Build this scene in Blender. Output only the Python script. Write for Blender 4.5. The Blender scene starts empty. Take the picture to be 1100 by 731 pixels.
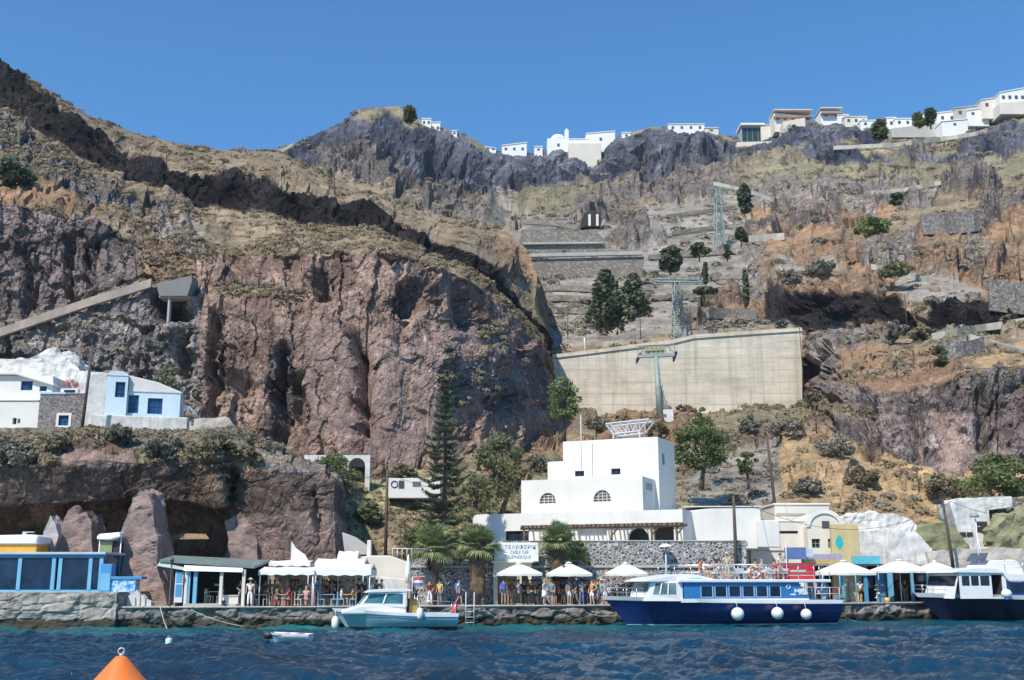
import bpy, bmesh, math, random
import numpy as np
from mathutils import Vector, Matrix

S = bpy.context.scene
COL = S.collection
rnd = random.Random(11)
R = math.radians

# ------------------------------------------------------------------ camera
F = 1180.0            # focal length in photo pixels (1100 px wide)
PITCH = R(12.26)
EYE = 3.0
SP, CP = math.sin(PITCH), math.cos(PITCH)
cam_d = bpy.data.cameras.new('camera')
cam = bpy.data.objects.new('camera', cam_d)
COL.objects.link(cam)
cam.location = (0, 0, EYE)
cam.rotation_euler = (R(90) + PITCH, 0, 0)
cam_d.sensor_width = 36.0
cam_d.lens = 36.0 * F / 1100.0
cam_d.clip_start = 0.5
cam_d.clip_end = 6000
S.camera = cam


def P(px, py, Y):
    """World point seen at photo pixel (px,py) at ground distance Y."""
    a = (px - 550.0) / F
    b = (365.5 - py) / F
    t = Y / (CP - b * SP)
    return Vector((a * t, Y, EYE + t * (SP + b * CP)))


def Pn(px, py, Y):
    a = (px - 550.0) / F
    b = (365.5 - py) / F
    t = Y / (CP - b * SP)
    return np.stack([a * t, Y + 0 * a, EYE + t * (SP + b * CP)], -1)


def Xp(px, Y, Z=1.2):
    return (px - 550.0) / F * (Y * CP + (Z - EYE) * SP)


def Zp(py, Y):
    return P(550, py, Y).z


class Frame:
    """A vertical local frame: origin on the ground, x along a facade, y going back."""
    def __init__(self, x, y, z, rot):
        self.o = Vector((x, y, z)); self.rot = rot
        self.c, self.s = math.cos(rot), math.sin(rot)

    def hit(self, px, py, v=0.0):
        d = P(px, py, 1.0) - Vector((0, 0, EYE))
        n = Vector((-self.s, self.c, 0))
        q = self.o + n * v
        k = (q - Vector((0, 0, EYE))).dot(n) / d.dot(n)
        p = Vector((0, 0, EYE)) + d * k - self.o
        return p.x * self.c + p.y * self.s, p.z

    def root(self, name, label, cat, group=None):
        e = thing(name, label, cat, self.o, self.rot, group)
        return e


# ------------------------------------------------------------------ scene objects
def tag(o, label=None, cat=None, group=None, kind=None):
    if label: o['label'] = label
    if cat: o['category'] = cat
    if group: o['group'] = group
    if kind: o['kind'] = kind
    return o


def thing(name, label, cat, loc=(0, 0, 0), rz=0.0, group=None):
    e = bpy.data.objects.new(name, None)
    e.empty_display_size = 0.2
    COL.objects.link(e)
    e.location = loc
    e.rotation_euler = (0, 0, rz)
    return tag(e, label, cat, group)


def copy_tree(o, parent=None):
    c = o.copy()
    COL.objects.link(c)
    c.parent = parent
    for ch in list(o.children):
        copy_tree(ch, c)
    return c


class MB:
    """Collects shapes; build() links them as ONE mesh object."""
    def __init__(self):
        self.v = []; self.f = []; self.m = []; self.sm = []

    def add(self, vs, fs, m=0, smooth=False):
        k = len(self.v)
        self.v.extend([tuple(p) for p in vs])
        for f in fs:
            self.f.append([i + k for i in f]); self.m.append(m); self.sm.append(smooth)
        return self

    def box(self, x0, x1, y0, y1, z0, z1, m=0, rz=0.0, about=None):
        vs = [(x, y, z) for z in (z0, z1) for y in (y0, y1) for x in (x0, x1)]
        if rz:
            cx, cy = about or ((x0 + x1) / 2, (y0 + y1) / 2)
            c, s = math.cos(rz), math.sin(rz)
            vs = [(cx + (x - cx) * c - (y - cy) * s, cy + (x - cx) * s + (y - cy) * c, z) for x, y, z in vs]
        return self.add(vs, [(0, 2, 3, 1), (4, 5, 7, 6), (0, 1, 5, 4), (2, 6, 7, 3), (0, 4, 6, 2), (1, 3, 7, 5)], m)

    def prism(self, pts, axis, a, b, m=0, smooth=False):
        """Extrude a 2D polygon along axis ('x','y','z') from a to b."""
        n = len(pts)
        def mk(p, w):
            return {'x': (w, p[0], p[1]), 'y': (p[0], w, p[1]), 'z': (p[0], p[1], w)}[axis]
        vs = [mk(p, a) for p in pts] + [mk(p, b) for p in pts]
        fs = [tuple(range(n - 1, -1, -1)), tuple(range(n, 2 * n))]
        fs += [(i, (i + 1) % n, n + (i + 1) % n, n + i) for i in range(n)]
        return self.add(vs, fs, m, smooth)

    def tube(self, pts, rs, n=8, m=0, cap=True, smooth=True):
        pts = [Vector(p) for p in pts]
        if not hasattr(rs, '__len__'): rs = [rs] * len(pts)
        vs = []; up = None
        for i, p in enumerate(pts):
            d = (pts[min(i + 1, len(pts) - 1)] - pts[max(i - 1, 0)])
            if d.length < 1e-9: d = Vector((0, 0, 1))
            d.normalize()
            if up is None:
                up = Vector((1, 0, 0)) if abs(d.x) < 0.8 else Vector((0, 1, 0))
            a = (up - d * up.dot(d))
            if a.length < 1e-6: a = d.orthogonal()
            a.normalize(); up = a
            b = d.cross(a)
            for k in range(n):
                t = 2 * math.pi * k / n
                vs.append(p + (a * math.cos(t) + b * math.sin(t)) * rs[i])
        fs = []
        for i in range(len(pts) - 1):
            for k in range(n):
                fs.append((i * n + k, i * n + (k + 1) % n, (i + 1) * n + (k + 1) % n, (i + 1) * n + k))
        self.add(vs, fs, m, smooth)
        if cap:
            k0 = len(self.v) - len(vs)
            self.f.append([k0 + i for i in range(n - 1, -1, -1)]); self.m.append(m); self.sm.append(False)
            e = k0 + (len(pts) - 1) * n
            self.f.append([e + i for i in range(n)]); self.m.append(m); self.sm.append(False)
        return self

    def bar(self, p0, p1, r, n=6, m=0):
        return self.tube([p0, p1], r, n, m)

    def sq(self, p0, p1, w, h=None, m=0):
        """Square-section bar between two points."""
        return self.tube([p0, p1], w * 0.7071, 4, m, smooth=False)

    def lathe(self, prof, c=(0, 0, 0), n=16, m=0, smooth=True, squash=(1, 1)):
        vs = []
        for r, z in prof:
            for k in range(n):
                t = 2 * math.pi * k / n
                vs.append((c[0] + r * math.cos(t) * squash[0], c[1] + r * math.sin(t) * squash[1], c[2] + z))
        fs = []
        for i in range(len(prof) - 1):
            for k in range(n):
                fs.append((i * n + k, i * n + (k + 1) % n, (i + 1) * n + (k + 1) % n, (i + 1) * n + k))
        if prof[0][0] > 1e-4: fs.append(tuple(range(n - 1, -1, -1)))
        if prof[-1][0] > 1e-4: fs.append(tuple((len(prof) - 1) * n + i for i in range(n)))
        return self.add(vs, fs, m, smooth)

    def ball(self, c, r, n=10, m=0, sq=(1, 1, 1)):
        h = max(4, n // 2)
        prof = [(r * math.sin(math.pi * i / h), -r * math.cos(math.pi * i / h) * sq[2]) for i in range(h + 1)]
        return self.lathe([(max(a, 1e-5), b) for a, b in prof], c, n, m, True, (sq[0], sq[1]))

    def torus(self, c, R_, r, axis='y', n=20, k=8, m=0, mfun=None):
        vs = []
        for i in range(n):
            t = 2 * math.pi * i / n
            for j in range(k):
                u = 2 * math.pi * j / k
                q = R_ + r * math.cos(u)
                a, b, w = q * math.cos(t), q * math.sin(t), r * math.sin(u)
                p = {'y': (a, w, b), 'z': (a, b, w), 'x': (w, a, b)}[axis]
                vs.append((c[0] + p[0], c[1] + p[1], c[2] + p[2]))
        k0 = len(self.v)
        self.v.extend(vs)
        for i in range(n):
            for j in range(k):
                self.f.append([k0 + i * k + j, k0 + ((i + 1) % n) * k + j, k0 + ((i + 1) % n) * k + (j + 1) % k, k0 + i * k + (j + 1) % k])
                self.m.append(mfun(i / n) if mfun else m); self.sm.append(True)
        return self

    def wall(self, w0, w1, z0, z1, holes, y0, t, m=0):
        """Wall in the xz plane at y0 (front) with thickness t; holes = (x0,x1,z0,z1[,'arch'])."""
        xs = sorted({w0, w1, *[h[0] for h in holes], *[h[1] for h in holes]})
        zs = sorted({z0, z1, *[h[2] for h in holes], *[h[3] for h in holes]})
        y1 = y0 + t
        for i in range(len(xs) - 1):
            for j in range(len(zs) - 1):
                cx, cz = (xs[i] + xs[i + 1]) / 2, (zs[j] + zs[j + 1]) / 2
                if any(h[0] < cx < h[1] and h[2] < cz < h[3] for h in holes): continue
                a, b, c, d = xs[i], xs[i + 1], zs[j], zs[j + 1]
                self.add([(a, y0, c), (b, y0, c), (b, y0, d), (a, y0, d)], [(0, 1, 2, 3)], m)
                self.add([(a, y1, c), (b, y1, c), (b, y1, d), (a, y1, d)], [(3, 2, 1, 0)], m)
        self.add([(w0, y0, z0), (w0, y1, z0), (w0, y1, z1), (w0, y0, z1)], [(3, 2, 1, 0)], m)
        self.add([(w1, y0, z0), (w1, y1, z0), (w1, y1, z1), (w1, y0, z1)], [(0, 1, 2, 3)], m)
        self.add([(w0, y0, z1), (w1, y0, z1), (w1, y1, z1), (w0, y1, z1)], [(0, 1, 2, 3)], m)
        for h in holes:
            a, b, c, d = h[:4]
            self.add([(a, y0, c), (b, y0, c), (b, y1, c), (a, y1, c)], [(0, 1, 2, 3)], m)
            if len(h) > 4:
                r = (b - a) / 2; ry = min(r, d - c) ; cx = (a + b) / 2; zc = d - ry
                n = 8
                arc = [(cx - r * math.cos(math.pi * k / n), zc + ry * math.sin(math.pi * k / n)) for k in range(n + 1)]
                for k in range(n):
                    p, q = arc[k], arc[k + 1]
                    self.add([(p[0], y0, p[1]), (q[0], y0, q[1]), (q[0], y0, d), (p[0], y0, d)], [(0, 1, 2, 3)], m)
                    self.add([(p[0], y0, p[1]), (q[0], y0, q[1]), (q[0], y1, q[1]), (p[0], y1, p[1])], [(3, 2, 1, 0)], m)
                    self.add([(p[0], y1, p[1]), (q[0], y1, q[1]), (q[0], y1, d), (p[0], y1, d)], [(3, 2, 1, 0)], m)
                zt = zc
            else:
                self.add([(a, y0, d), (b, y0, d), (b, y1, d), (a, y1, d)], [(3, 2, 1, 0)], m)
                zt = d
            self.add([(a, y0, c), (a, y0, zt), (a, y1, zt), (a, y1, c)], [(3, 2, 1, 0)], m)
            self.add([(b, y0, c), (b, y0, zt), (b, y1, zt), (b, y1, c)], [(0, 1, 2, 3)], m)
        return self

    def build(self, name, mats, parent=None, bevel=0.0, loc=None, seg=1):
        me = bpy.data.meshes.new(name)
        me.from_pydata(self.v, [], self.f)
        if not isinstance(mats, (list, tuple)): mats = [mats]
        for q in mats: me.materials.append(q)
        me.polygons.foreach_set('material_index', self.m)
        me.polygons.foreach_set('use_smooth', self.sm)
        me.update()
        o = bpy.data.objects.new(name, me)
        COL.objects.link(o)
        if parent is not None: o.parent = parent
        if loc is not None: o.location = loc
        if bevel:
            b = o.modifiers.new('soft edges', 'BEVEL')
            b.width = bevel; b.segments = seg; b.limit_method = 'ANGLE'; b.angle_limit = R(40)
        return o


def np_mesh(name, v, f, mats, parent=None, smooth=False, col=None, matidx=None):
    """Fast mesh from numpy arrays (all faces same size)."""
    me = bpy.data.meshes.new(name)
    v = np.asarray(v, np.float32); f = np.asarray(f, np.int32)
    k = f.shape[1]
    me.vertices.add(len(v)); me.vertices.foreach_set('co', v.ravel())
    me.loops.add(f.size); me.loops.foreach_set('vertex_index', f.ravel())
    me.polygons.add(len(f))
    me.polygons.foreach_set('loop_start', np.arange(0, f.size, k, dtype=np.int32))
    me.polygons.foreach_set('loop_total', np.full(len(f), k, np.int32))
    me.polygons.foreach_set('use_smooth', np.full(len(f), smooth))
    if not isinstance(mats, (list, tuple)): mats = [mats]
    for q in mats: me.materials.append(q)
    if matidx is not None: me.polygons.foreach_set('material_index', np.asarray(matidx, np.int32))
    if col is not None:
        ca = me.color_attributes.new('tone', 'FLOAT_COLOR', 'POINT')
        c4 = np.ones((len(v), 4), np.float32); c4[:, :col.shape[1]] = col
        ca.data.foreach_set('color', c4.ravel())
    me.update(); me.validate()
    o = bpy.data.objects.new(name, me)
    COL.objects.link(o)
    if parent is not None: o.parent = parent
    return o


# ------------------------------------------------------------------ noise (numpy)
_rs = np.random.RandomState(5)
_perm = np.concatenate([_rs.permutation(256)] * 2).astype(np.int64)
_grad = _rs.randn(256, 3); _grad /= np.linalg.norm(_grad, axis=1)[:, None]


_grad32 = _grad.astype(np.float32)


def perlin(p):
    p = np.asarray(p, np.float32)
    i = np.floor(p).astype(np.int64); f = p - i
    u = f * f * f * (f * (f * 6 - 15) + 10)
    i &= 255
    out = 0
    for dx in (0, 1):
        wx = u[..., 0] if dx else 1 - u[..., 0]
        for dy in (0, 1):
            wy = u[..., 1] if dy else 1 - u[..., 1]
            for dz in (0, 1):
                wz = u[..., 2] if dz else 1 - u[..., 2]
                h = _perm[(_perm[(_perm[(i[..., 0] + dx) & 255] + i[..., 1] + dy) & 255] + i[..., 2] + dz) & 255]
                g = _grad32[h]
                d = g[..., 0] * (f[..., 0] - dx) + g[..., 1] * (f[..., 1] - dy) + g[..., 2] * (f[..., 2] - dz)
                out = out + wx * wy * wz * d
    return out * 1.6


def fbm(p, o=4, lac=2.03, gain=0.5):
    a = 1.0; s = 0; q = np.array(p, np.float32)
    for k in range(o):
        s = s + a * perlin(q); q = q * lac + 17.3; a *= gain
    return s


def ridged(p, o=4, lac=2.1, gain=0.5):
    a = 1.0; s = 0; q = np.array(p, np.float32)
    for k in range(o):
        s = s + a * (1 - 2 * np.abs(perlin(q))); q = q * lac + 9.7; a *= gain
    return s


def cell(p, facets=False):
    """Worley noise: F1, F2, a random value per cell and (facets) a random tilted plane per cell."""
    p = np.asarray(p, np.float32)
    i = np.floor(p).astype(np.int32); fr = p - i
    lo = np.where(fr < 0.5, -1, 0)
    best = np.full(p.shape[:-1], 9.0, np.float32); sec = best.copy(); val = np.zeros(p.shape[:-1], np.float32); fac = val.copy()
    G = _grad.astype(np.float32)
    for dx in (0, 1):
        for dy in (0, 1):
            for dz in (0, 1):
                c = i + lo + np.array([dx, dy, dz])
                h = _perm[(_perm[(_perm[c[..., 0] & 255] + c[..., 1]) & 255] + c[..., 2]) & 255]
                rel = p - (c + 0.5 + 0.4 * G[h])
                d = (rel * rel).sum(-1)
                m = d < best
                sec = np.where(m, best, np.minimum(sec, d))
                val = np.where(m, h / 255.0, val)
                if facets: fac = np.where(m, (rel * G[(h * 7 + 31) & 255]).sum(-1), fac)
                best = np.where(m, d, best)
    if facets: return fac, val
    return np.sqrt(best), np.sqrt(sec), val


# ------------------------------------------------------------------ materials
def nodes_of(name):
    m = bpy.data.materials.new(name); m.use_nodes = True
    nt = m.node_tree
    return m, nt, nt.nodes['Principled BSDF']


def nd(nt, t, **kw):
    n = nt.nodes.new(t)
    for k, v in kw.items():
        if k in n.inputs: n.inputs[k].default_value = v
        else: setattr(n, k, v)
    return n


def mixc(nt, mode, fac, a, b):
    n = nt.nodes.new('ShaderNodeMix'); n.data_type = 'RGBA'; n.blend_type = mode
    for sock, val in ((n.inputs[0], fac), (n.inputs[6], a), (n.inputs[7], b)):
        if hasattr(val, 'is_output'): nt.links.new(val, sock)
        elif isinstance(val, (int, float)): sock.default_value = val
        else: sock.default_value = (*val[:3], 1)
    return n.outputs[2]


def ramp(nt, src, stops):
    n = nt.nodes.new('ShaderNodeValToRGB')
    e = n.color_ramp.elements
    while len(e) < len(stops): e.new(0.5)
    for q, (p, c) in zip(e, stops):
        q.position = p
        q.color = (c, c, c, 1) if isinstance(c, (int, float)) else (*c[:3], 1)
    nt.links.new(src, n.inputs[0])
    return n.outputs[0]


def coords(nt, scale=(1, 1, 1), which='Object'):
    tc = nt.nodes.new('ShaderNodeTexCoord')
    mp = nt.nodes.new('ShaderNodeMapping')
    mp.inputs['Scale'].default_value = scale
    nt.links.new(tc.outputs[which], mp.inputs['Vector'])
    return mp.outputs[0]


def noise(nt, vec, scale, detail=4, rough=0.55):
    n = nd(nt, 'ShaderNodeTexNoise', Scale=scale, Detail=detail, Roughness=rough)
    nt.links.new(vec, n.inputs['Vector'])
    return n.outputs[0]


def bump(nt, b, h, strength=0.5, dist=0.05):
    n = nd(nt, 'ShaderNodeBump', Strength=strength, Distance=dist)
    nt.links.new(h, n.inputs['Height'])
    nt.links.new(n.outputs[0], b.inputs['Normal'])


_mats = {}


def mat(name, col, rough=0.6, var=0.12, scale=1.5, bmp=0.0, metal=0.0, streak=0.0, stain=(0.25, 0.22, 0.18), spec=0.5, coat=0.0):
    """Plain paint / plaster / metal with mottling, optional rain streaks and bump."""
    if name in _mats: return _mats[name]
    m, nt, b = nodes_of(name)
    v = coords(nt)
    n = noise(nt, v, scale, 6, 0.6)
    lo = tuple(c * (1 - var) for c in col); hi = tuple(min(1, c * (1 + var)) for c in col)
    c = ramp(nt, n, [(0.3, lo), (0.7, hi)])
    if streak:
        vs = coords(nt, (1, 1, 0.12))
        s = ramp(nt, noise(nt, vs, scale * 1.8, 5, 0.65), [(0.5, 0.0), (0.78, streak)])
        c = mixc(nt, 'MIX', s, c, stain)
    nt.links.new(c, b.inputs['Base Color'])
    b.inputs['Roughness'].default_value = rough
    b.inputs['Metallic'].default_value = metal
    b.inputs['Specular IOR Level'].default_value = spec
    if coat: b.inputs['Coat Weight'].default_value = coat
    if bmp: bump(nt, b, noise(nt, v, scale * 8, 5, 0.6), 0.6, bmp)
    _mats[name] = m
    return m


def glass_mat(name, col, rough=0.08):
    """Window glass seen from outside: a dark glossy pane."""
    if name in _mats: return _mats[name]
    m, nt, b = nodes_of(name)
    v = coords(nt)
    n = noise(nt, v, 0.9, 3)
    nt.links.new(ramp(nt, n, [(0.35, tuple(c * 0.6 for c in col)), (0.65, tuple(c * 1.3 for c in col))]), b.inputs['Base Color'])
    b.inputs['Roughness'].default_value = rough
    b.inputs['Specular IOR Level'].default_value = 0.22
    _mats[name] = m
    return m


def stone_mat(name, stones, mortar, scale=2.6, width=0.09, rough=0.85, dist=0.06, squash=1.3):
    """Rubble masonry: irregular stones with pale pointing."""
    if name in _mats: return _mats[name]
    m, nt, b = nodes_of(name)
    v0 = coords(nt, (1, 1, squash))
    wn = nd(nt, 'ShaderNodeTexNoise', Scale=1.7, Detail=3)
    nt.links.new(v0, wn.inputs['Vector'])
    ad = nt.nodes.new('ShaderNodeMixRGB'); ad.blend_type = 'LINEAR_LIGHT'; ad.inputs[0].default_value = 0.18
    nt.links.new(v0, ad.inputs[1]); nt.links.new(wn.outputs['Color'], ad.inputs[2])
    vo = nd(nt, 'ShaderNodeTexVoronoi', Scale=scale); nt.links.new(ad.outputs[0], vo.inputs['Vector'])
    ve = nd(nt, 'ShaderNodeTexVoronoi', Scale=scale, feature='DISTANCE_TO_EDGE'); nt.links.new(ad.outputs[0], ve.inputs['Vector'])
    tone = ramp(nt, vo.outputs['Color'], [(0.15, stones[0]), (0.5, stones[1]), (0.85, stones[2])])
    fine = noise(nt, v0, 9, 5)
    tone = mixc(nt, 'MULTIPLY', 0.6, tone, ramp(nt, fine, [(0.3, 0.6), (0.7, 1.25)]))
    edge = ramp(nt, ve.outputs['Distance'], [(width * 0.4, 0.0), (width, 1.0)])
    c = mixc(nt, 'MIX', edge, mortar, tone)
    nt.links.new(c, b.inputs['Base Color'])
    b.inputs['Roughness'].default_value = rough
    bump(nt, b, mixc(nt, 'ADD', 0.25, edge, fine), 0.9, dist)
    _mats[name] = m
    return m


def leaf_mat(name, c0, c1, rough=0.6, trans=0.38):
    """Foliage: tint varies per clump through the 'tone' attribute and noise."""
    if name in _mats: return _mats[name]
    m, nt, b = nodes_of(name)
    at = nt.nodes.new('ShaderNodeAttribute'); at.attribute_name = 'tone'
    n = noise(nt, coords(nt), 1.3, 3)
    mx = nd(nt, 'ShaderNodeMath', operation='MULTIPLY_ADD'); mx.inputs[1].default_value = 0.5
    nt.links.new(n, mx.inputs[0]); nt.links.new(at.outputs['Fac'], mx.inputs[2])
    c = ramp(nt, mx.outputs[0], [(0.25, c0), (1.15 if False else 1.0, c1)])
    nt.links.new(c, b.inputs['Base Color'])
    b.inputs['Roughness'].default_value = rough
    b.inputs['Specular IOR Level'].default_value = 0.3
    if trans:
        out = nt.nodes['Material Output']
        tr = nt.nodes.new('ShaderNodeBsdfTranslucent')
        nt.links.new(c, tr.inputs['Color'])
        ms = nt.nodes.new('ShaderNodeMixShader'); ms.inputs[0].default_value = trans
        nt.links.new(b.outputs[0], ms.inputs[1]); nt.links.new(tr.outputs[0], ms.inputs[2])
        nt.links.new(ms.outputs[0], out.inputs['Surface'])
    _mats[name] = m
    return m


WHITE = mat('white plaster', (0.74, 0.715, 0.655), 0.85, 0.07, 0.35, 0.012, streak=0.42, stain=(0.50, 0.46, 0.39))
CREAM = mat('cream plaster', (0.70, 0.655, 0.56), 0.85, 0.06, 0.5, 0.01, streak=0.2, stain=(0.5, 0.46, 0.38))
LIME = mat('lumpy limewash', (0.68, 0.66, 0.62), 0.9, 0.24, 1.4, 0.12, streak=0.75, stain=(0.34, 0.31, 0.28))
SHADEDWASH = mat('sky shaded white limewash', (0.58, 0.70, 0.78), 0.85, 0.07, 0.8, 0.02, streak=0.2, stain=(0.7, 0.74, 0.78))  # white wall turned from the sun: its blue skylit shade is put into the colour
PALECON = mat('pale concrete', (0.42, 0.40, 0.36), 0.9, 0.15, 0.8, 0.03, streak=0.4, stain=(0.22, 0.2, 0.18))
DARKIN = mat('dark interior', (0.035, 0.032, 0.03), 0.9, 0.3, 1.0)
GLASS = glass_mat('dark window glass', (0.02, 0.03, 0.05))
BLUEGLASS = glass_mat('blue window glass', (0.02, 0.07, 0.16))
TIMBER = mat('weathered timber', (0.14, 0.095, 0.065), 0.85, 0.3, 3.0, 0.01)
POLE = mat('old timber pole', (0.10, 0.075, 0.055), 0.9, 0.3, 4.0, 0.01)
GALV = mat('galvanised steel', (0.27, 0.335, 0.315), 0.55, 0.25, 1.0)
DARKMETAL = mat('dark metal', (0.05, 0.052, 0.055), 0.5, 0.2, 2.0, metal=0.3)
WHITEMETAL = mat('white painted metal', (0.78, 0.78, 0.76), 0.4, 0.05, 2.0)
CANVAS = mat('cream canvas', (0.80, 0.77, 0.68), 0.85, 0.06, 1.0, 0.01)
WCANVAS = mat('white awning canvas', (0.82, 0.80, 0.80), 0.85, 0.06, 1.0, 0.01)
BLUEPAINT = mat('blue paint', (0.06, 0.28, 0.52), 0.5, 0.12, 1.5)
LBLUEPAINT = mat('light blue paint', (0.16, 0.42, 0.62), 0.5, 0.12, 1.5)
BLUESTONE = stone_mat('rubble wall with pale pointing', ((0.05, 0.05, 0.055), (0.14, 0.135, 0.14), (0.27, 0.25, 0.24)), (0.52, 0.50, 0.47), 3.9, 0.13)
GREYSTONE = stone_mat('grey dry stone', ((0.12, 0.11, 0.10), (0.24, 0.22, 0.2), (0.36, 0.33, 0.3)), (0.13, 0.12, 0.11), 2.4, 0.07)
HOUSESTONE = stone_mat('house rubble', ((0.10, 0.09, 0.085), (0.22, 0.2, 0.185), (0.34, 0.31, 0.29)), (0.30, 0.28, 0.26), 4.6, 0.09)
# ------------------------------------------------------------------ terrain
def terrain_material():
    m, nt, b = nodes_of('volcanic slope')
    at = nt.nodes.new('ShaderNodeAttribute'); at.attribute_name = 'tone'
    v = coords(nt)
    wn = nd(nt, 'ShaderNodeTexNoise', Scale=0.5, Detail=4); nt.links.new(v, wn.inputs['Vector'])
    wv = nt.nodes.new('ShaderNodeMixRGB'); wv.blend_type = 'LINEAR_LIGHT'; wv.inputs[0].default_value = 1.1
    nt.links.new(v, wv.inputs[1]); nt.links.new(wn.outputs['Color'], wv.inputs[2])
    sq = nt.nodes.new('ShaderNodeMapping'); sq.inputs['Scale'].default_value = (1, 1, 0.62); nt.links.new(wv.outputs[0], sq.inputs['Vector'])
    def vor(scale, **k):
        o = nd(nt, 'ShaderNodeTexVoronoi', Scale=scale, **k); nt.links.new(sq.outputs[0], o.inputs['Vector']); return o
    n1 = noise(nt, v, 0.16, 8, 0.7)
    n2 = noise(nt, v, 0.9, 8, 0.75)
    n3 = noise(nt, v, 4.0, 4, 0.7)
    A = at.outputs['Alpha']
    va, vb, vc = vor(0.28), vor(0.8), vor(2.2)
    ea, eb = vor(0.34, feature='DISTANCE_TO_EDGE'), vor(1.0, feature='DISTANCE_TO_EDGE')
    def sep(o):
        q = nt.nodes.new('ShaderNodeSeparateColor'); nt.links.new(o, q.inputs[0]); return q.outputs[0]
    ca, cb, cc = sep(va.outputs['Color']), sep(vb.outputs['Color']), sep(vc.outputs['Color'])
    c = mixc(nt, 'MULTIPLY', 1.0, at.outputs['Color'], ramp(nt, n1, [(0.34, 0.74), (0.5, 1.0), (0.66, 1.3)]))
    c = mixc(nt, 'MULTIPLY', 1.0, c, ramp(nt, n2, [(0.34, 0.64), (0.5, 1.0), (0.66, 1.38)]))
    c = mixc(nt, 'MULTIPLY', 0.7, c, ramp(nt, n3, [(0.3, 0.6), (0.7, 1.45)]))
    # broken rock: every block weathers to its own tone
    rk = mixc(nt, 'MULTIPLY', 1.0, c, ramp(nt, ca, [(0.0, 0.80), (1.0, 1.20)]))
    rk = mixc(nt, 'MULTIPLY', 1.0, rk, ramp(nt, cb, [(0.0, 0.78), (1.0, 1.24)]))
    rk = mixc(nt, 'MULTIPLY', 0.8, rk, ramp(nt, cc, [(0.0, 0.74), (1.0, 1.28)]))
    c = mixc(nt, 'MIX', A, c, rk)
    nt.links.new(c, b.inputs['Base Color'])
    b.inputs['Roughness'].default_value = 0.95
    b.inputs['Specular IOR Level'].default_value = 0.12
    # relief: stepped blocks and open joints in rock, crumbly soil elsewhere
    def madd(x, k, y):
        q = nd(nt, 'ShaderNodeMath', operation='MULTIPLY_ADD'); q.inputs[1].default_value = k
        nt.links.new(x, q.inputs[0])
        if y is None: q.inputs[2].default_value = 0
        else: nt.links.new(y, q.inputs[2])
        return q.outputs[0]
    h = madd(ca, 0.9, None); h = madd(cb, 0.5, h); h = madd(cc, 0.22, h)
    h = madd(ramp(nt, ea.outputs['Distance'], [(0.0, 0.0), (0.09, 1.0)]), 0.7, h)
    h = madd(ramp(nt, eb.outputs['Distance'], [(0.0, 0.0), (0.12, 1.0)]), 0.35, h)
    hm = nd(nt, 'ShaderNodeMath', operation='MULTIPLY'); nt.links.new(h, hm.inputs[0]); nt.links.new(A, hm.inputs[1])
    h = madd(n2, 1.0, hm.outputs[0]); h = madd(n3, 0.35, h)
    bn = nt.nodes.new('ShaderNodeBump'); bn.inputs['Distance'].default_value = 0.55; bn.inputs['Strength'].default_value = 0.85
    nt.links.new(h, bn.inputs['Height']); nt.links.new(bn.outputs[0], b.inputs['Normal'])
    return m


TERRAIN = terrain_material()

# kind: colour a, colour b, rockness, fissure m, block m, lump m
KINDS = {
    'grass': ((0.325, 0.250, 0.165), (0.220, 0.170, 0.112), 0.15, 0.0, 0.25, 0.8),
    'olive': ((0.265, 0.228, 0.145), (0.180, 0.155, 0.100), 0.15, 0.0, 0.25, 0.8),
    'green': ((0.330, 0.305, 0.165), (0.235, 0.215, 0.115), 0.10, 0.0, 0.15, 0.6),
    'straw': ((0.450, 0.305, 0.160), (0.330, 0.232, 0.135), 0.10, 0.0, 0.20, 0.6),
    'rust': ((0.355, 0.222, 0.130), (0.235, 0.160, 0.105), 0.30, 0.0, 0.6, 1.0),
    'talus':   ((0.325, 0.288, 0.245), (0.262, 0.232, 0.200), 0.08, 0.0, 0.06, 0.3),
    'terrace': ((0.285, 0.255, 0.215), (0.205, 0.186, 0.160), 0.35, 0.0, 0.15, 0.4),
    'lava':    ((0.009, 0.008, 0.008), (0.034, 0.028, 0.026), 1.0, 0.1, 1.05, 0.5),
    'bluerock': ((0.042, 0.046, 0.064), (0.150, 0.152, 0.172), 1.0, 0.45, 1.3, 1.0),
    'midrock': ((0.105, 0.090, 0.085), (0.190, 0.160, 0.138), 1.0, 0.3, 1.2, 1.0),
    'red':     ((0.195, 0.128, 0.100), (0.285, 0.200, 0.158), 0.9, 0.85, 0.34, 0.6),
    'pink': ((0.310, 0.220, 0.182), (0.255, 0.180, 0.152), 0.5, 0.25, 0.20, 0.4),
    'purple': ((0.125, 0.098, 0.092), (0.235, 0.185, 0.166), 1.0, 0.85, 0.65, 0.7),
    'greyrock': ((0.160, 0.138, 0.126), (0.265, 0.226, 0.20), 1.0, 0.5, 0.8, 0.8),
    'cave': ((0.115, 0.082, 0.068), (0.170, 0.125, 0.102), 0.8, 0.3, 0.5, 0.5),
    'greycliff': ((0.125, 0.115, 0.113), (0.185, 0.167, 0.158), 1.0, 0.7, 1.1, 0.9),
}
KN = list(KINDS)
KTAB = np.array([[*KINDS[k][0], *KINDS[k][1], *KINDS[k][2:]] for k in KN])


def inside(poly, x, y):
    r = np.zeros(x.shape, bool)
    n = len(poly); j = n - 1
    for i in range(n):
        xi, yi = poly[i]; xj, yj = poly[j]
        if yi != yj:
            r ^= ((yi > y) != (yj > y)) & (x < (xj - xi) * (y - yi) / (yj - yi) + xi)
        j = i
    return r


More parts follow.
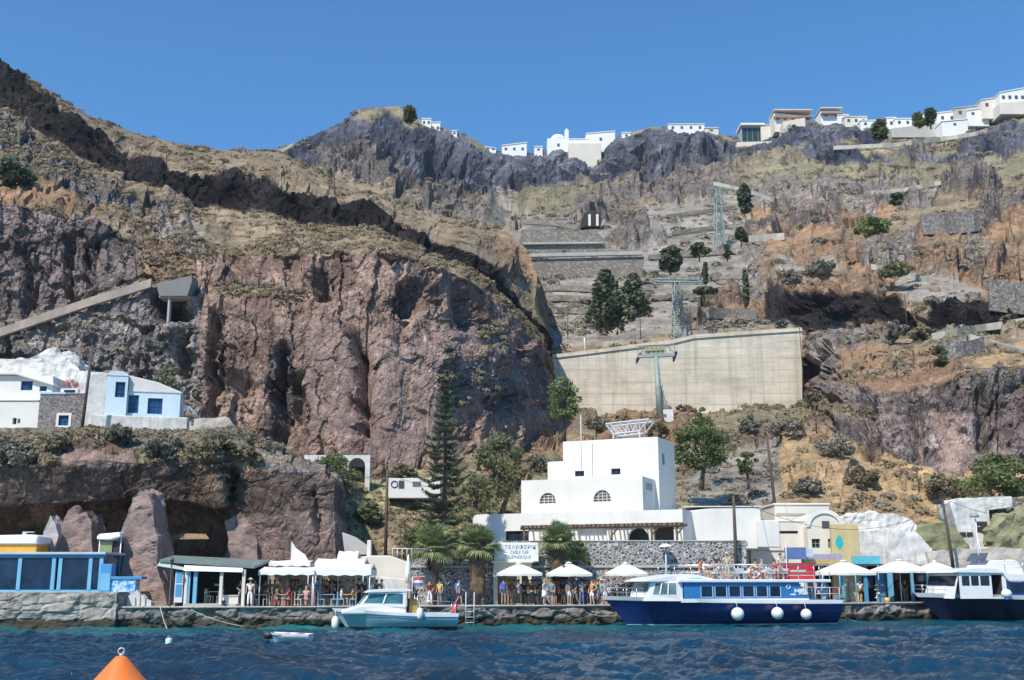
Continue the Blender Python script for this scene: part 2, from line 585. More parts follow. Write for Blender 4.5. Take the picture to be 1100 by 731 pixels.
def blur(a, n=1):
    for _ in range(n):
        q = np.pad(a, ((1, 1), (1, 1)) + ((0, 0),) * (a.ndim - 2), 'edge')
        a = (q[:-2, 1:-1] + q[2:, 1:-1] + q[1:-1, :-2] + q[1:-1, 2:] + 2 * a) / 6
    return a


SHEETS = {}


def sheet(name, rows, strips, patches, step, vstep, gullies=(), curl=0, warp=9.0, amp=1.0, outcrop=1.0, calm=None, bulges=()):
    """Loft through contour lines: rows = [[(px,py,Y)...]...] from the bottom up."""
    npx = int((rows[0][-1][0] - rows[0][0][0]) / step) + 1
    u = np.linspace(0, 1, npx)
    W = []; PXs = []
    for r in rows:
        r = np.array(r, float)
        px = r[0, 0] + (r[-1, 0] - r[0, 0]) * u
        py = np.interp(px, r[:, 0], r[:, 1]); Y = np.interp(px, r[:, 0], r[:, 2])
        k = max(1, int(5 / step))
        ker = np.ones(2 * k + 1) / (2 * k + 1)
        py = np.convolve(np.pad(py, k, 'edge'), ker, 'valid'); Y = np.convolve(np.pad(Y, k, 'edge'), ker, 'valid')
        W.append(Pn(px, py, Y)); PXs.append(np.stack([px, py], -1))
    g = []; q = []; st = []
    for i in range(len(rows) - 1):
        dpy = np.abs(PXs[i][:, 1] - PXs[i + 1][:, 1])
        n = max(3, int(np.percentile(dpy, 80) / vstep))
        for k in range(n):
            t = k / n
            g.append(W[i] * (1 - t) + W[i + 1] * t)
            q.append(PXs[i] * (1 - t) + PXs[i + 1] * t); st.append(i)
    g.append(W[-1]); q.append(PXs[-1]); st.append(len(rows) - 2)
    g = np.array(g); q = np.array(q); st = np.array(st)
    if curl:
        ex = 14; e = []; eq = []
        for k in range(1, ex + 1):
            t = k / ex
            d = g[:, -1] - np.array([0, 0, EYE]); d[:, 2] = 0
            d /= np.linalg.norm(d, axis=1)[:, None]
            s = np.array([d[:, 1], -d[:, 0], 0 * d[:, 0]]).T
            e.append(g[:, -1] + d * curl * t ** 1.3 + s * (0.035 * curl if curl > 30 else 1.0) * math.sin(min(1, t * 2.5) * math.pi / 2) - np.array([0, 0, 1.0]) * curl * 0.12 * t)
            eq.append(q[:, -1])
        g = np.concatenate([g, np.stack(e, 1)], 1); q = np.concatenate([q, np.stack(eq, 1)], 1)
    nr, nc = g.shape[:2]
    far = np.clip(g[..., 1] / 130.0, 0.6, 4.0)            # features read at the size of what they are: bigger far up the caldera
    P0 = g / far[..., None]
    # kinds, with ragged borders
    e1, ev = cell(P0 / 2.6, True)
    wx = q[..., 0] + warp * (fbm(P0 / 7.0, 4) + 0.9 * (ev - 0.5)); wy = q[..., 1] + warp * 0.7 * (fbm(P0 / 7.0 + 50, 4) + 0.9 * e1)
    rowf = np.repeat(np.arange(nr)[:, None], nc, 1)
    jit = (fbm(P0 / 6.0 + 90, 4) * 2.2 * (nr / 150.0 + 1)).astype(int)
    ridx = np.clip(rowf + jit, 0, nr - 1)
    kind = np.zeros((nr, nc), int)
    for i, s in enumerate(strips):
        m = st[ridx] == i
        if isinstance(s, str): kind[m] = KN.index(s)
        else:                                            # [(px limit, kind), ...] along the strip
            lo = -1e9
            for lim, kk in s:
                kind[m & (wx >= lo) & (wx < lim)] = KN.index(kk); lo = lim
    for poly, kk in patches:
        kind[inside(poly, wx, wy)] = KN.index(kk)
    K = KTAB[kind]
    A = blur(K[..., 6:10], 3)
    # relief
    du = np.gradient(g, axis=1); dv = np.gradient(g, axis=0)
    N = np.cross(du, dv); N /= np.linalg.norm(N, axis=-1)[..., None] + 1e-9
    if N[..., 1].mean() > 0: N = -N
    N = blur(N, 4)
    sc = far
    pf = P0 * np.array([1 / 5.0, 1 / 5.0, 1 / 26.0])
    fis = ridged(pf, 4) - 0.4
    wob = 0.25 * fbm(P0 / 2.6, 3)[..., None]
    f1, v1 = cell(P0 / 5.5 + wob, True)
    f2, v2 = cell(P0 / 2.3 + wob * 1.5, True)
    f3, v3 = cell(P0 / 0.95 + wob * 2, True)
    blk = 1.5 * f1 + 0.55 * (v1 - 0.5) + 0.75 * f2 + 0.35 * (v2 - 0.5) + 0.35 * f3 + 0.16 * (v3 - 0.5)
    ks = np.array([1 / 3.4, 1 / 3.4, 1 / 14.0])
    kf, kv = cell(P0 * ks + wob * 0.6, True)                                          # upright joints
    jf, jv = cell(P0 * ks * 2.4 + wob, True)
    col_ = 1.1 * kf + 1.1 * (kv - 0.5) + 0.45 * jf + 0.3 * (jv - 0.5)
    lmp = fbm(P0 / 11.0, 4)
    rough_ = ridged(P0 / 3.0, 3) - 0.5
    d = (A[..., 1] * (fis * 0.12 + col_ * 0.95) + A[..., 2] * (blk * 0.9 + 0.12 * rough_) + A[..., 3] * lmp * np.where(K[..., 6] > 0.6, 0.55, 1.0)) * sc * amp
    # beds of rock cropping out along the slopes
    bed = fbm(g * np.array([1 / 60.0, 1 / 60.0, 1 / 9.0]) + 13, 4)
    brk = fbm(g / 26.0 + 41, 3)
    crop = np.clip((bed - 0.10) * 7, 0, 1) * np.clip((brk + 0.16) * 4, 0, 1) * blur((K[..., 6] < 0.5) * K[..., 9] , 2)
    crop = np.clip(crop, 0, 1) * outcrop * blur(np.where(np.isin(kind, [KN.index('talus'), KN.index('terrace')]), 0.08, 1.0), 2)
    d = d + crop * sc * (0.7 + 1.0 * blk)
    for (gx, y0, y1, w, dep) in gullies:
        xx = q[..., 0] + 4 * fbm(P0 / 5.0 + 7, 3) + 9 * kf + 6 * f2
        sh = np.exp(-((xx - gx) / w) ** 2) * np.clip((q[..., 1] - y0) / 12, 0, 1) * np.clip((y1 - q[..., 1]) / 12, 0, 1)
        d = d - 0.75 * dep * sh
    for (bx0, by0, rx, ry, hgt) in bulges:
        r2 = ((wx - bx0) / rx) ** 2 + ((wy - by0) / ry) ** 2
        d = d + 0.5 * hgt * np.clip(1 - r2, 0, 1) ** 0.7 * (1 + 0.25 * f1)
    if calm is not None:
        r0 = int(np.argmax(st == calm)); d = d * np.clip((r0 - np.arange(nr)) / 16.0, 0.14, 1)[:, None]
    if curl: d[:, -8:] *= 0.3
    g = g + N * d[..., None]
    # what is flat holds dust and grass, what is steep is bare
    du = np.gradient(g, axis=1); dv = np.gradient(g, axis=0)
    N2 = np.cross(du, dv); N2 /= np.linalg.norm(N2, axis=-1)[..., None] + 1e-9
    N2 *= np.sign((N2 * N).sum(-1))[..., None]
    nz = blur(N2[..., 2], 1)
    t = np.clip(0.5 + 0.75 * fbm(P0 / 4.0 + 31, 5), 0, 1)[..., None]
    c = K[..., 0:3] * (1 - t) + K[..., 3:6] * t
    rock = K[..., 6]
    cr = crop[..., None] * np.clip(0.4 + fbm(P0 / 5.0 + 3, 3), 0, 1)[..., None]
    c = c * (1 - 0.85 * cr) + (np.array([0.10, 0.082, 0.077]) + np.array([0.12, 0.07, 0.045]) * t) * 0.85 * cr
    ledge = np.clip((nz - 0.62) / 0.25, 0, 1) * (rock > 0.6) * (K[..., 0] > 0.09) * np.clip(0.5 + fbm(P0 / 3.0 + 5, 3), 0, 1)
    c = c * (1 - 0.6 * ledge[..., None]) + np.array([0.29, 0.235, 0.155]) * 0.6 * ledge[..., None]
    bare = np.clip((0.44 - nz) / 0.22, 0, 1) * (rock < 0.5)
    c = c * (1 - 0.65 * bare[..., None]) + np.array([0.125, 0.095, 0.08]) * 0.65 * bare[..., None]
    lay = np.clip((fbm(g * np.array([1 / 34.0, 1 / 34.0, 1 / 2.6]) + 5, 4) - 0.1) * 3, 0, 1) * np.isin(kind, [KN.index('talus'), KN.index('terrace'), KN.index('grass'), KN.index('rust')])
    c = c * (1 - 0.30 * lay[..., None])
    spots = np.clip((fbm(P0 / 1.6 + 77, 4) - 0.18) * 3, 0, 1) * (rock < 0.5)     # dry bushes and stones seen as flecks
    c = c * (1 - 0.45 * spots[..., None]) + np.array([0.14, 0.125, 0.08]) * 0.45 * spots[..., None]
    c = blur(c, 1) * np.where(rock > 0.55, 1.22, 1.18)[..., None]
    rk = np.maximum(np.maximum(blur(rock, 1), bare), crop)
    col = np.concatenate([c, rk[..., None]], -1).reshape(-1, 4)
    idx = np.arange(nr * nc).reshape(nr, nc)
    f = np.stack([idx[:-1, :-1], idx[:-1, 1:], idx[1:, 1:], idx[1:, :-1]], -1).reshape(-1, 4)
    o = np_mesh(name, g.reshape(-1, 3), f, TERRAIN, smooth=False, col=col)
    o['kind'] = 'structure'
    SHEETS[name] = dict(g=g, q=q, kind=kind, n=N2, nz=nz)
    return o


# --- far caldera wall, from the port up to the town on the rim
far_rows = [
    [(-260, 640, 135), (300, 640, 125), (480, 630, 100), (760, 628, 96), (900, 628, 96), (1100, 628, 98), (1380, 628, 98)],
    [(-260, 560, 150), (300, 560, 140), (500, 560, 112), (620, 556, 106), (760, 552, 104), (900, 556, 104), (1020, 566, 104), (1100, 566, 104), (1380, 566, 104)],
    [(-260, 520, 190), (300, 520, 170), (500, 515, 135), (590, 498, 130), (700, 492, 130), (800, 486, 128), (860, 482, 122), (950, 502, 116), (1020, 500, 114), (1100, 495, 113), (1380, 490, 112)],
    [(-260, 460, 230), (300, 460, 210), (500, 460, 190), (585, 442, 186), (700, 444, 184), (800, 440, 187), (860, 432, 187), (872, 420, 165), (900, 408, 136), (950, 428, 123), (1020, 408, 120), (1100, 396, 119), (1380, 380, 118)],
    [(-260, 400, 250), (300, 400, 240), (500, 380, 210), (585, 374, 200), (700, 366, 200), (800, 354, 199), (862, 349, 196), (900, 378, 160), (950, 384, 148), (1020, 372, 145), (1100, 372, 142), (1380, 350, 135)],
    [(-260, 370, 260), (300, 370, 250), (500, 350, 230), (590, 352, 216), (700, 346, 214), (800, 347, 212), (860, 349, 204), (930, 351, 180), (1000, 355, 168), (1100, 352, 160), (1380, 330, 150)],
    [(-260, 340, 270), (300, 330, 280), (500, 325, 250), (590, 325, 236), (700, 318, 238), (800, 327, 228), (860, 316, 209), (930, 316, 184), (1000, 322, 173), (1100, 315, 166), (1380, 300, 156)],
    [(-260, 300, 300), (300, 300, 300), (500, 298, 280), (565, 296, 268), (700, 290, 270), (800, 290, 262), (860, 285, 248), (930, 285, 225), (1000, 285, 212), (1100, 282, 205), (1380, 270, 200)],
    [(-260, 260, 330), (300, 260, 340), (500, 262, 330), (565, 250, 312), (690, 245, 318), (800, 250, 310), (860, 248, 290), (930, 248, 270), (1000, 248, 255), (1100, 240, 250), (1380, 230, 245)],
    [(-260, 225, 380), (200, 225, 390), (300, 218, 395), (400, 230, 390), (500, 235, 390), (620, 222, 380), (700, 212, 385), (800, 205, 380), (860, 208, 350), (930, 205, 325), (1000, 200, 310), (1100, 195, 300), (1380, 185, 300)],
    [(-260, 215, 440), (200, 205, 450), (300, 190, 450), (350, 185, 450), (430, 198, 452), (490, 212, 455), (530, 208, 460), (600, 206, 462), (650, 194, 460), (710, 184, 458), (780, 178, 455), (840, 166, 440), (900, 166, 415), (960, 165, 395), (1030, 162, 380), (1100, 155, 370), (1380, 130, 360)],
    [(-260, 215, 470), (200, 190, 475), (280, 170, 478), (300, 161, 480), (335, 147, 480), (370, 130, 482), (385, 117, 482), (430, 114, 482), (445, 127, 484), (480, 140, 486), (500, 146, 486), (530, 163, 488), (570, 164, 488), (600, 158, 488), (645, 165, 488), (665, 147, 485), (700, 136, 482), (760, 139, 480), (790, 150, 478), (820, 150, 472), (850, 132, 465), (900, 130, 455), (930, 137, 445), (960, 148, 436), (1000, 146, 430), (1050, 140, 425), (1100, 124, 420), (1380, 78, 400)],
    [(-260, 230, 560), (300, 185, 580), (420, 140, 580), (530, 185, 580), (700, 158, 580), (800, 160, 570), (900, 140, 555), (1000, 135, 540), (1100, 112, 520), (1380, 70, 500)],
]
far_strips = [
    'olive',
    [(735, 'olive'), (835, 'talus'), (2000, 'straw')],
    [(600, 'olive'), (760, 'rust'), (870, 'olive'), (1400, 'purple')],
    [(860, 'grass'), (2000, 'rust')],
    [(590, 'olive'), (860, 'talus'), (2000, 'grass')],
    [(590, 'grass'), (815, 'talus'), (935, 'lava'), (1000, 'grass'), (1097, 'lava'), (2000, 'rust')],
    [(575, 'grass'), (800, 'talus'), (2000, 'rust')],
    [(690, 'terrace'), (790, 'talus'), (2000, 'rust')],
    [(560, 'grass'), (690, 'terrace'), (800, 'talus'), (2000, 'grass')],
    [(420, 'grass'), (540, 'midrock'), (620, 'olive'), (790, 'midrock'), (2000, 'olive')],
    [(300, 'grass'), (2000, 'bluerock')],
    'olive',
]
far_patches = [
    ([(330, 165), (400, 150), (470, 195), (530, 215), (520, 232), (440, 215), (350, 190)], 'midrock'),
    ([(300, 175), (420, 200), (500, 240), (545, 250), (545, 300), (400, 260), (300, 210)], 'grass'),
    ([(430, 190), (520, 210), (545, 245), (500, 245), (430, 215)], 'midrock'),
    ([(533, 205), (560, 207), (575, 240), (560, 250), (530, 240)], 'talus'),
    ([(560, 208), (620, 208), (660, 200), (690, 195), (640, 215), (570, 226)], 'olive'),
    ([(612, 228), (640, 215), (690, 196), (790, 190), (805, 203), (770, 215), (700, 228), (660, 245), (615, 243)], 'midrock'),
    ([(650, 262), (665, 240), (715, 232), (728, 250), (715, 268), (660, 273)], 'midrock'),
    ([(640, 225), (720, 222), (810, 212), (812, 226), (720, 236)], 'grass'),
    ([(700, 225), (800, 215), (800, 300), (760, 330), (720, 345), (640, 345), (600, 345), (600, 300), (690, 290)], 'talus'),
    ([(733, 330), (815, 320), (820, 350), (733, 356)], 'rust'),
    ([(820, 170), (870, 160), (950, 175), (1000, 190), (950, 210), (880, 190), (820, 195)], 'olive'),
    ([(800, 195), (900, 192), (1010, 200), (1000, 225), (900, 228), (810, 225)], 'greyrock'),
    ([(1010, 210), (1030, 182), (1065, 182), (1078, 205), (1055, 210), (1040, 215)], 'midrock'),
    ([(1050, 228), (1075, 205), (1100, 218), (1130, 240), (1130, 270), (1080, 262), (1055, 245)], 'midrock'),
    ([(805, 225), (900, 222), (960, 225), (950, 250), (880, 250), (810, 245)], 'rust'),
    ([(880, 215), (935, 210), (935, 232), (890, 236)], 'greyrock'),
    ([(810, 255), (910, 250), (930, 285), (830, 310), (805, 300)], 'rust'),
    ([(930, 262), (985, 250), (1000, 280), (960, 292), (930, 285)], 'greyrock'),
    ([(835, 288), (885, 280), (910, 290), (880, 296), (850, 300), (832, 315)], 'talus'),
    ([(985, 255), (1100, 245), (1130, 320), (1010, 318), (990, 290)], 'rust'),
    ([(965, 300), (1010, 298), (1060, 312), (1040, 320), (975, 318)], 'talus'),
    ([(822, 349), (826, 336), (846, 331), (856, 320), (872, 314), (884, 322), (896, 313), (918, 316), (928, 324), (944, 315), (962, 314), (968, 326), (984, 336), (988, 350), (960, 345), (930, 351), (900, 345), (870, 352), (846, 346)], 'lava'),
    ([(800, 262), (812, 258), (822, 300), (815, 322), (800, 318)], 'greyrock'), ([(845, 226), (895, 224), (900, 240), (850, 242)], 'midrock'), ([(1030, 262), (1056, 256), (1066, 286), (1040, 290)], 'greyrock'),
    ([(800, 240), (840, 236), (850, 250), (805, 254)], 'midrock'), ([(905, 372), (930, 368), (940, 380), (915, 384)], 'purple'), ([(860, 300), (885, 297), (890, 306), (862, 308)], 'greyrock'),
    ([(1000, 354), (1003, 336), (1016, 334), (1024, 324), (1042, 321), (1050, 330), (1062, 321), (1082, 324), (1096, 340), (1098, 352), (1070, 348), (1050, 356), (1030, 350)], 'lava'),
    ([(866, 350), (935, 352), (945, 365), (925, 380), (866, 384)], 'greyrock'),
    ([(866, 385), (895, 378), (905, 400), (880, 418), (866, 410)], 'purple'),
    ([(900, 378), (1010, 372), (1050, 385), (1000, 405), (930, 412), (895, 405)], 'rust'),
    ([(1010, 362), (1060, 362), (1050, 382), (1010, 380)], 'greyrock'),
    ([(1050, 372), (1150, 370), (1150, 400), (1040, 398)], 'straw'),
    ([(836, 470), (880, 462), (1000, 500), (1045, 520), (1040, 565), (835, 560)], 'straw'),
    ([(1000, 440), (1030, 440), (1040, 500), (1012, 505)], 'pink'),
    ([(1025, 405), (1160, 390), (1160, 425), (1040, 430)], 'greyrock'),
    ([(590, 436), (760, 436), (730, 470), (590, 470)], 'rust'),
    ([(760, 430), (865, 420), (930, 440), (860, 478), (770, 480)], 'olive'),
    ([(735, 490), (840, 480), (840, 560), (735, 560)], 'talus'),
    ([(830, 175), (900, 150), (960, 160), (1030, 145), (1120, 130), (1120, 165), (1000, 175), (900, 172)], 'bluerock'),
    ([(900, 150), (960, 150), (1030, 140), (1020, 165), (960, 168)], 'olive'),
    ([(372, 130), (395, 118), (412, 122), (400, 135)], 'grass'),
]
far_gullies = [(548, 205, 250, 9, 9), (470, 150, 205, 10, 12), (575, 165, 205, 9, 10), (520, 165, 205, 12, 10), (635, 160, 200, 12, 10), (690, 145, 185, 10, 9),
               (740, 140, 190, 9, 10), (770, 145, 185, 9, 9), (868, 386, 412, 10, 4), (985, 430, 500, 8, 3), (935, 425, 495, 7, 3), (1055, 410, 490, 9, 3), (420, 120, 180, 12, 10), (370, 135, 175, 10, 8)]
far_bulges = [(1040, 200, 28, 17, 10), (1085, 235, 26, 28, 11), (915, 222, 26, 11, 5), (870, 232, 40, 11, 4), (830, 285, 22, 26, 5), (860, 305, 50, 18, 4), (950, 275, 24, 14, 4),
              (690, 252, 30, 18, 6), (710, 212, 70, 12, 6), (640, 236, 26, 10, 5), (470, 205, 40, 14, 8), (400, 172, 45, 14, 8), (890, 365, 28, 12, 3), (1075, 415, 30, 14, 3), (945, 395, 25, 9, 2),
              (880, 200, 40, 9, 5), (960, 190, 40, 9, 5), (850, 335, 18, 9, 2.5), (900, 330, 26, 12, 3.5), (950, 332, 16, 10, 2.5), (1030, 338, 22, 12, 3), (1072, 338, 18, 11, 3), (730, 160, 45, 16, 9), (620, 180, 22, 16, 8), (560, 185, 18, 16, 8), (860, 150, 35, 12, 8)]
sheet('caldera_slope', far_rows, far_strips, far_patches, 2.0, 1.7, far_gullies, warp=9, calm=11, bulges=far_bulges)

# --- the red headland on the left with the black lava band above it
head_rows = [
    [(-300, 480, 108), (0, 485, 111), (100, 490, 112), (200, 498, 113), (300, 512, 112), (400, 524, 110), (470, 520, 112), (540, 490, 126), (590, 462, 150)],
    [(-300, 440, 109), (0, 445, 112), (100, 450, 113), (200, 455, 114), (300, 462, 113), (400, 470, 112), (470, 470, 115), (540, 450, 129), (588, 438, 153)],
    [(-300, 345, 113), (0, 350, 116), (80, 330, 117), (165, 305, 117), (210, 318, 117), (300, 345, 116), (400, 360, 115), (480, 375, 121), (540, 385, 134), (586, 402, 156)],
    [(-300, 345, 117), (0, 349, 122), (80, 327, 123), (165, 300, 122), (210, 305, 119), (300, 335, 117), (400, 348, 117), (480, 365, 123), (540, 378, 136), (585, 397, 158)],
    [(-300, 210, 123), (0, 216, 128), (50, 222, 128), (105, 240, 128), (165, 272, 127), (215, 262, 125), (250, 278, 124), (300, 276, 122), (350, 274, 121), (420, 273, 121), (470, 286, 127), (505, 304, 134), (550, 330, 148), (580, 372, 162)],
    [(-300, 40, 205), (0, 118, 185), (82, 168, 178), (164, 202, 172), (219, 224, 168), (300, 238, 160), (400, 248, 152), (430, 259, 148), (471, 276, 147), (520, 298, 152), (553, 327, 160), (579, 362, 170)],
    [(-300, -20, 217), (0, 71, 195), (82, 132, 187), (164, 179, 180), (219, 191, 177), (300, 210, 170), (400, 219, 162), (430, 243, 153), (471, 259, 152), (520, 279, 158), (553, 309, 167), (578, 346, 174)],
    [(-300, -32, 222), (0, 65, 202), (50, 98, 208), (100, 127, 216), (150, 144, 230), (200, 157, 245), (250, 163, 262), (300, 163, 285), (350, 190, 285), (400, 208, 278), (450, 226, 268), (500, 238, 256), (545, 250, 240), (570, 272, 215), (577, 300, 195)],
    [(-300, -20, 262), (0, 78, 262), (100, 137, 275), (200, 167, 300), (300, 172, 340), (400, 216, 335), (500, 246, 310), (577, 320, 240)],
]
head_strips = [
    [(215, 'purple'), (480, 'red'), (900, 'red')],
    [(215, 'greyrock'), (330, 'red'), (520, 'pink'), (900, 'purple')],
    [(215, 'grass'), (2000, 'red')],
    [(190, 'purple'), (900, 'red')],
    'grass', 'lava', 'grass', 'grass']
head_patches = [
    ([(0, 60), (0, 110), (60, 155), (140, 195), (210, 222), (300, 237), (405, 248), (415, 228), (395, 218), (300, 208), (200, 188), (120, 152), (50, 105), (10, 70)], 'lava'),
    ([(-320, -60), (0, 60), (0, 110), (-320, 60)], 'lava'),
    ([(-20, 115), (40, 150), (95, 190), (150, 218), (200, 230), (205, 245), (160, 240), (110, 222), (70, 225), (-20, 170)], 'greycliff'),
    ([(-300, 100), (-20, 120), (-20, 170), (-300, 160)], 'greycliff'),
    ([(-300, 180), (-5, 172), (70, 208), (110, 232), (60, 228), (0, 215), (-300, 205)], 'rust'),
    ([(150, 235), (208, 240), (215, 280), (165, 282)], 'greyrock'),
    ([(150, 262), (205, 275), (215, 300), (150, 306)], 'rust'),
    ([(208, 246), (222, 246), (226, 282), (212, 282)], 'talus'),
    ([(535, 250), (575, 258), (582, 300), (570, 312), (540, 290)], 'rust'),
    ([(520, 250), (545, 250), (555, 285), (535, 280)], 'rust'),
    ([(225, 300), (300, 310), (335, 318), (320, 325), (240, 318)], 'grass'),
    ([(395, 372), (480, 362), (478, 470), (440, 505), (390, 490), (400, 430)], 'pink'),
    ([(240, 395), (300, 380), (310, 470), (260, 470)], 'red'),
    ([(470, 370), (500, 340), (540, 350), (545, 420), (500, 440), (470, 420)], 'greyrock'),
    ([(290, 370), (320, 368), (312, 470), (292, 470)], 'purple'),
    ([(545, 380), (590, 390), (590, 445), (540, 455)], 'purple'),
    ([(455, 340), (500, 352), (520, 375), (500, 385), (470, 370)], 'pink'),
    ([(70, 345), (200, 310), (215, 360), (200, 440), (90, 420)], 'greyrock'),
]
head_gullies = [(392, 350, 470, 9, 7), (300, 365, 480, 7, 5), (345, 288, 325, 10, 4), (232, 330, 470, 6, 4), (250, 395, 430, 14, 3), (540, 385, 440, 6, 4),
                (188, 308, 350, 13, 9), (196, 355, 410, 7, 4), (440, 300, 345, 8, 4), (500, 310, 360, 7, 4), (30, 260, 345, 6, 3), (75, 250, 330, 5, 3), (100, 260, 320, 5, 3), (320, 400, 460, 8, 4), (150, 380, 450, 5, 3)]
sheet('headland', head_rows, head_strips, head_patches, 1.5, 1.4, head_gullies, curl=70, warp=6, calm=7, outcrop=0.35)

# --- grassy slope between the headland and the port
g_rows = [
    [(330, 640, 87), (420, 640, 88), (500, 640, 92), (600, 620, 100), (640, 610, 106)],
    [(330, 600, 89), (360, 590, 90), (395, 605, 90), (420, 590, 91), (500, 575, 95), (600, 560, 108), (640, 556, 112)],
    [(330, 520, 98), (360, 512, 100), (420, 524, 101), (470, 515, 106), (520, 500, 116), (600, 468, 150), (640, 462, 160)],
    [(330, 508, 108), (400, 512, 110), (470, 500, 114), (540, 472, 128), (590, 442, 158), (640, 436, 185)],
]
sheet('grassy_bank', g_rows, ['green', 'green', [(480, 'green'), (700, 'grass')]],
      [([(500, 520), (560, 470), (600, 445), (620, 450), (600, 500), (540, 540)], 'rust'), ([(395, 560), (440, 545), (470, 580), (400, 600)], 'grass')], 1.5, 1.5, warp=5, amp=0.6)

# --- undercut rock shelf on the left that carries the houses
c_rows = [
    [(-220, 640, 91), (0, 640, 91), (130, 640, 91), (230, 640, 91), (246, 640, 85), (300, 640, 83.5), (362, 640, 84)],
    [(-220, 575, 90.5), (0, 575, 90.5), (130, 572, 91), (232, 565, 91), (248, 590, 84), (300, 590, 83), (361, 600, 83.8)],
    [(-220, 545, 87), (0, 545, 87), (60, 540, 88), (110, 540, 89), (170, 545, 90), (232, 545, 89), (250, 560, 83), (300, 562, 82.4), (360, 565, 83.4)],
    [(-220, 540, 82), (0, 542, 82), (60, 540, 82), (110, 538, 82.2), (150, 535, 82), (200, 538, 82), (235, 542, 82), (252, 540, 82.6), (300, 543, 82.3), (359, 545, 83.2)],
    [(-220, 500, 81), (0, 505, 81), (60, 498, 80.6), (110, 495, 80.6), (150, 498, 81), (200, 492, 81), (250, 488, 82.2), (300, 500, 82.2), (350, 514, 83.4), (358, 520, 83.2)],
    [(-220, 480, 84), (0, 485, 84), (60, 478, 84), (120, 474, 84.5), (200, 470, 85), (250, 470, 85), (300, 488, 86), (345, 505, 87), (356, 514, 87)],
    [(-220, 463, 92), (0, 464, 92), (60, 463, 92), (120, 463, 91), (200, 464, 90), (250, 464, 91), (300, 480, 96), (335, 497, 99), (354, 508, 99)],
    [(-220, 462.5, 114), (0, 463.5, 116), (60, 462.5, 116), (120, 462.5, 116), (200, 462, 116), (250, 462, 118), (300, 478, 118), (335, 494, 116), (352, 505, 114)],
]
c_strips = [[(245, 'cave'), (400, 'pink')], [(245, 'cave'), (400, 'pink')], [(245, 'cave'), (400, 'pink')], [(250, 'cave'), (400, 'red')],
            [(60, 'olive'), (140, 'grass'), (270, 'olive'), (400, 'rust')], 'olive', 'grass']
c_patches = [
    ([(60, 488), (145, 485), (150, 500), (70, 500)], 'pink'),
    ([(250, 510), (365, 505), (368, 552), (330, 548), (250, 552)], 'cave'),
    ([(60, 470), (120, 470), (140, 486), (60, 488)], 'rust'),
    ([(160, 455), (260, 455), (265, 495), (165, 500)], 'olive'),
    ([(210, 500), (246, 500), (246, 545), (205, 545)], 'rust'),
    ([(270, 480), (360, 500), (365, 515), (275, 505)], 'greyrock'),
    ([(30, 545), (58, 540), (62, 560), (35, 562)], 'pink'),
]
sheet('rock_shelf', c_rows, c_strips, c_patches, 1.3, 1.2, [(250, 500, 560, 5, 1.5), (345, 520, 590, 5, 0.8)], curl=14, warp=4, amp=0.55)


# ------------------------------------------------------------------ scrub scattered over the slopes (nobody could count it)
def scrub(name, shname, n, kinds, size, mats, seed, pxr=(-80, 1180), pyr=(0, 700), flat=0.45):
    sh = SHEETS[shname]; rs = np.random.RandomState(seed)
    ok = np.isin(sh['kind'], [KN.index(k) for k in kinds]) & (sh['nz'] > flat)
    q = sh['q']
    ok &= (q[..., 0] > pxr[0]) & (q[..., 0] < pxr[1]) & (q[..., 1] > pyr[0]) & (q[..., 1] < pyr[1])
    den = (np.clip(0.25 + 0.9 * fbm(sh['g'] / 16.0 + seed, 4), 0.01, 1) ** 1.6 + 0.05) * ok
    wk = np.ones(len(KN)); wk[KN.index('straw')] = 0.55; wk[KN.index('rust')] = 0.6; wk[KN.index('midrock')] = 0.5; wk[KN.index('olive')] = 1.2
    den = den * wk[sh['kind']]
    p = den.ravel() / den.sum()
    pick = rs.choice(p.size, n, replace=True, p=p)
    base = sh['g'].reshape(-1, 3)[pick]; nrm = sh['n'].reshape(-1, 3)[pick]
    V = []; Fc = []; T = []; MI = []
    leaf = 34
    r = (size[0] + (size[1] - size[0]) * rs.rand(n) ** 2.2) * np.clip(base[:, 1] / 140, 0.8, 2.0)
    d = rs.randn(n, leaf, 3); d /= np.linalg.norm(d, axis=-1)[..., None]; d[..., 2] = np.abs(d[..., 2])
    c = base[:, None] + d * r[:, None, None] * np.array([1, 1, 0.62]) * (0.72 + 0.28 * rs.rand(n, leaf, 1)) - nrm[:, None] * 0.05
    a = rs.randn(n, leaf, 3) * 0.25 + np.cross(d, rs.randn(n, leaf, 3)); a /= np.linalg.norm(a, axis=-1)[..., None]
    b = np.cross(d, a); b /= np.linalg.norm(b, axis=-1)[..., None] + 1e-6
    s = (r[:, None, None] * (0.17 + 0.17 * rs.rand(n, leaf, 1)))
    tri = np.stack([c + a * s, c - a * s * 0.6 + b * s * 0.8, c - a * s * 0.5 - b * s * 0.8 + d * s * 0.3], 2)
    V = tri.reshape(-1, 3)
    Fc = np.arange(len(V)).reshape(-1, 3)
    tone = np.repeat(rs.rand(n), leaf * 3)
    col = np.stack([tone] * 3, -1)
    mi = np.repeat(rs.randint(0, len(mats), n), leaf)
    o = np_mesh(name, V, Fc, mats, col=col, matidx=mi)
    tag(o, kind='stuff')
    return o


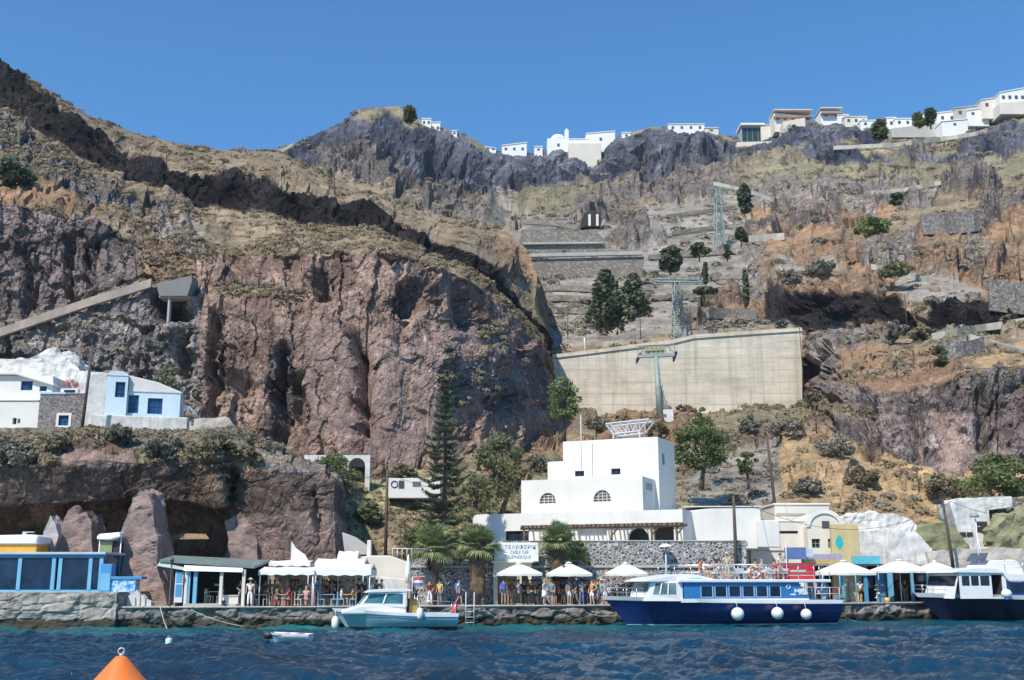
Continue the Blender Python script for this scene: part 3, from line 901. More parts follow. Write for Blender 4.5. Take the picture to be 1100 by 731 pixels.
DRY = leaf_mat('dry scrub', (0.15, 0.112, 0.068), (0.34, 0.262, 0.165), 0.85, 0.15)
OLV = leaf_mat('olive scrub', (0.115, 0.098, 0.058), (0.275, 0.232, 0.142), 0.85, 0.15)
GRY = leaf_mat('grey scrub', (0.12, 0.110, 0.09), (0.29, 0.27, 0.21), 0.85, 0.15)
soft = ['grass', 'olive', 'straw', 'rust', 'midrock', 'greyrock', 'terrace']
scrub('dry_scrub', 'caldera_slope', 11000, soft, (0.25, 1.15), [DRY, OLV, GRY, OLV], 1)
scrub('sparse_scrub', 'caldera_slope', 700, ['talus', 'bluerock'], (0.4, 1.3), [GRY, OLV], 2)
scrub('headland_scrub', 'headland', 4200, ['grass', 'rust', 'greycliff', 'greyrock', 'talus'], (0.25, 0.95), [DRY, OLV, DRY, DRY], 3)
scrub('bank_scrub', 'grassy_bank', 1600, ['green', 'grass', 'rust'], (0.2, 0.8), [OLV, OLV, DRY], 4)
scrub('shelf_scrub', 'rock_shelf', 2600, ['olive', 'grass', 'rust'], (0.2, 0.75), [OLV, GRY, DRY], 5, pyr=(462, 530), flat=0.2)
# ------------------------------------------------------------------ sea
def make_sea():
    x = np.arange(-62, 62.01, 0.17); y = np.arange(14, 95.01, 0.17)
    X, Y = np.meshgrid(x, y)
    rs = np.random.RandomState(3)
    Z = np.zeros_like(X); DX = np.zeros_like(X); DY = np.zeros_like(X)
    gust = 0.75 + 0.5 * fbm(np.stack([X / 16, Y / 9, 0 * X], -1), 3)
    for k in range(54):
        lam = 0.36 * 1.056 ** k * (0.85 + 0.3 * rs.rand())
        th = R(200) + rs.randn() * 0.62
        a = 0.0165 * lam ** 0.74 * (1.0 if lam < 2.5 else 0.8)
        kx, ky = math.cos(th) * 2 * math.pi / lam, math.sin(th) * 2 * math.pi / lam
        ph = kx * X + ky * Y + rs.rand() * 6.28 + 0.8 * perlin(np.stack([X / 7 + k, Y / 7, 0 * X], -1))
        amp = a * (gust if lam < 6 else 1.0)
        Z += amp * np.sin(ph); DX -= amp * 0.8 * math.cos(th) * np.cos(ph); DY -= amp * 0.8 * math.sin(th) * np.cos(ph)
    ef = np.clip(np.minimum(np.minimum(X + 62, 62 - X), np.minimum(Y - 14, 95 - Y)) / 4, 0, 1)
    lee = np.clip((84 - Y) / 22, 0.4, 1)            # calmer in the lee of the quay
    Z = Z * ef * lee
    V = np.stack([X + DX * ef * lee, Y + DY * ef * lee, Z], -1)
    # shallow sandy bottom along the quay shows turquoise
    sh = np.clip((Y - 61 - 0.06 * (X + 30) + 6 * fbm(np.stack([X / 10, Y / 5, 0 * X], -1), 3)) / 10, 0, 1) * np.clip((22 - X) / 24, 0.2, 1)
    nr, nc = X.shape
    idx = np.arange(nr * nc).reshape(nr, nc)
    f = np.stack([idx[:-1, :-1], idx[:-1, 1:], idx[1:, 1:], idx[1:, :-1]], -1).reshape(-1, 4)
    v = V.reshape(-1, 3); t = sh.reshape(-1)
    big = 2600.0
    ex = np.array([(-big, -big, 0), (big, -big, 0), (big, 14, 0), (-big, 14, 0), (-big, 95, 0), (-62, 95, 0), (-62, 14, 0), (62, 14, 0), (62, 95, 0), (big, 95, 0)], float)
    n = len(v)
    fe = np.array([(0, 1, 2, 3), (3, 6, 5, 4), (7, 2, 9, 8)]) + n
    v = np.concatenate([v, ex]); t = np.concatenate([t, np.zeros(len(ex))]); f = np.concatenate([f, fe])
    m, nt, b = nodes_of('sea water')
    at = nt.nodes.new('ShaderNodeAttribute'); at.attribute_name = 'tone'
    c = mixc(nt, 'MIX', at.outputs['Fac'], (0.0015, 0.038, 0.082), (0.007, 0.17, 0.175))
    n1 = noise(nt, coords(nt, (1, 1, 1)), 0.16, 4)
    c = mixc(nt, 'MULTIPLY', 1.0, c, ramp(nt, n1, [(0.35, 0.7), (0.65, 1.35)]))
    nt.links.new(c, b.inputs['Base Color'])
    b.inputs['Roughness'].default_value = 0.09
    b.inputs['IOR'].default_value = 1.333
    nz = noise(nt, coords(nt, (1, 1.6, 1)), 3.6, 6, 0.7)
    bump(nt, b, nz, 0.9, 0.15)
    o = np_mesh('sea', v, f, m, smooth=True, col=np.stack([t] * 3, -1))
    o['kind'] = 'structure'


make_sea()


# ------------------------------------------------------------------ quay
QF = [(-260, 68.5), (-40, 69.8), (126, 70.8)]                       # front edge of the higher left stretch
QM = [(126, 71.2), (220, 71.6), (360, 72.6), (500, 74.6), (650, 76.4), (780, 78.5), (900, 82.0), (1000, 85.5), (1250, 91)]
ZL, ZQ = 2.15, 1.2
QUAYSTONE = None


def quay_material():
    m, nt, b = nodes_of('weathered quay stone')
    v = coords(nt)
    sep = nt.nodes.new('ShaderNodeSeparateXYZ'); nt.links.new(v, sep.inputs[0])
    vo = nd(nt, 'ShaderNodeTexVoronoi', Scale=0.9); nt.links.new(coords(nt, (0.7, 0.7, 2.2)), vo.inputs['Vector'])
    base = ramp(nt, vo.outputs['Color'], [(0.1, (0.125, 0.112, 0.1)), (0.5, (0.21, 0.19, 0.17)), (0.9, (0.30, 0.275, 0.245))])
    n = noise(nt, v, 1.4, 7, 0.7)
    c = mixc(nt, 'MULTIPLY', 1.0, base, ramp(nt, n, [(0.3, 0.45), (0.5, 0.95), (0.72, 1.45)]))
    at = nt.nodes.new('ShaderNodeAttribute'); at.attribute_name = 'tone'
    c = mixc(nt, 'MIX', at.outputs['Fac'], c, mixc(nt, 'MULTIPLY', 1.0, (0.52, 0.48, 0.42), ramp(nt, n, [(0.3, 0.5), (0.6, 1.0)])))
    st = ramp(nt, noise(nt, coords(nt, (1, 1, 0.06)), 1.1, 4, 0.7), [(0.52, 0.0), (0.68, 0.75)])
    c = mixc(nt, 'MIX', st, c, (0.075, 0.06, 0.048))
    # weed and wet stone at the waterline
    nb = nd(nt, 'ShaderNodeMath', operation='MULTIPLY_ADD'); nb.inputs[1].default_value = -0.9
    nt.links.new(n, nb.inputs[0]); nt.links.new(sep.outputs[2], nb.inputs[2])
    wet = ramp(nt, nb.outputs[0], [(0.0, 1.0), (0.16, 0.0)])
    c = mixc(nt, 'MIX', wet, c, (0.045, 0.040, 0.026))
    nt.links.new(c, b.inputs['Base Color'])
    b.inputs['Roughness'].default_value = 0.8
    bump(nt, b, mixc(nt, 'ADD', 0.6, vo.outputs['Distance'], n), 0.9, 0.14)
    return m


def quay_part(pts, z, pale, rough, seed, name):
    """Face built as broken masonry, with the paved top behind it."""
    w = [Vector((Xp(px, Y, z), Y, 0)) for px, Y in pts]
    L = []; acc = 0
    for i in range(len(w) - 1):
        d = (w[i + 1] - w[i]); n = max(2, int(d.length / 0.13))
        for k in range(n): L.append(w[i] + d * k / n)
    L.append(w[-1]); L = np.array([tuple(p) for p in L])
    tx = np.gradient(L, axis=0); nrm = np.stack([tx[:, 1], -tx[:, 0], 0 * tx[:, 0]], -1); nrm /= np.linalg.norm(nrm, axis=1)[:, None]
    zs = np.concatenate([np.linspace(-0.8, z, int((z + 0.8) / 0.1) + 1)])
    g = np.repeat(L[None], len(zs), 0).copy(); g[..., 2] = zs[:, None]
    c1, c2, cv = cell(g * np.array([0.75, 0.75, 1.9]) + seed)
    edge = np.clip((c2 - c1) / 0.16, 0, 1)
    d = rough * ((cv - 0.5) * 0.34 - 0.12 * (1 - edge) + 0.22 * fbm(g / 0.9, 3))
    top = np.clip((z - g[..., 2]) / 0.15, 0.1, 1)
    g = g + nrm[None] * (d * top)[..., None]
    g[..., 2] += (g[..., 2] > z - 0.05) * 0.03 * fbm(g / 1.5, 2)
    nr, nc = g.shape[:2]
    # lip and back edge
    back = np.repeat(L[None], 3, 0).copy(); back[0] += -nrm * 0.35; back[1] += np.array([0, 9, 0]); back[2] += np.array([0, 22, 0])
    back[..., 2] = np.array([z + 0.02, z + 0.03, z + 0.05])[:, None]
    g = np.concatenate([g, back], 0); nr += 3
    idx = np.arange(nr * nc).reshape(nr, nc)
    f = np.stack([idx[:-1, :-1], idx[:-1, 1:], idx[1:, 1:], idx[1:, :-1]], -1).reshape(-1, 4)
    tone = np.full((nr, nc), pale); tone[-3:] = 1.0
    tone[-4] = 0.7
    o = np_mesh(name, g.reshape(-1, 3), f, QUAYSTONE, smooth=False, col=np.stack([tone.ravel()] * 3, -1))
    o['kind'] = 'structure'
    return o


QUAYSTONE = quay_material()
quay_part(QM, ZQ, 0.12, 1.0, 3.0, 'quay')
quay_part(QF, ZL, 0.72, 0.55, 8.0, 'quay')
# end return of the higher stretch
eb = MB(); x0 = Xp(126, 70.8, 2); eb.box(x0 - 0.8, x0 + 0.05, 70.9, 88, -0.5, ZL - 0.01)
o = eb.build('quay', QUAYSTONE); o['kind'] = 'structure'
# coping strip along the main quay
cb = MB()
for i in range(len(QM) - 1):
    (pa, ya), (pb, yb) = QM[i], QM[i + 1]
    a = Vector((Xp(pa, ya, ZQ), ya, 0)); b_ = Vector((Xp(pb, yb, ZQ), yb, 0))
    d = (b_ - a); L = d.length; d.normalize(); n_ = Vector((d.y, -d.x, 0))
    k = 0.0
    while k < L - 0.02:
        s = min(rnd.uniform(1.2, 2.2), L - k); p = a + d * (k + 0.01); q = a + d * (k + s - 0.015); k += s
        o0 = rnd.uniform(-0.03, 0.05); h = 0.07 + rnd.uniform(0, 0.03)
        cb.add([p + n_ * (0.1 + o0), q + n_ * (0.1 + o0), q - n_ * 0.6, p - n_ * 0.6], [], 0)
        base = len(cb.v) - 4
        vs = cb.v[base:]; cb.v = cb.v[:base]
        cb.add([(x, y, z + ZQ) for x, y, z in vs] + [(x, y, z + ZQ + h) for x, y, z in vs], [(3, 2, 1, 0), (4, 5, 6, 7), (0, 1, 5, 4), (1, 2, 6, 5), (2, 3, 7, 6), (3, 0, 4, 7)])
o = cb.build('quay_coping', mat('coping stone', (0.46, 0.43, 0.37), 0.9, 0.25, 1.2, 0.03, streak=0.5, stain=(0.2, 0.18, 0.15)), bevel=0.02); o['kind'] = 'structure'


# ------------------------------------------------------------------ boats
NAVY = mat('navy hull paint', (0.010, 0.030, 0.13), 0.22, 0.18, 0.8, spec=0.5, streak=0.25, stain=(0.05, 0.08, 0.2))
INK = mat('dark navy hull paint', (0.008, 0.010, 0.034), 0.22, 0.2, 0.8, streak=0.2, stain=(0.05, 0.05, 0.07))
GEL = mat('white gelcoat', (0.80, 0.80, 0.78), 0.3, 0.04, 1.0, streak=0.12, stain=(0.55, 0.52, 0.45))
BOATBLUE = mat('bright blue boat paint', (0.03, 0.19, 0.46), 0.3, 0.1, 1.0)
TEAL = mat('faded teal hull', (0.24, 0.44, 0.46), 0.55, 0.15, 1.0, streak=0.5, stain=(0.36, 0.42, 0.42))
ANTIF = mat('rusty antifouling', (0.13, 0.055, 0.04), 0.8, 0.4, 1.5)
REDP = mat('red paint', (0.55, 0.03, 0.04), 0.45, 0.1, 1.0)
ORANGE = mat('orange plastic', (0.80, 0.19, 0.03), 0.45, 0.08, 1.0, streak=0.25, stain=(0.5, 0.2, 0.08))
RUBBER = mat('black rubber', (0.02, 0.02, 0.02), 0.8)
STEEL = mat('stainless rail', (0.55, 0.55, 0.55), 0.25, 0.1, 1.0, metal=0.8)


class Hull:
    def __init__(s, L, B, sheer, rake=1.8, draft=0.7, full=2.4, tr=0.82):
        s.L, s.B, s.sheer, s.rake, s.draft, s.full, s.tr = L, B, sheer, rake, draft, full, tr

    def hb(s, t):
        return s.B / 2 * (1 - max(0, (t - 0.45) / 0.55) ** s.full) * (s.tr + (1 - s.tr) * min(1, t / 0.3))

    def pt(s, t, w, side):
        """t along the length, w = height as a fraction 0 (keel) .. 1 (sheer)."""
        zs = s.sheer(t); z = -s.draft + (zs + s.draft) * w
        k = math.sqrt(max(0, w)) if w < 0.35 else 1 - 0.41 * max(0.0, 1 - (w - 0.35) / 0.65) ** 2.6
        bowf = max(0, (t - 0.6) / 0.4)
        k = k * (1 - bowf) + (w ** 1.25) * bowf
        x = (s.L - s.rake) * t + s.rake * t ** 3 * w
        return (x, side * s.hb(t) * k, z)

    def band(s, mb, za, zb, m=0, off=0.0, n=34, rows=5):
        """Skin between heights za(t) and zb(t) (metres), both sides and the transom."""
        for side in (1, -1):
            vs = []
            for i in range(n + 1):
                t = i / n
                zs = s.sheer(t)
                for j in range(rows + 1):
                    a = za(t) if callable(za) else za; b = zb(t) if callable(zb) else zb
                    z = a + (b - a) * j / rows
                    w = (z + s.draft) / (zs + s.draft)
                    p = s.pt(t, w, side)
                    vs.append((p[0] + off * (t > 0.97), p[1] + side * off, p[2]))
            fs = []
            for i in range(n):
                for j in range(rows):
                    q = (i * (rows + 1) + j, (i + 1) * (rows + 1) + j, (i + 1) * (rows + 1) + j + 1, i * (rows + 1) + j + 1)
                    fs.append(q if side > 0 else q[::-1])
            mb.add(vs, fs, m, True)
        vs = []
        for side in (1, -1):
            for j in range(rows + 1):
                a = za(0) if callable(za) else za; b = zb(0) if callable(zb) else zb
                z = a + (b - a) * j / rows
                p = s.pt(0, (z + s.draft) / (s.sheer(0) + s.draft), side); vs.append((p[0] - off, p[1] + side * off, p[2]))
        mb.add(vs, [(j, j + 1, rows + 1 + j + 1, rows + 1 + j) for j in range(rows)], m)
        return mb

    def deck(s, mb, dz=-0.05, m=0, n=30):
        vs = []
        for i in range(n + 1):
            t = i / n
            for side in (1, -1):
                p = s.pt(t, 1.0, side); vs.append((p[0], p[1] * 0.97, p[2] + dz))
        return mb.add(vs, [(2 * i, 2 * i + 2, 2 * i + 3, 2 * i + 1) for i in range(n)], m)


def rail(mb, pts, h, r=0.022, gap=1.2, mid=True):
    """Guard rail along pts: stanchions, top and middle wires."""
    pts = [Vector(p) for p in pts]
    mb.tube([p + Vector((0, 0, h)) for p in pts], r, 6)
    if mid: mb.tube([p + Vector((0, 0, h * 0.5)) for p in pts], r * 0.7, 6)
    for a, b in zip(pts[:-1], pts[1:]):
        n = max(1, int((b - a).length / gap))
        for k in range(n): mb.bar(a + (b - a) * k / n, a + (b - a) * k / n + Vector((0, 0, h)), r)
    mb.bar(pts[-1], pts[-1] + Vector((0, 0, h)), r)


def lifebuoy(x, y, z, label, parent_rot=0.0, r=0.36):
    t = thing('lifebuoy', label, 'lifebuoy', (x, y, z), parent_rot)
    mb = MB().torus((0, 0, 0), r, 0.085, 'y', 24, 8, mfun=lambda u: 1 if (u * 4) % 1 < 0.28 else 0)
    mb.build('ring', [mat('orange ring', (0.75, 0.16, 0.05), 0.5), WHITEMETAL], t)
    rb = MB().torus((0, 0, 0), r + 0.1, 0.014, 'y', 20, 5)
    rb.build('grab_rope', WHITEMETAL, t)


# --- blue excursion boat
bow, stern = (647, 73.4), (889, 77.4)
sx, sy = Xp(stern[0], stern[1], 0.8), stern[1]
bx_, by_ = Xp(bow[0], bow[1], 1.6), bow[1]
rot = math.atan2(by_ - sy, bx_ - sx); L = math.hypot(bx_ - sx, by_ - sy)
boat = thing('excursion_boat', 'blue excursion boat with white cabin roof and round white fenders', 'boat', (sx, sy, 0), rot)
BL = L / 250.0
lx = lambda px: (897 - px) * BL
HW = 2.0
hu = Hull(L, 4.6, lambda t: 1.62 + 0.28 * t ** 2.2, 2.4, 0.7, 2.6, 0.86)
top = lambda t: hu.sheer(t) - 0.27
hu.band(MB(), -0.62, 0.02).build('hull_bottom', ANTIF, boat)
hu.band(MB(), 0.02, 0.10, off=0.012, rows=2).build('boot_stripe', WHITEMETAL, boat)
hu.band(MB(), 0.10, top).build('hull', NAVY, boat)
gm = hu.band(MB(), top, hu.sheer, off=0.05, rows=3); hu.deck(gm, 0.0); gm.build('gunwale', GEL, boat)
hu.band(MB(), lambda t: top(t) - 0.05, lambda t: top(t) + 0.03, off=0.085, rows=2).build('rubbing_strake', NAVY, boat)
zw0, zw1, zr = 1.75, 2.62, 2.76
wins = [(740, 753.3), (755.2, 768.5), (770.4, 783.7), (785.6, 798.6), (800.5, 813.3), (815.2, 828)]
xa, xb = lx(862), lx(722)
holes = [(lx(b), lx(a), zw0 + 0.06, zw1 - 0.06) for a, b in wins]
for sgn in (1, -1):
    mb = MB(); y0 = sgn * HW - (0.06 if sgn > 0 else 0)
    mb.wall(xa + 0.9, xb, 1.55, zr, [(h[0], h[1], h[2], h[3]) for h in holes], y0, 0.06)
    mb.add([(xa, y0, 1.55), (xa + 0.9, y0, 1.55), (xa + 0.9, y0, zr), (xa, y0 + 0.06, 1.55), (xa + 0.9, y0 + 0.06, 1.55), (xa + 0.9, y0 + 0.06, zr)],
           [(0, 1, 2), (5, 4, 3), (0, 2, 5, 3), (0, 3, 4, 1)])
    mb.build('cabin_side', BOATBLUE, boat)
    yo = sgn * (HW + 0.015)
    wb = MB(); wb.box(xa + 0.2, lx(719), min(yo, yo - sgn * 0.07), max(yo, yo - sgn * 0.07), 1.5, 1.73); wb.build('side_panel', GEL, boat)
    for h in holes:
        fr = MB()
        for a, b, c, d in ((h[0], h[0] + 0.04, h[2], h[3]), (h[1] - 0.04, h[1], h[2], h[3]), (h[0] + 0.04, h[1] - 0.04, h[2], h[2] + 0.04), (h[0] + 0.04, h[1] - 0.04, h[3] - 0.04, h[3])):
            fr.box(a, b, min(yo, yo - sgn * 0.06), max(yo, yo - sgn * 0.06), c, d)
        f_ = fr.build('window', mat('pale blue frame', (0.42, 0.60, 0.76), 0.5), boat)
        pn = MB(); pn.box(h[0] + 0.06, h[1] - 0.06, sgn * HW - 0.035, sgn * HW - 0.02, h[2] + 0.05, h[3] - 0.05); pn.build('pane', glass_mat('boat window glass', (0.012, 0.03, 0.07)), f_)
    # white ring and fish painted on the rear panel
    em = MB(); c0 = lx(838)
    MB().torus((c0 + 0.1, yo, 2.48), 0.13, 0.035, 'y', 16, 5).build('ring_emblem', WHITEMETAL, boat)
    for ex, ez, s in ((lx(851), 2.22, 0.27), (lx(854), 2.06, 0.2), (lx(842), 1.98, 0.13)):
        em.prism([(ex + s * math.cos(u) * 1.3, ez + s * 0.5 * math.sin(u)) for u in [k * math.pi / 6 for k in range(12)]], 'y', yo - 0.012, yo + 0.012)
        em.prism([(ex + s * 1.1, ez), (ex + s * 1.9, ez + s * 0.55), (ex + s * 1.9, ez - s * 0.55)], 'y', yo - 0.011, yo + 0.011)
    em.build('emblem', WHITEMETAL, boat)
rf = MB(); rf.box(lx(884), lx(716), -HW - 0.18, HW + 0.18, zr, zr + 0.2); rf.build('roof', GEL, boat, bevel=0.05, seg=2)
bulk = MB(); bulk.box(xa + 0.95, xa + 1.0, -HW + 0.1, HW - 0.1, 1.55, zr); bulk.build('bulkhead', BOATBLUE, boat)
ins = MB(); ins.box(xa + 1.05, xb - 0.1, -0.03, 0.03, 1.6, 2.7); ins.build('saloon_divider', DARKIN, boat)
# wheelhouse
wa, wb_ = lx(721), lx(689)
cab = MB()
fl = lambda z: (z - 1.7) / 1.1
for sgn in (1, -1):
    y0 = sgn * (HW - 0.05)
    vs = [(wa, y0, 1.6), (wb_ + 0.3, y0 * 0.82, 1.6), (wb_ - 0.1, y0 * 0.8, 2.85), (wa, y0, 2.85)]
    ws = [(wa + 0.42, y0 * 0.985, 2.0), (wb_ - 0.15, y0 * 0.845, 2.0), (wb_ - 0.38, y0 * 0.835, 2.72), (wa + 0.42, y0 * 0.985, 2.72)]
    cab.add(vs + ws, [(0, 1, 5, 4), (1, 2, 6, 5), (2, 3, 7, 6), (3, 0, 4, 7)])
    gp = MB(); gp.add([(x, y - sgn * 0.02, z) for x, y, z in ws], [(0, 1, 2, 3)]); gp.build('windscreen', glass_mat('pale wheelhouse glass', (0.16, 0.23, 0.25), 0.05), boat)
    mu = MB()
    for k in (0.36, 0.7):
        a = Vector(ws[0]).lerp(Vector(ws[1]), k); b = Vector(ws[3]).lerp(Vector(ws[2]), k); mu.sq(a, b, 0.07)
    mu.build('window_post', GEL, boat)
vs = [(wb_ + 0.3, HW * 0.8, 1.6), (wb_ + 0.3, -HW * 0.8, 1.6), (wb_ - 0.1, -HW * 0.78, 2.85), (wb_ - 0.1, HW * 0.78, 2.85)]
cab.add(vs, [(0, 1, 2, 3)]); cab.build('wheelhouse', GEL, boat)
fw = MB(); fw.box(wb_ + 0.08, wb_ + 0.13, -1.3, 1.3, 2.05, 2.7); fw.build('front_windscreen', glass_mat('pale wheelhouse glass', (0.16, 0.23, 0.25)), boat)
hood = MB()
prof = [(lx(681), 2.86), (lx(690), 3.02), (lx(705), 3.16), (lx(722), 3.30), (lx(738), 3.26), (lx(757), 2.97), (lx(757), 2.84), (lx(681), 2.80)]
for sc_, y0, y1 in ((1, -HW * 0.9, HW * 0.9),):
    hood.prism(prof, 'y', y0, y1)
hood.build('wheelhouse_roof', GEL, boat, bevel=0.12, seg=3)
sw = MB(); sw.prism([(lx(731) - .9, 2.98), (lx(731) + .3, 3.0), (lx(731) - .1, 3.10), (lx(731) - .8, 3.08)], 'y', HW * .9, HW * .9 + 0.015); sw.build('roof_marking', mat('pale teal marking', (0.35, 0.62, 0.62), 0.5), boat)
rl = MB()
rail(rl, [(lx(720), -HW, zr + .2), (lx(884), -HW, zr + .2), (lx(884), HW, zr + .2), (lx(760), HW, zr + .2)], 0.95, 0.024, 1.1)
rl.build('upper_rail', STEEL, boat)
rb = MB()
rail(rb, [hu.pt(t, 1.0, 1) for t in (0.86, 0.9, 0.94, 0.98, 1.0)], 0.55, 0.02, 0.9)
rail(rb, [hu.pt(t, 1.0, -1) for t in (0.86, 0.9, 0.94, 0.98, 1.0)], 0.55, 0.02, 0.9)
rb.build('bow_rail', STEEL, boat)
# open stern: posts, steps and rail
st_ = MB()
for px in (864, 872, 881):
    for sgn in (1, -1): MB().bar((lx(px) + (0.5 if px == 872 else 0), sgn * (HW - .1), 1.6), (lx(px), sgn * (HW - .1), zr), 0.05).build('stern_post', BOATBLUE, boat)
sl = MB()
for k in range(5): sl.box(lx(872) - .1 + k * .14, lx(872) + .25 + k * .14, -.4, .4, 1.65 + k * .24, 1.7 + k * .24)
sl.build('stern_ladder', GEL, boat)
sr = MB(); rail(sr, [(lx(866), HW + .05, 1.62), (lx(895), HW - .1, 1.62), (lx(896), -HW + .1, 1.62), (lx(866), -HW - .05, 1.62)], 0.8, 0.024, 1.0); sr.build('stern_rail', GEL, boat)
# red locker and benches on the upper deck
zd = zr + .2
rc = MB(); rc.box(lx(879), lx(845), -.75, .75, zd, zd + 1.02); rc.box(lx(880), lx(844), -.82, .82, zd + 1.02, zd + 1.08)
rc_o = rc.build('deck_locker', REDP, boat, bevel=0.04)
lm = MB(); lm.box(lx(868), lx(850), .752, .766, zd + .5, zd + .62); lm.box(lx(878), lx(846), .752, .76, zd + .24, zd + .29); lm.build('locker_trim', mat('pale green trim', (0.35, 0.6, 0.5), 0.5), rc_o)
for px in (768, 788, 806, 824, 838):
    bn = MB(); x = lx(px); bn.box(x - .25, x + .2, -.5, 1.4, zd + .38, zd + .44); bn.box(x - .3, x - .25, -.5, 1.4, zd + .55, zd + .72)
    bn.box(x - .3, x - .25, .4, .5, zd + .4, zd + .6)
    for yy in (-.4, 1.2): bn.box(x - .05, x + .02, yy - .04, yy + .04, zd, zd + .38)
    bn.build('bench', mat('pale deck bench', (0.55, 0.58, 0.6), 0.5), boat)
MB().bar((lx(845), 0.9, zd), (lx(845) , 0.9, zd + 2.4), 0.03).build('flag_mast', GEL, boat); MB().bar((lx(890), 0, 1.6), (lx(890) - .3, 0, 3.6), 0.03).build('flag_mast', GEL, boat)
Mb = Matrix.Translation(boat.location) @ Matrix.Rotation(rot, 4, 'Z')
for i, (px, zc, r) in enumerate(((774.5, 0.78, .42), (818, 0.80, .40), (850, 0.72, .36))):
    p = Mb @ Vector((lx(px), 2.62 - .02 * i, zc))
    fo = thing('fender', ['largest round white fender hung amidships on blue excursion boat', 'middle round white fender hung on side of blue excursion boat', 'small round white fender nearest stern of blue excursion boat'][i], 'fender', p, rot, 'round fenders along the blue hull')
    MB().ball((0, 0, 0), r, 18).build('float', WHITEMETAL, fo)
    MB().bar((0, 0, r - .02), (0, -.25, 1.72 - zc), 0.018).build('lanyard', WHITEMETAL, fo)
p = Mb @ Vector((lx(798.5), HW + .1, zd + .45)); lifebuoy(p.x, p.y, p.z, 'orange and white lifebuoy on upper rail of blue excursion boat', rot)

# --- dark boat at the right edge
bow2, st2 = (983, 82.2), (1262, 86.5)
sx, sy = Xp(st2[0], st2[1], .8), st2[1]; bx_, by_ = Xp(bow2[0], bow2[1], 1.7), bow2[1]
rot2 = math.atan2(by_ - sy, bx_ - sx); L2 = math.hypot(bx_ - sx, by_ - sy)
bt = thing('passenger_boat', 'dark navy passenger boat with flybridge and radar mast cut by frame edge', 'boat', (sx, sy, 0), rot2)
l2 = lambda px: (1262 - px) * L2 / 279.0
h2 = Hull(L2, 5.0, lambda t: 1.65 + .35 * t ** 2, 2.8, .8, 2.5, .86)
tp2 = lambda t: h2.sheer(t) - .3
h2.band(MB(), -.7, .05).build('hull_bottom', mat('black antifouling', (.02, .02, .025), .7), bt)
h2.band(MB(), .05, tp2).build('hull', INK, bt)
g2 = h2.band(MB(), tp2, h2.sheer, off=.05, rows=3); h2.deck(g2, 0); g2.build('gunwale', GEL, bt)
# house: raked front with three windows, door, blue side
W2 = 1.95
zt = 3.42
for sgn in (1, -1):
    y0 = sgn * W2 - (0.06 if sgn > 0 else 0)
    hs = [(l2(1024.5), l2(1016.5), 2.5, 3.2), (l2(1034), l2(1026), 2.5, 3.2), (l2(1045), l2(1035.5), 2.5, 3.2), (l2(1058), l2(1047), 1.72, 3.28)]
    mb = MB(); mb.wall(l2(1062), l2(1014), 1.6, zt, hs, y0, .06); mb.build('house_side', GEL, bt)
    for h in hs[:3]:
        MB().box(h[0], h[1], sgn * W2 - .04, sgn * W2 - .02, h[2], h[3]).build('side_window', glass_mat('dark window glass', (0.02, 0.03, 0.05)), bt)
    MB().box(l2(1230), l2(1062), min(y0, y0 + .06), max(y0, y0 + .06), 1.6, 2.75).build('saloon_side', mat('deep blue saloon side', (.02, .05, .22), .35, .2, .6), bt)
    sg = MB(); sg.box(l2(1220), l2(1066), sgn * (W2 + .02) - .01, sgn * (W2 + .02) + .01, 2.0, 2.6); sg.build('saloon_window', glass_mat('boat window glass', (0.012, 0.03, 0.07)), bt)
MB().box(l2(1062), l2(1058) , -W2 + .1, W2 - .1, 1.6, 3.3).build('inner_wall', DARKIN, bt)
fr = MB(); fr.add([(l2(1014) + .5, -W2, 1.6), (l2(1014) + .5, W2, 1.6), (l2(1014) - .0, W2, zt), (l2(1014) - .0, -W2, zt)], [(0, 1, 2, 3)]); fr.build('house_front', GEL, bt)
MB().add([(l2(1014) + .29, -W2 + .2, 2.5), (l2(1014) + .29, W2 - .2, 2.5), (l2(1014) + .09, W2 - .2, 3.2), (l2(1014) + .09, -W2 + .2, 3.2)], [(0, 1, 2, 3)]).build('front_window', glass_mat('dark window glass', (0.02, 0.03, 0.05)), bt)
rf = MB(); rf.prism([(l2(1006), zt + .0), (l2(1012), zt + .22), (l2(1030), zt + .36), (l2(1052), zt + .36), (l2(1064), zt - .05), (l2(1240), zt - .45), (l2(1240), zt - .65), (l2(1064), zt - .6), (l2(1058), zt - .05)], 'y', -W2 - .15, W2 + .15)
rf.build('house_roof', GEL, bt, bevel=.05, seg=2)
fb = MB(); fb.prism([(l2(1048), zt + .36), (l2(1056), zt + .9), (l2(1082), zt + .9), (l2(1090), zt - .12), (l2(1064), zt - .05)], 'y', -1.3, 1.3); fb.build('flybridge', GEL, bt, bevel=.06)
fs = MB(); fs.add([(l2(1049), -1.2, zt + .85), (l2(1049), 1.2, zt + .85), (l2(1054), 1.1, zt + 1.45), (l2(1054), -1.1, zt + 1.45)], [(0, 1, 2, 3)]); fs.build('flybridge_screen', glass_mat('smoked screen', (.08, .1, .12)), bt)
rl = MB(); rail(rl, [(l2(1062), W2, zt + .0), (l2(1100), W2, zt - .12), (l2(1240), W2, zt - .45)], .9, .024, 1.1); rail(rl, [(l2(1062), -W2, zt + .0), (l2(1240), -W2, zt - .45)], .9, .024, 1.1); rl.build('upper_rail', STEEL, bt)
rl = MB()
for sgn in (1, -1): rail(rl, [h2.pt(t, 1.0, sgn) for t in (.8, .86, .92, .97, 1.0)], .55, .022, .9)
rl.build('bow_rail', STEEL, bt)
zz = lambda py: Zp(py, 83.2)
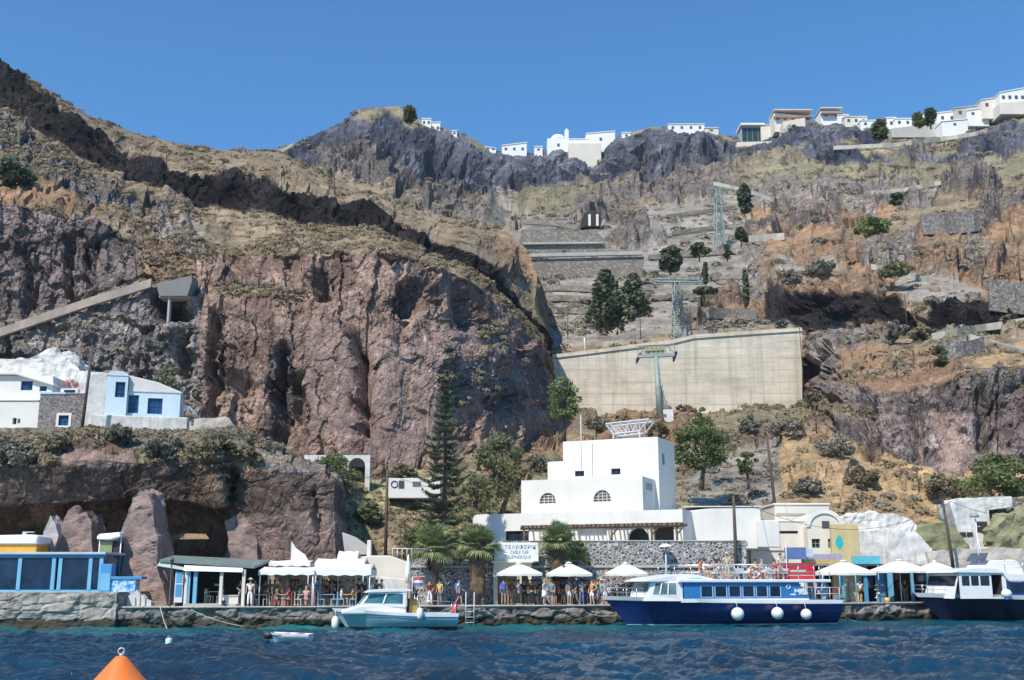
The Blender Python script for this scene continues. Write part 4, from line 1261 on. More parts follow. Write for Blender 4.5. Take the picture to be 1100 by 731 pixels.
ms = MB(); ms.bar((l2(1053), 0, zt + .3), (l2(1053), 0, zz(557)), .045); ms.bar((l2(1050), 0, zz(585)), (l2(1057), 0, zz(585)), .03); ms.bar((l2(1058), 0, zt + .3), (l2(1053), 0, zz(575)), .03); ms.bar((l2(1053), -.5, zz(566)), (l2(1053), .5, zz(566)), .02); ms.build('radar_mast', GEL, bt)
rd = MB(); rd.lathe([(.3, 0), (.36, .06), (.34, .18), (.18, .28), (1e-5, .3)], (l2(1052), 0, zz(556)), 16); rd.build('radar_dome', mat('grey radome', (.3, .31, .32), .4), bt)
Mt = Matrix.Translation(bt.location) @ Matrix.Rotation(rot2, 4, 'Z')
p = Mt @ Vector((l2(1091.5), W2 + .12, zt + .42)); lifebuoy(p.x, p.y, p.z, 'orange and white lifebuoy on rail of dark passenger boat', rot2, .38)
p = Mt @ Vector((l2(1056), 2.55, 1.95)); fo = thing('fender', 'blue and white fender bundled on deck edge of dark passenger boat', 'fender', p, rot2)
MB().ball((0, 0, 0), .33, 14, sq=(1.2, 1, 1)).build('float', WHITEMETAL, fo); MB().lathe([(.16, 0), (.2, .08), (.1, .16)], (0, 0, -.42), 12).build('fender_end', BOATBLUE, fo)

# --- small teal boat
bow3, st3 = (357, 68.6), (489, 70.2)
sx, sy = Xp(st3[0], st3[1], .6), st3[1]; bx_, by_ = Xp(bow3[0], bow3[1], 1), bow3[1]
rot3 = math.atan2(by_ - sy, bx_ - sx); L3 = math.hypot(bx_ - sx, by_ - sy)
b3 = thing('motor_boat', 'small teal and white motor boat with cabin moored at the quay', 'boat', (sx, sy, 0), rot3)
l3 = lambda px: (489 - px) * L3 / 132.0
h3 = Hull(L3, 2.7, lambda t: .92 + .34 * t ** 2, 1.3, .5, 2.2, .85)
h3.band(MB(), -.45, .16).build('hull_bottom', ANTIF, b3)
h3.band(MB(), .16, lambda t: h3.sheer(t) - .2).build('hull', TEAL, b3)
g3 = h3.band(MB(), lambda t: h3.sheer(t) - .2, h3.sheer, off=.035, rows=2); h3.deck(g3, -.03); g3.build('gunwale', GEL, b3)
h3.band(MB(), lambda t: h3.sheer(t) - .25, lambda t: h3.sheer(t) - .19, off=.06, rows=1).build('rubbing_strake', BOATBLUE, b3)
ca, cbx = l3(433), l3(385)
fd = MB(); fd.prism([(l3(366), 1.12), (l3(384), 1.42), (l3(400), 1.5), (l3(434), 1.38), (l3(434), .9), (l3(366), .9)], 'y', -.85, .85); fd.build('foredeck_cabin', GEL, b3, bevel=.1, seg=2)
CW = .92
for sgn in (1, -1):
    y0 = sgn * CW
    vs = [(ca, y0, 1.3), (cbx + .1, y0 * .8, 1.42), (cbx - .55, y0 * .8, 2.2), (ca, y0, 2.2)]
    ws = [(ca + .18, y0, 1.5), (cbx - .22, y0 * .84, 1.56), (cbx - .6, y0 * .83, 2.1), (ca + .18, y0, 2.1)]
    mb = MB(); mb.add(vs + ws, [(0, 1, 5, 4), (1, 2, 6, 5), (2, 3, 7, 6), (3, 0, 4, 7)]); mb.build('cabin_side', GEL, b3)
    a = Vector(ws[0]).lerp(Vector(ws[1]), .5); b = Vector(ws[3]).lerp(Vector(ws[2]), .5)
    MB().sq(a, b, .08).build('window_post', GEL, b3)
    MB().add([(x, y - sgn * .02, z) for x, y, z in ws], [(0, 1, 2, 3)]).build('side_window', glass_mat('teal tinted glass', (.06, .17, .22)), b3)
MB().add([(cbx + .02, -CW * .78, 1.46), (cbx + .02, CW * .78, 1.46), (cbx - .53, CW * .78, 2.16), (cbx - .53, -CW * .78, 2.16)], [(0, 1, 2, 3)]).build('windscreen', glass_mat('teal tinted glass', (.06, .17, .22)), b3)
MB().prism([(cbx - .35, 2.2), (cbx - .6, 2.32), (l3(415), 2.4), (ca - .3, 2.36), (ca - .35, 2.26), (cbx - .3, 2.17)], 'y', -CW - .06, CW + .06).build('cabin_roof', GEL, b3, bevel=.05, seg=2)
rm = MB()
for yy in (.7, -.7): rm.bar((l3(446), yy, .9), (l3(446), yy, 2.05), .03); rm.bar((l3(487), yy, .85), (l3(487), yy, 1.5), .025); rm.bar((l3(446), yy, 1.72), (l3(487), yy, 1.6), .02)
rm.build('cockpit_rail', STEEL, b3)
mt3 = MB(); mt3.bar((l3(437), 0, .9), (l3(437), 0, 3.3), .035); mt3.bar((l3(441), .3, .9), (l3(440), .3, 2.9), .025); mt3.build('mast', mat('varnished spar', (.3, .17, .07), .5), b3)
ck = MB(); ck.box(l3(449), l3(438), -.45, .45, .85, 1.75); ck.box(l3(450), l3(437), -.5, .5, 1.75, 1.8); ck.build('engine_box', mat('ochre wood', (.45, .30, .09), .6, .2, 2), b3, bevel=.02)
ob = MB(); ob.tube([(l3(486), -.3, .75), (l3(489), -.3, 1.0), (l3(490), -.3, 1.5)], [.12, .17, .15], 8); ob.build('outboard_motor', mat('red cowling', (.5, .04, .07), .4), b3)
M3 = Matrix.Translation(b3.location) @ Matrix.Rotation(rot3, 4, 'Z')
for px, yy, zc, lab, r in ((447, 1.45, .95, 'white fender slung over the side of small teal boat', .2), (360, .32, .42, 'white fender hanging under the bow of small teal boat', .22)):
    p = M3 @ Vector((l3(px), yy, zc)); fo = thing('fender', lab, 'fender', p, rot3)
    MB().lathe([(1e-5, -r * 1.9), (r * .8, -r * 1.5), (r, -r * .6), (r, r * .9), (r * .5, r * 1.6), (1e-5, r * 1.75)], n=12).build('float', WHITEMETAL, fo)
    MB().bar((0, 0, r * 1.6), (0, -.2, r * 1.6 + .35), .015).build('lanyard', WHITEMETAL, fo)

# --- low white dinghy, white float, orange buoy
dn = thing('dinghy', 'small white dinghy lying low in the open water with dark bow', 'dinghy', (Xp(309, 55, 0), 55, 0.14), R(174))
hd = Hull(2.35, 1.15, lambda t: .26 + .1 * t ** 2, .4, .2, 2.0, .8)
d1 = hd.band(MB(), -.15, hd.sheer); hd.deck(d1, -.08); d1.v = [(x - 1.15, y, z) for x, y, z in d1.v]; d1.build('hull', GEL, dn)
d2 = MB().ball((.95, 0, .2), .26, 12, sq=(1.2, 1.3, .8)); d2.build('bow_cover', DARKMETAL, dn)
d3 = MB(); d3.box(-.7, -.45, -.48, .48, .24, .28); d3.box(.05, .3, -.5, .5, .24, .28); d3.build('thwart', mat('grey thwart', (.45, .45, .5), .5), dn)
fl_ = thing('mooring_float', 'small white plastic mooring float bobbing beyond the orange buoy', 'float', (Xp(181, 52, 0), 52, 0.08), 0)
MB().lathe([(.12, -.16), (.15, -.12), (.15, .2), (.12, .26), (.05, .28)], n=14).build('float', mat('mint white plastic', (.62, .78, .72), .4), fl_)
MB().torus((0, 0, .31), .05, .012, 'y', 12, 5).build('ring', STEEL, fl_)
BS = 0.93
by = thing('mooring_buoy', 'large orange conical mooring buoy in the near water', 'buoy', (Xp(128, 29.5, .4), 29.5, .05), R(10))
bm = MB(); bm.lathe([(.3, -.5), (.62, -.3), (.74, .0), (.75, .34), (.72, .40), (.70, .42), (.2, 1.0), (.14, 1.06), (.1, 1.07)], n=40); bm.build('float', ORANGE, by)
rg = MB(); rg.lathe([(.755, .0), (.775, .03), (.775, .06), (.755, .09)], n=40); rg.build('rim_seam', ORANGE, by)
rg = MB(); rg.bar((0, 0, 1.04), (0, 0, 1.14), .05); rg.torus((0, 0, 1.2), .085, .022, 'y', 18, 6); rg.torus((.06, 0, 1.13), .06, .02, 'x', 14, 6); rg.build('mooring_ring', mat('pale galvanised ring', (.55, .57, .56), .45, metal=.5), by)

by.scale = (BS, BS, BS)
# ------------------------------------------------------------------ port buildings
def ridge_box(mb, x0, x1, y0, y1, z0, z1, m=0):
    return mb.box(x0, x1, y0, y1, z0, z1, m)


def window_part(par, x0, x1, z0, z1, y, frame, glass, bars=(1, 1), fw=0.07, arch=False, name='window'):
    """Frame with glazing bars, pane as a sub-part; y = outer face of the wall, window set back."""
    yo = y + 0.14
    fr = MB()
    if arch:
        r = (x1 - x0) / 2; cx = (x0 + x1) / 2; zc = z1 - r
        arc = [(cx + r * math.cos(math.pi * k / 12), zc + r * math.sin(math.pi * k / 12)) for k in range(13)]
        pts = [(a, yo, b) for a, b in arc]
        fr.tube([(x1, yo, z0)] + pts + [(x0, yo, z0)], fw * .6, 5)
        out = [(x0, z0), (x1, z0)] + arc
    else:
        fr.box(x0, x0 + fw, yo, yo + .06, z0, z1); fr.box(x1 - fw, x1, yo, yo + .06, z0, z1)
        out = [(x0, z0), (x1, z0), (x1, z1), (x0, z1)]
    fr.box(x0 + fw, x1 - fw, yo, yo + .06, z0, z0 + fw)
    if not arch: fr.box(x0 + fw, x1 - fw, yo, yo + .06, z1 - fw, z1)
    for k in range(1, bars[0] + 1):
        x = x0 + (x1 - x0) * k / (bars[0] + 1); fr.box(x - .025, x + .025, yo + .003, yo + .045, z0 + fw, z1 - fw)
    for k in range(1, bars[1] + 1):
        z = z0 + (z1 - z0) * k / (bars[1] + 1); fr.box(x0 + fw, x1 - fw, yo + .006, yo + .04, z - .025, z + .025)
    f = fr.build(name, frame, par)
    pn = MB(); pn.prism(out, 'y', yo + .065, yo + .08); pn.build('pane', glass, f)
    return f


ZT = Zp(582, 80.0)                      # terrace level
# --- lower rubble wall along the back of the quay and the terrace behind it
wl, wr_ = Xp(440, 80, 3), Xp(803, 80, 3)
t = thing('terrace_wall', 'dark rubble wall with pale pointing below the white station building', 'wall', ((wl + wr_) / 2, 80, ZQ))
hw = (wr_ - wl) / 2
xs0, xs1 = Xp(530, 80, 3) - (wl + wr_) / 2, Xp(571, 80, 3) - (wl + wr_) / 2
zl = Zp(600, 80) - ZQ
mb = MB(); mb.wall(xs1, hw, 0, ZT - ZQ, [], 0, .8); mb.build('masonry', BLUESTONE, t)
mb = MB(); mb.wall(-hw, xs0, 0, zl, [], 0.0, .8); mb.build('masonry', BLUESTONE, t)
mb = MB(); zc = Zp(609, 80) - ZQ
mb.box(-hw, xs0 - .02, -.14, .0, zc - .08, zc + .08); mb.box(xs1 + .02, hw, -.14, .0, zc - .08, zc + .08); mb.build('ledge', PALECON, t, bevel=.02)
mb = MB(); mb.box(xs1, hw + .05, -.06, .85, ZT - ZQ, ZT - ZQ + .09); mb.build('coping', PALECON, t, bevel=.02)
mb = MB()
for k in range(24):
    x = -hw + .3 + k * (xs0 + hw - .6) / 23; mb.bar((x, .1, zl), (x, .1, zl + .85), .02)
mb.bar((-hw + .3, .1, zl + .85), (xs0 - .3, .1, zl + .85), .03); mb.bar((-hw + .3, .1, zl + .45), (xs0 - .3, .1, zl + .45), .02)
mb.build('railing', GALV, t)
tb = MB(); tb.box(Xp(500, 81, 5), wr_ + .3, 80.8, 103, ZT - .3, ZT - .004); o = tb.build('terrace', PALECON); o['kind'] = 'structure'
tb = MB(); tb.box(wl, Xp(529, 81, 4), 80.8, 103, zl + ZQ - .3, zl + ZQ - .01); o = tb.build('terrace', PALECON); o['kind'] = 'structure'

# --- ticket gate with sign under the terrace
gx = (Xp(530, 79.4, 3)); gx1 = Xp(571, 79.4, 3)
t = thing('ticket_entrance', 'cream framed ticket entrance opening under the white station sign', 'entrance', (gx, 79.4, ZQ))
gw = gx1 - gx; gz = Zp(612, 79.4) - ZQ; gt = Zp(605, 79.4) - ZQ
mb = MB(); mb.wall(0, gw, 0, gt, [(.35, 1.55, .02, gz - .25), (1.75, 2.2, .02, gz - .25)] if gw < 2.5 else [(.3, gw * .62, .02, gz - .2), (gw * .74, gw - .25, .02, gz - .2)], 0, .5); mb.build('front_wall', CREAM, t)
mb = MB(); mb.box(-.15, gw + .15, -.5, .55, gt, gt + .14); mb.build('lintel', CREAM, t, bevel=.03)
mb = MB(); mb.box(.05, gw - .05, 1.2, 1.3, 0, gt); mb.build('back_wall', mat('sandy back wall', (.42, .34, .24), .9), t)
mb = MB(); mb.box(0, gw, .6, 1.1, gt + .2, ZT - ZQ + .05); mb.build('upper_wall', BLUESTONE, t)
# the sign
sgx0, sgx1 = Xp(531, 79.2, 5), Xp(578.5, 79.2, 5); sz0, sz1 = Zp(603.5, 79.2), Zp(583, 79.2)
t = thing('station_sign', 'white board with three lines of blue lettering above ticket entrance', 'sign', ((sgx0 + sgx1) / 2, 79.2, sz0))
w2 = (sgx1 - sgx0) / 2
MB().box(-w2, w2, 0, .12, 0, sz1 - sz0).build('board', WHITEMETAL, t, bevel=.015)
LETTER = mat('slate blue lettering', (.10, .13, .24), .6)


def lettering(par, s, x, z, size, y=-.012, m=None, width=None):
    cu = bpy.data.curves.new('lettering', 'FONT'); cu.body = s; cu.size = size; cu.align_x = 'CENTER'; cu.extrude = .006
    cu.space_character = 1.15
    o = bpy.data.objects.new('lettering', cu); COL.objects.link(o); o.parent = par
    o.location = (x, y, z); o.rotation_euler = (R(90), 0, 0)
    cu.materials.append(m or LETTER)
    bpy.context.view_layer.update()
    me = bpy.data.meshes.new_from_object(o.evaluated_get(bpy.context.evaluated_depsgraph_get()))
    bpy.data.objects.remove(o, do_unlink=True)
    q = bpy.data.objects.new('lettering', me); COL.objects.link(q); q.parent = par
    q.location = (x, y, z); q.rotation_euler = (R(90), 0, 0)
    xs = [v.co.x for v in me.vertices]
    if width: q.scale.x = width / (max(xs) - min(xs))
    return q


hh = sz1 - sz0
lettering(t, '\u03a4\u0395\u039b\u0395\u03a6\u0395\u03a1\u0399\u039a', .28, hh * .66, .36, width=w2 * 1.42)
lettering(t, 'CABLE CAR', .22, hh * .40, .34, width=w2 * .82)
lettering(t, 'TELEPHERIQUE', .12, hh * .15, .32, width=w2 * 1.15)
mb = MB()
for x in (-w2 * .8, w2 * .8): mb.box(x - .05, x + .05, .13, .7, -.05, .05)
mb.build('bracket', DARKMETAL, t)

# --- the white cable car station
FB = Frame(Xp(733, 86.0, 8), 86.0, ZT, R(-24))
st = FB.root('station_building', 'large white stepped station building with arched windows and roof truss', 'building')
h = FB.hit
xl0, zg = h(508, 554)[0], h(733, 547)[1]
zg2 = h(620, 550.5)[1]; zg = (zg + zg2) / 2
# ground storey
hA = (h(543, 575)[0], h(568, 575)[0], h(555, 581.5)[1], h(555, 570.5)[1])
hB = (h(674, 575)[0], h(697, 575)[0], max(.05, h(685, 582)[1]), h(685, 567)[1], 'arch')
hC = (h(702, 575)[0], h(724, 575)[0], max(.05, h(712, 582)[1]), h(712, 565.5)[1])
hD = (h(622, 575)[0], h(652, 575)[0], max(.05, h(640, 582)[1]), h(640, 567)[1])
hB = (hB[0], hB[1], .02, hB[3], 'arch'); hC = (hC[0], hC[1], .02, hC[3]); hD = (hD[0], hD[1], .02, hD[3])
mb = MB(); mb.wall(xl0, 0, 0, zg, [hA, hB, hC, hD], 0, .45)
mb.box(-.45, 0, .45, 9, 0, zg); mb.box(xl0, xl0 + .4, .45, 9, 0, zg); mb.box(xl0 + .4, -.45, 8.6, 9, 0, zg)
mb.build('ground_floor', WHITE, st, bevel=.05, seg=2)
mb = MB(); mb.box(xl0 + .4, -.45, .45, 8.6, zg - .45, zg - .15); mb.build('flat_roof', mat('grey roof screed', (.5, .49, .46), .9, .15, .6), st)
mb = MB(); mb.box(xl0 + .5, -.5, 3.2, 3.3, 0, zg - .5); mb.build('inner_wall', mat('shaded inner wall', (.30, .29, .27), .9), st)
window_part(st, hA[0], hA[1], hA[2], hA[3], 0, DARKMETAL, GLASS, (2, 0))
cu = MB(); n = 26
for k in range(n):
    a = hD[0] + (hD[1] - hD[0]) * k / n; b = hD[0] + (hD[1] - hD[0]) * (k + 1) / n
    cu.add([(a, .3 + .06 * (k % 2), .05), (b, .3 + .06 * ((k + 1) % 2), .05), (b, .3 + .06 * ((k + 1) % 2), hD[3]), (a, .3 + .06 * (k % 2), hD[3])], [(0, 1, 2, 3)])
cu.build('curtain', WCANVAS, st)
# second storey
v2 = .9
x2a, x2b = h(560, 530, v2)[0], h(690.5, 530, v2)[0]
z2 = (h(560, 517, v2)[1] + h(690, 511, v2)[1]) / 2
wA = (h(579.5, 535, v2)[0], h(597, 535, v2)[0], h(588, 541.5, v2)[1], h(588, 529.5, v2)[1], 'arch')
wB = (h(637.5, 535, v2)[0], h(656, 535, v2)[0], h(647, 539.5, v2)[1], h(647, 526.5, v2)[1], 'arch')
v3 = 4.4
mb = MB(); mb.wall(x2a, x2b, zg - .15, z2, [wA, wB], v2, .4)
mb.wall(0, 1, 0, 1, [], 0, 1) if False else None
mb.box(x2b - .4, x2b, v2 + .4, v3 - .003, zg - .15, z2); mb.box(x2a, x2a + .4, v2 + .4, 8, zg - .15, z2)
mb.box(x2a + .4, x2b - .4, v2 + .4, v3 - .003, z2 - .6, z2 - .35)
mb.build('second_floor', WHITE, st, bevel=.05, seg=2)
GRILLE = mat('pale window grille', (.66, .64, .60), .6)
for w_ in (wA, wB): window_part(st, w_[0], w_[1], w_[2], w_[3], v2, GRILLE, glass_mat('dusty window glass', (.13, .12, .11), .2), (3, 3), .05, arch=True, name='arched_window')
# vent slots on the side of the second storey
vb = MB()
for k in range(4): vb.box(x2b, x2b + .03, v2 + 1.0 + k * .45, v2 + 1.25 + k * .45, z2 - 1.0, z2 - .45)
vb.build('side_vent', mat('grey vent', (.32, .32, .31), .7), st)
# tower
x3a, x3s, x3b = h(588, 500, v3)[0], h(605, 500, v3)[0], h(707.5, 500, v3)[0]
z3 = (h(605, 476, v3)[1] + h(707, 468, v3)[1]) / 2; z3s = h(596, 496, v3)[1]
wC = (h(617.5, 509, v3)[0], h(627.5, 509, v3)[0], h(622, 512, v3)[1], h(622, 506, v3)[1])
wD = (h(656.5, 507, v3)[0], h(666.5, 507, v3)[0], h(661, 510, v3)[1], h(661, 503.5, v3)[1])
mb = MB(); mb.wall(x3s, x3b, zg - .15, z3, [wC, wD], v3, .4); mb.box(x3a, x3s, v3, v3 + 4, zg - .15, z3s)
mb.box(x3s, x3s + .4, v3 + .4, v3 + 5, z2, z3)
ys = v3 + .4; yw0, yw1, zw0, zw1 = v3 + 1.2, v3 + 1.95, h(712, 497, v3)[1], h(712, 485, v3)[1]
for a, b, c, d in ((ys, yw0, 0, z3), (yw1, v3 + 5, 0, z3), (yw0, yw1, 0, zw0), (yw0, yw1, zw1, z3)): mb.box(x3b - .4, x3b, a, b, c, d)
mb.box(x3s + .4, x3b - .4, v3 + 4.6, v3 + 5, z2, z3); mb.box(x3s + .4, x3b - .4, ys, v3 + 4.6, z3 - .5, z3 - .3)
mb.build('tower', WHITE, st, bevel=.05, seg=2)
for w_ in (wC, wD): window_part(st, *w_, v3, DARKMETAL, GLASS, (1, 0), .05)
mb = MB(); mb.box(x3b - .2, x3b - .16, yw0, yw1, zw0, zw1); mb.build('side_window', GLASS, st)
# roof truss of the old hoist
tr = MB()
pa, pb = h(654, 457, v3 + 2), h(700, 452, v3 + 2); pc, pd_ = h(662, 468, v3 + 2), h(690, 464.5, v3 + 2)
for yy in (v3 + 1.2, v3 + 2.8):
    A_, B_ = Vector((pa[0], yy, pa[1])), Vector((pb[0], yy, pb[1])); C_, D_ = Vector((pc[0], yy, pc[1])), Vector((pd_[0], yy, pd_[1]))
    tr.sq(A_, B_, .12); tr.sq(C_, D_, .12); tr.sq(A_, C_, .09); tr.sq(B_, D_, .09)
    for k in range(4):
        u = A_.lerp(B_, (k + .5) / 4.5); v = C_.lerp(D_, k / 4); w_ = C_.lerp(D_, (k + 1) / 4); tr.sq(v, u, .07); tr.sq(u, w_, .07)
    tr.bar((C_.x, yy, z3 - .4), C_, .06); tr.bar((D_.x, yy, z3 - .4), D_, .06)
for q in (pa, pb, pc, pd_): tr.sq((q[0], v3 + 1.2, q[1]), (q[0], v3 + 2.8, q[1]), .09)
tr.build('roof_truss', mat('pale steel truss', (.55, .56, .56), .5, .15, 2), st)
# pergola along the terrace front
pg = thing('pergola', 'rough timber pergola along the terrace front of the station', 'pergola', FB.o, FB.rot)
vp = -2.0
px0, px1 = h(563, 566, vp)[0], h(727, 564, vp)[0]; zp = h(645, 566, vp)[1]
bm_ = MB(); bm_.sq((px0 - .3, vp, zp), (px1 + .3, vp, zp), .2); bm_.sq((px0 - .3, -.15, zp + .1), (px1 + .3, -.15, zp + .1), .16); bm_.build('beam', TIMBER, pg)
for k, px in enumerate((563, 604, 657, 700, 727)):
    x = h(px, 570, vp)[0]; MB().bar((x, vp, 0), (x, vp, zp - .08), .09, 8).build('post', TIMBER, pg)
    MB().sq((x, vp, zp - .7), (x + .55, vp, zp - .1), .09).build('brace', TIMBER, pg)
for k in range(34):
    x = px0 + (px1 - px0) * k / 33 + rnd.uniform(-.08, .08)
    MB().bar((x, vp - .35, zp + .15), (x + rnd.uniform(-.05, .05), -.1, zp + .22), rnd.uniform(.05, .075), 6).build('rafter', TIMBER, pg)
# white mast on the roof side
def pole(px, py0, py1, Y, r, m, label, name='utility_pole', cat='pole', lean=0.0, extra=None, group=None):
    z0, z1 = Zp(py1, Y), Zp(py0, Y); x = Xp(px, Y, z0)
    t = thing(name, label, cat, (x, Y, z0), 0, group)
    MB().tube([(0, 0, -.6), (lean * .5, 0, (z1 - z0) / 2), (lean, 0, z1 - z0)], [r, r * .88, r * .72], 8).build('shaft', m, t)
    if extra: extra(t, lean, z1 - z0)
    return t


pole(624.5, 446, 497, 92, .04, WHITEMETAL, 'slim white mast rising behind the left roof step of the station', 'mast', 'mast')
# right wing of the station
yw = 88.5
xa_, xb_ = Xp(737, yw, 7), Xp(818, yw, 7)
t = thing('station_annex', 'plain white flat annex wall right of the station building', 'building', (xa_, yw, ZT))
zz_ = Zp(546, yw) - ZT; wd = xb_ - xa_
mb = MB(); mb.prism([(0, -.3), (wd, -.3), (wd, zz_ + .05), (wd * .35, zz_), (0, zz_ - .25)], 'y', 0, 6); mb.build('wall', WHITE, t, bevel=.05)
mb = MB(); mb.box(-.08, wd + .06, -.08, 6.1, zz_ + .06, zz_ + .16); mb.build('parapet', CREAM, t, bevel=.03)
mb = MB(); mb.box(wd * .93, wd + 1.3, -.6, -.02, -.2, zz_ - 1.0); mb.build('buttress', WHITE, t, bevel=.06)

# --- white walls and stairs left of the palms
t = thing('stair_wall', 'white plastered wall and ramp climbing behind the left awnings', 'wall', (Xp(405, 80.5, 2), 80.5, ZQ))
f = lambda px: Xp(px, 80.5, 3) - Xp(405, 80.5, 2)
k = lambda py: Zp(py, 80.5) - ZQ
mb = MB(); mb.prism([(f(378), 0), (f(445), 0), (f(445), k(607)), (f(418), k(597)), (f(396), k(597)), (f(378), k(600))], 'y', 0, 1.2); mb.build('wall', CREAM, t, bevel=.06)
mb = MB(); mb.prism([(f(366), k(596)), (f(394), k(596)), (f(394), k(588)), (f(376), k(576)), (f(362), k(571))], 'y', 1.6, 2.6); mb.build('ramp', PALECON, t, bevel=.05)
mb = MB(); mb.box(f(391.5), f(396), .9, 1.5, k(600), k(580)); mb.build('pier', CREAM, t, bevel=.04)
mb = MB(); mb.prism([(f(405), 0), (f(443), 0), (f(443), k(623)), (f(405), k(619))], 'y', -1.6, -.3); mb.build('low_wall', LIME, t, bevel=.06)
mb = MB()
for q in range(9): mb.bar((f(420) + q * .35, .6, k(600)), (f(420) + q * .35, .6, k(589)), .02)
mb.bar((f(420), .6, k(589)), (f(420) + 2.8, .6, k(590)), .03); mb.build('railing', WHITEMETAL, t)

# --- right: white house with slit, vaulted house, yellow wall, whitewashed rocks
Y1 = 93.0
def wallbox(name, label, cat, px0, px1, py0, py1, Y, depth, m, zb=None, holes=(), lean=0):
    zb = ZQ if zb is None else zb
    x0, x1 = Xp(px0, Y, 6), Xp(px1, Y, 6); t = thing(name, label, cat, (x0, Y, zb))
    hs = [(Xp(a, Y, 6) - x0, Xp(b, Y, 6) - x0, Zp(d, Y) - zb, Zp(c, Y) - zb) for a, b, c, d in holes]
    z1 = Zp(py0, Y) - zb
    mb = MB(); mb.wall(0, x1 - x0, 0, z1, hs, 0, .35); mb.box(0, .35, .35, depth, 0, z1); mb.box(x1 - x0 - .35, x1 - x0, .35, depth, 0, z1)
    mb.box(.35, x1 - x0 - .35, depth - .35, depth, 0, z1); mb.box(.35, x1 - x0 - .35, .35, depth - .35, z1 - .3, z1 - .08)
    mb.build('wall', m, t, bevel=.05, seg=2)
    return t, hs, x1 - x0, z1


t, hs, w_, z_ = wallbox('flat_house', 'cream flat roofed house with long narrow slit window', 'house', 806, 871, 561, 640, Y1, 6, CREAM, holes=[(822, 858, 570.5, 573.5), (826, 838, 576, 578.5)])
for q in hs: MB().box(q[0], q[1], .2, .24, q[2], q[3]).build('slit_window', GLASS, t)
mb = MB(); mb.box(-.1, w_ - .1, -.1, 0, Zp(592, Y1) - ZQ, Zp(591, Y1) - ZQ); mb.build('string_course', PALECON, t)
mb = MB(); mb.box(-.05, w_ + .05, -.06, 6.05, z_, z_ + .12); mb.build('parapet', CREAM, t, bevel=.04)
mb = MB(); mb.prism([(-1.6, 0), (0, 0), (0, z_ - .3), (-.5, z_ - .4), (-1.6, z_ - 1.6)], 'y', .3, 3); mb.build('side_ramp', CREAM, t, bevel=.05)
t, hs, w_, z_ = wallbox('roof_house', 'long low white house with flat top behind the vaulted house', 'house', 834, 893, 543, 600, 99, 5, CREAM)
mb = MB(); mb.box(-.1, w_ + .1, -.1, 5.1, z_, z_ + .18); mb.build('parapet', WHITE, t, bevel=.04)
mb = MB(); mb.box(w_ * .02, w_ * .55, -.06, .0, z_ - .9, z_ - .7); mb.build('string_course', PALECON, t)
# vaulted house
x0, x1 = Xp(868, 91.6, 6), Xp(906, 91.6, 6); zb = ZQ
t = thing('vaulted_house', 'cream barrel vaulted house with small dark windows beside yellow wall', 'house', (x0, 91.6, zb))
wv = x1 - x0; zs = Zp(566, 91.6) - zb; zc = Zp(549, 91.6) - zb
def arcpts(x0, x1, zs, zc, n=18): return [((x0 + x1) / 2 + (x1 - x0) / 2 * math.cos(math.pi * i / n), zs + (zc - zs) * math.sin(math.pi * i / n)) for i in range(n + 1)]
hv = [(Xp(872, 91.6, 6) - x0, Xp(881, 91.6, 6) - x0, Zp(589, 91.6) - zb, Zp(579, 91.6) - zb), (Xp(884, 91.6, 6) - x0, Xp(892, 91.6, 6) - x0, Zp(568, 91.6) - zb, Zp(560, 91.6) - zb), (Xp(889.5, 91.6, 6) - x0, Xp(893, 91.6, 6) - x0, Zp(589, 91.6) - zb, Zp(579, 91.6) - zb)]
mb = MB(); mb.wall(0, wv, 0, zs, [hv[0], hv[2]], 0, .35)
mb.box(0, .3, .35, 6, 0, zs); mb.box(wv - .3, wv, .35, 6, 0, zs)
ap = arcpts(0, wv, zs, zc); mb.prism(ap, 'y', .005, .34)
mb.build('wall', CREAM, t)
MB().prism(arcpts(.1, wv - .1, zs, zc - .05), 'y', .36, 6, smooth=False).build('vault', CREAM, t)
an = MB(); ao, ai = arcpts(-.12, wv + .12, zs, zc + .12), arcpts(.22, wv - .22, zs, zc - .22)
for q in range(18):
    an.add([(ao[q][0], -.12, ao[q][1]), (ao[q + 1][0], -.12, ao[q + 1][1]), (ai[q + 1][0], -.12, ai[q + 1][1]), (ai[q][0], -.12, ai[q][1]),
            (ao[q][0], .0, ao[q][1]), (ao[q + 1][0], .0, ao[q + 1][1]), (ai[q + 1][0], .0, ai[q + 1][1]), (ai[q][0], .0, ai[q][1])], [(0, 1, 2, 3), (0, 4, 5, 1), (3, 2, 6, 7)])
an.build('arch_trim', WHITE, t)
for q in (hv[0], hv[2]): window_part(t, *q, 0, mat('grey green frame', (.2, .26, .25), .6), GLASS, (1, 1), .06)
MB().box(hv[1][0], hv[1][1], -.02, .003, hv[1][2], hv[1][3]).build('gable_window', mat('dark shutter', (.07, .075, .075), .6), t)
# yellow wall with leaf emblem
x0, x1 = Xp(893.5, 89.6, 6), Xp(923, 89.6, 6)
t = thing('yellow_wall', 'ochre yellow wall with a turquoise leaf painted on it', 'wall', (x0, 89.6, ZQ))
mb = MB(); mb.box(0, x1 - x0, 0, .5, 0, Zp(563, 89.6) - ZQ); mb.build('wall', mat('ochre render', (.55, .44, .23), .9, .14, .9, .01, streak=.4, stain=(.5, .44, .3)), t, bevel=.04)
ex, ez = Xp(901.5, 89.6, 6) - x0, Zp(583, 89.6) - ZQ
MB().prism([(ex + .32 * math.sin(math.pi * u) * (1 if s > 0 else -1), ez - .62 + 1.24 * u) for s, rng in ((1, [i / 8 for i in range(9)]), (-1, [i / 8 for i in range(7, 0, -1)])) for u in rng], 'y', -.012, -.002).build('leaf_emblem', mat('turquoise paint', (.03, .42, .42), .5), t)


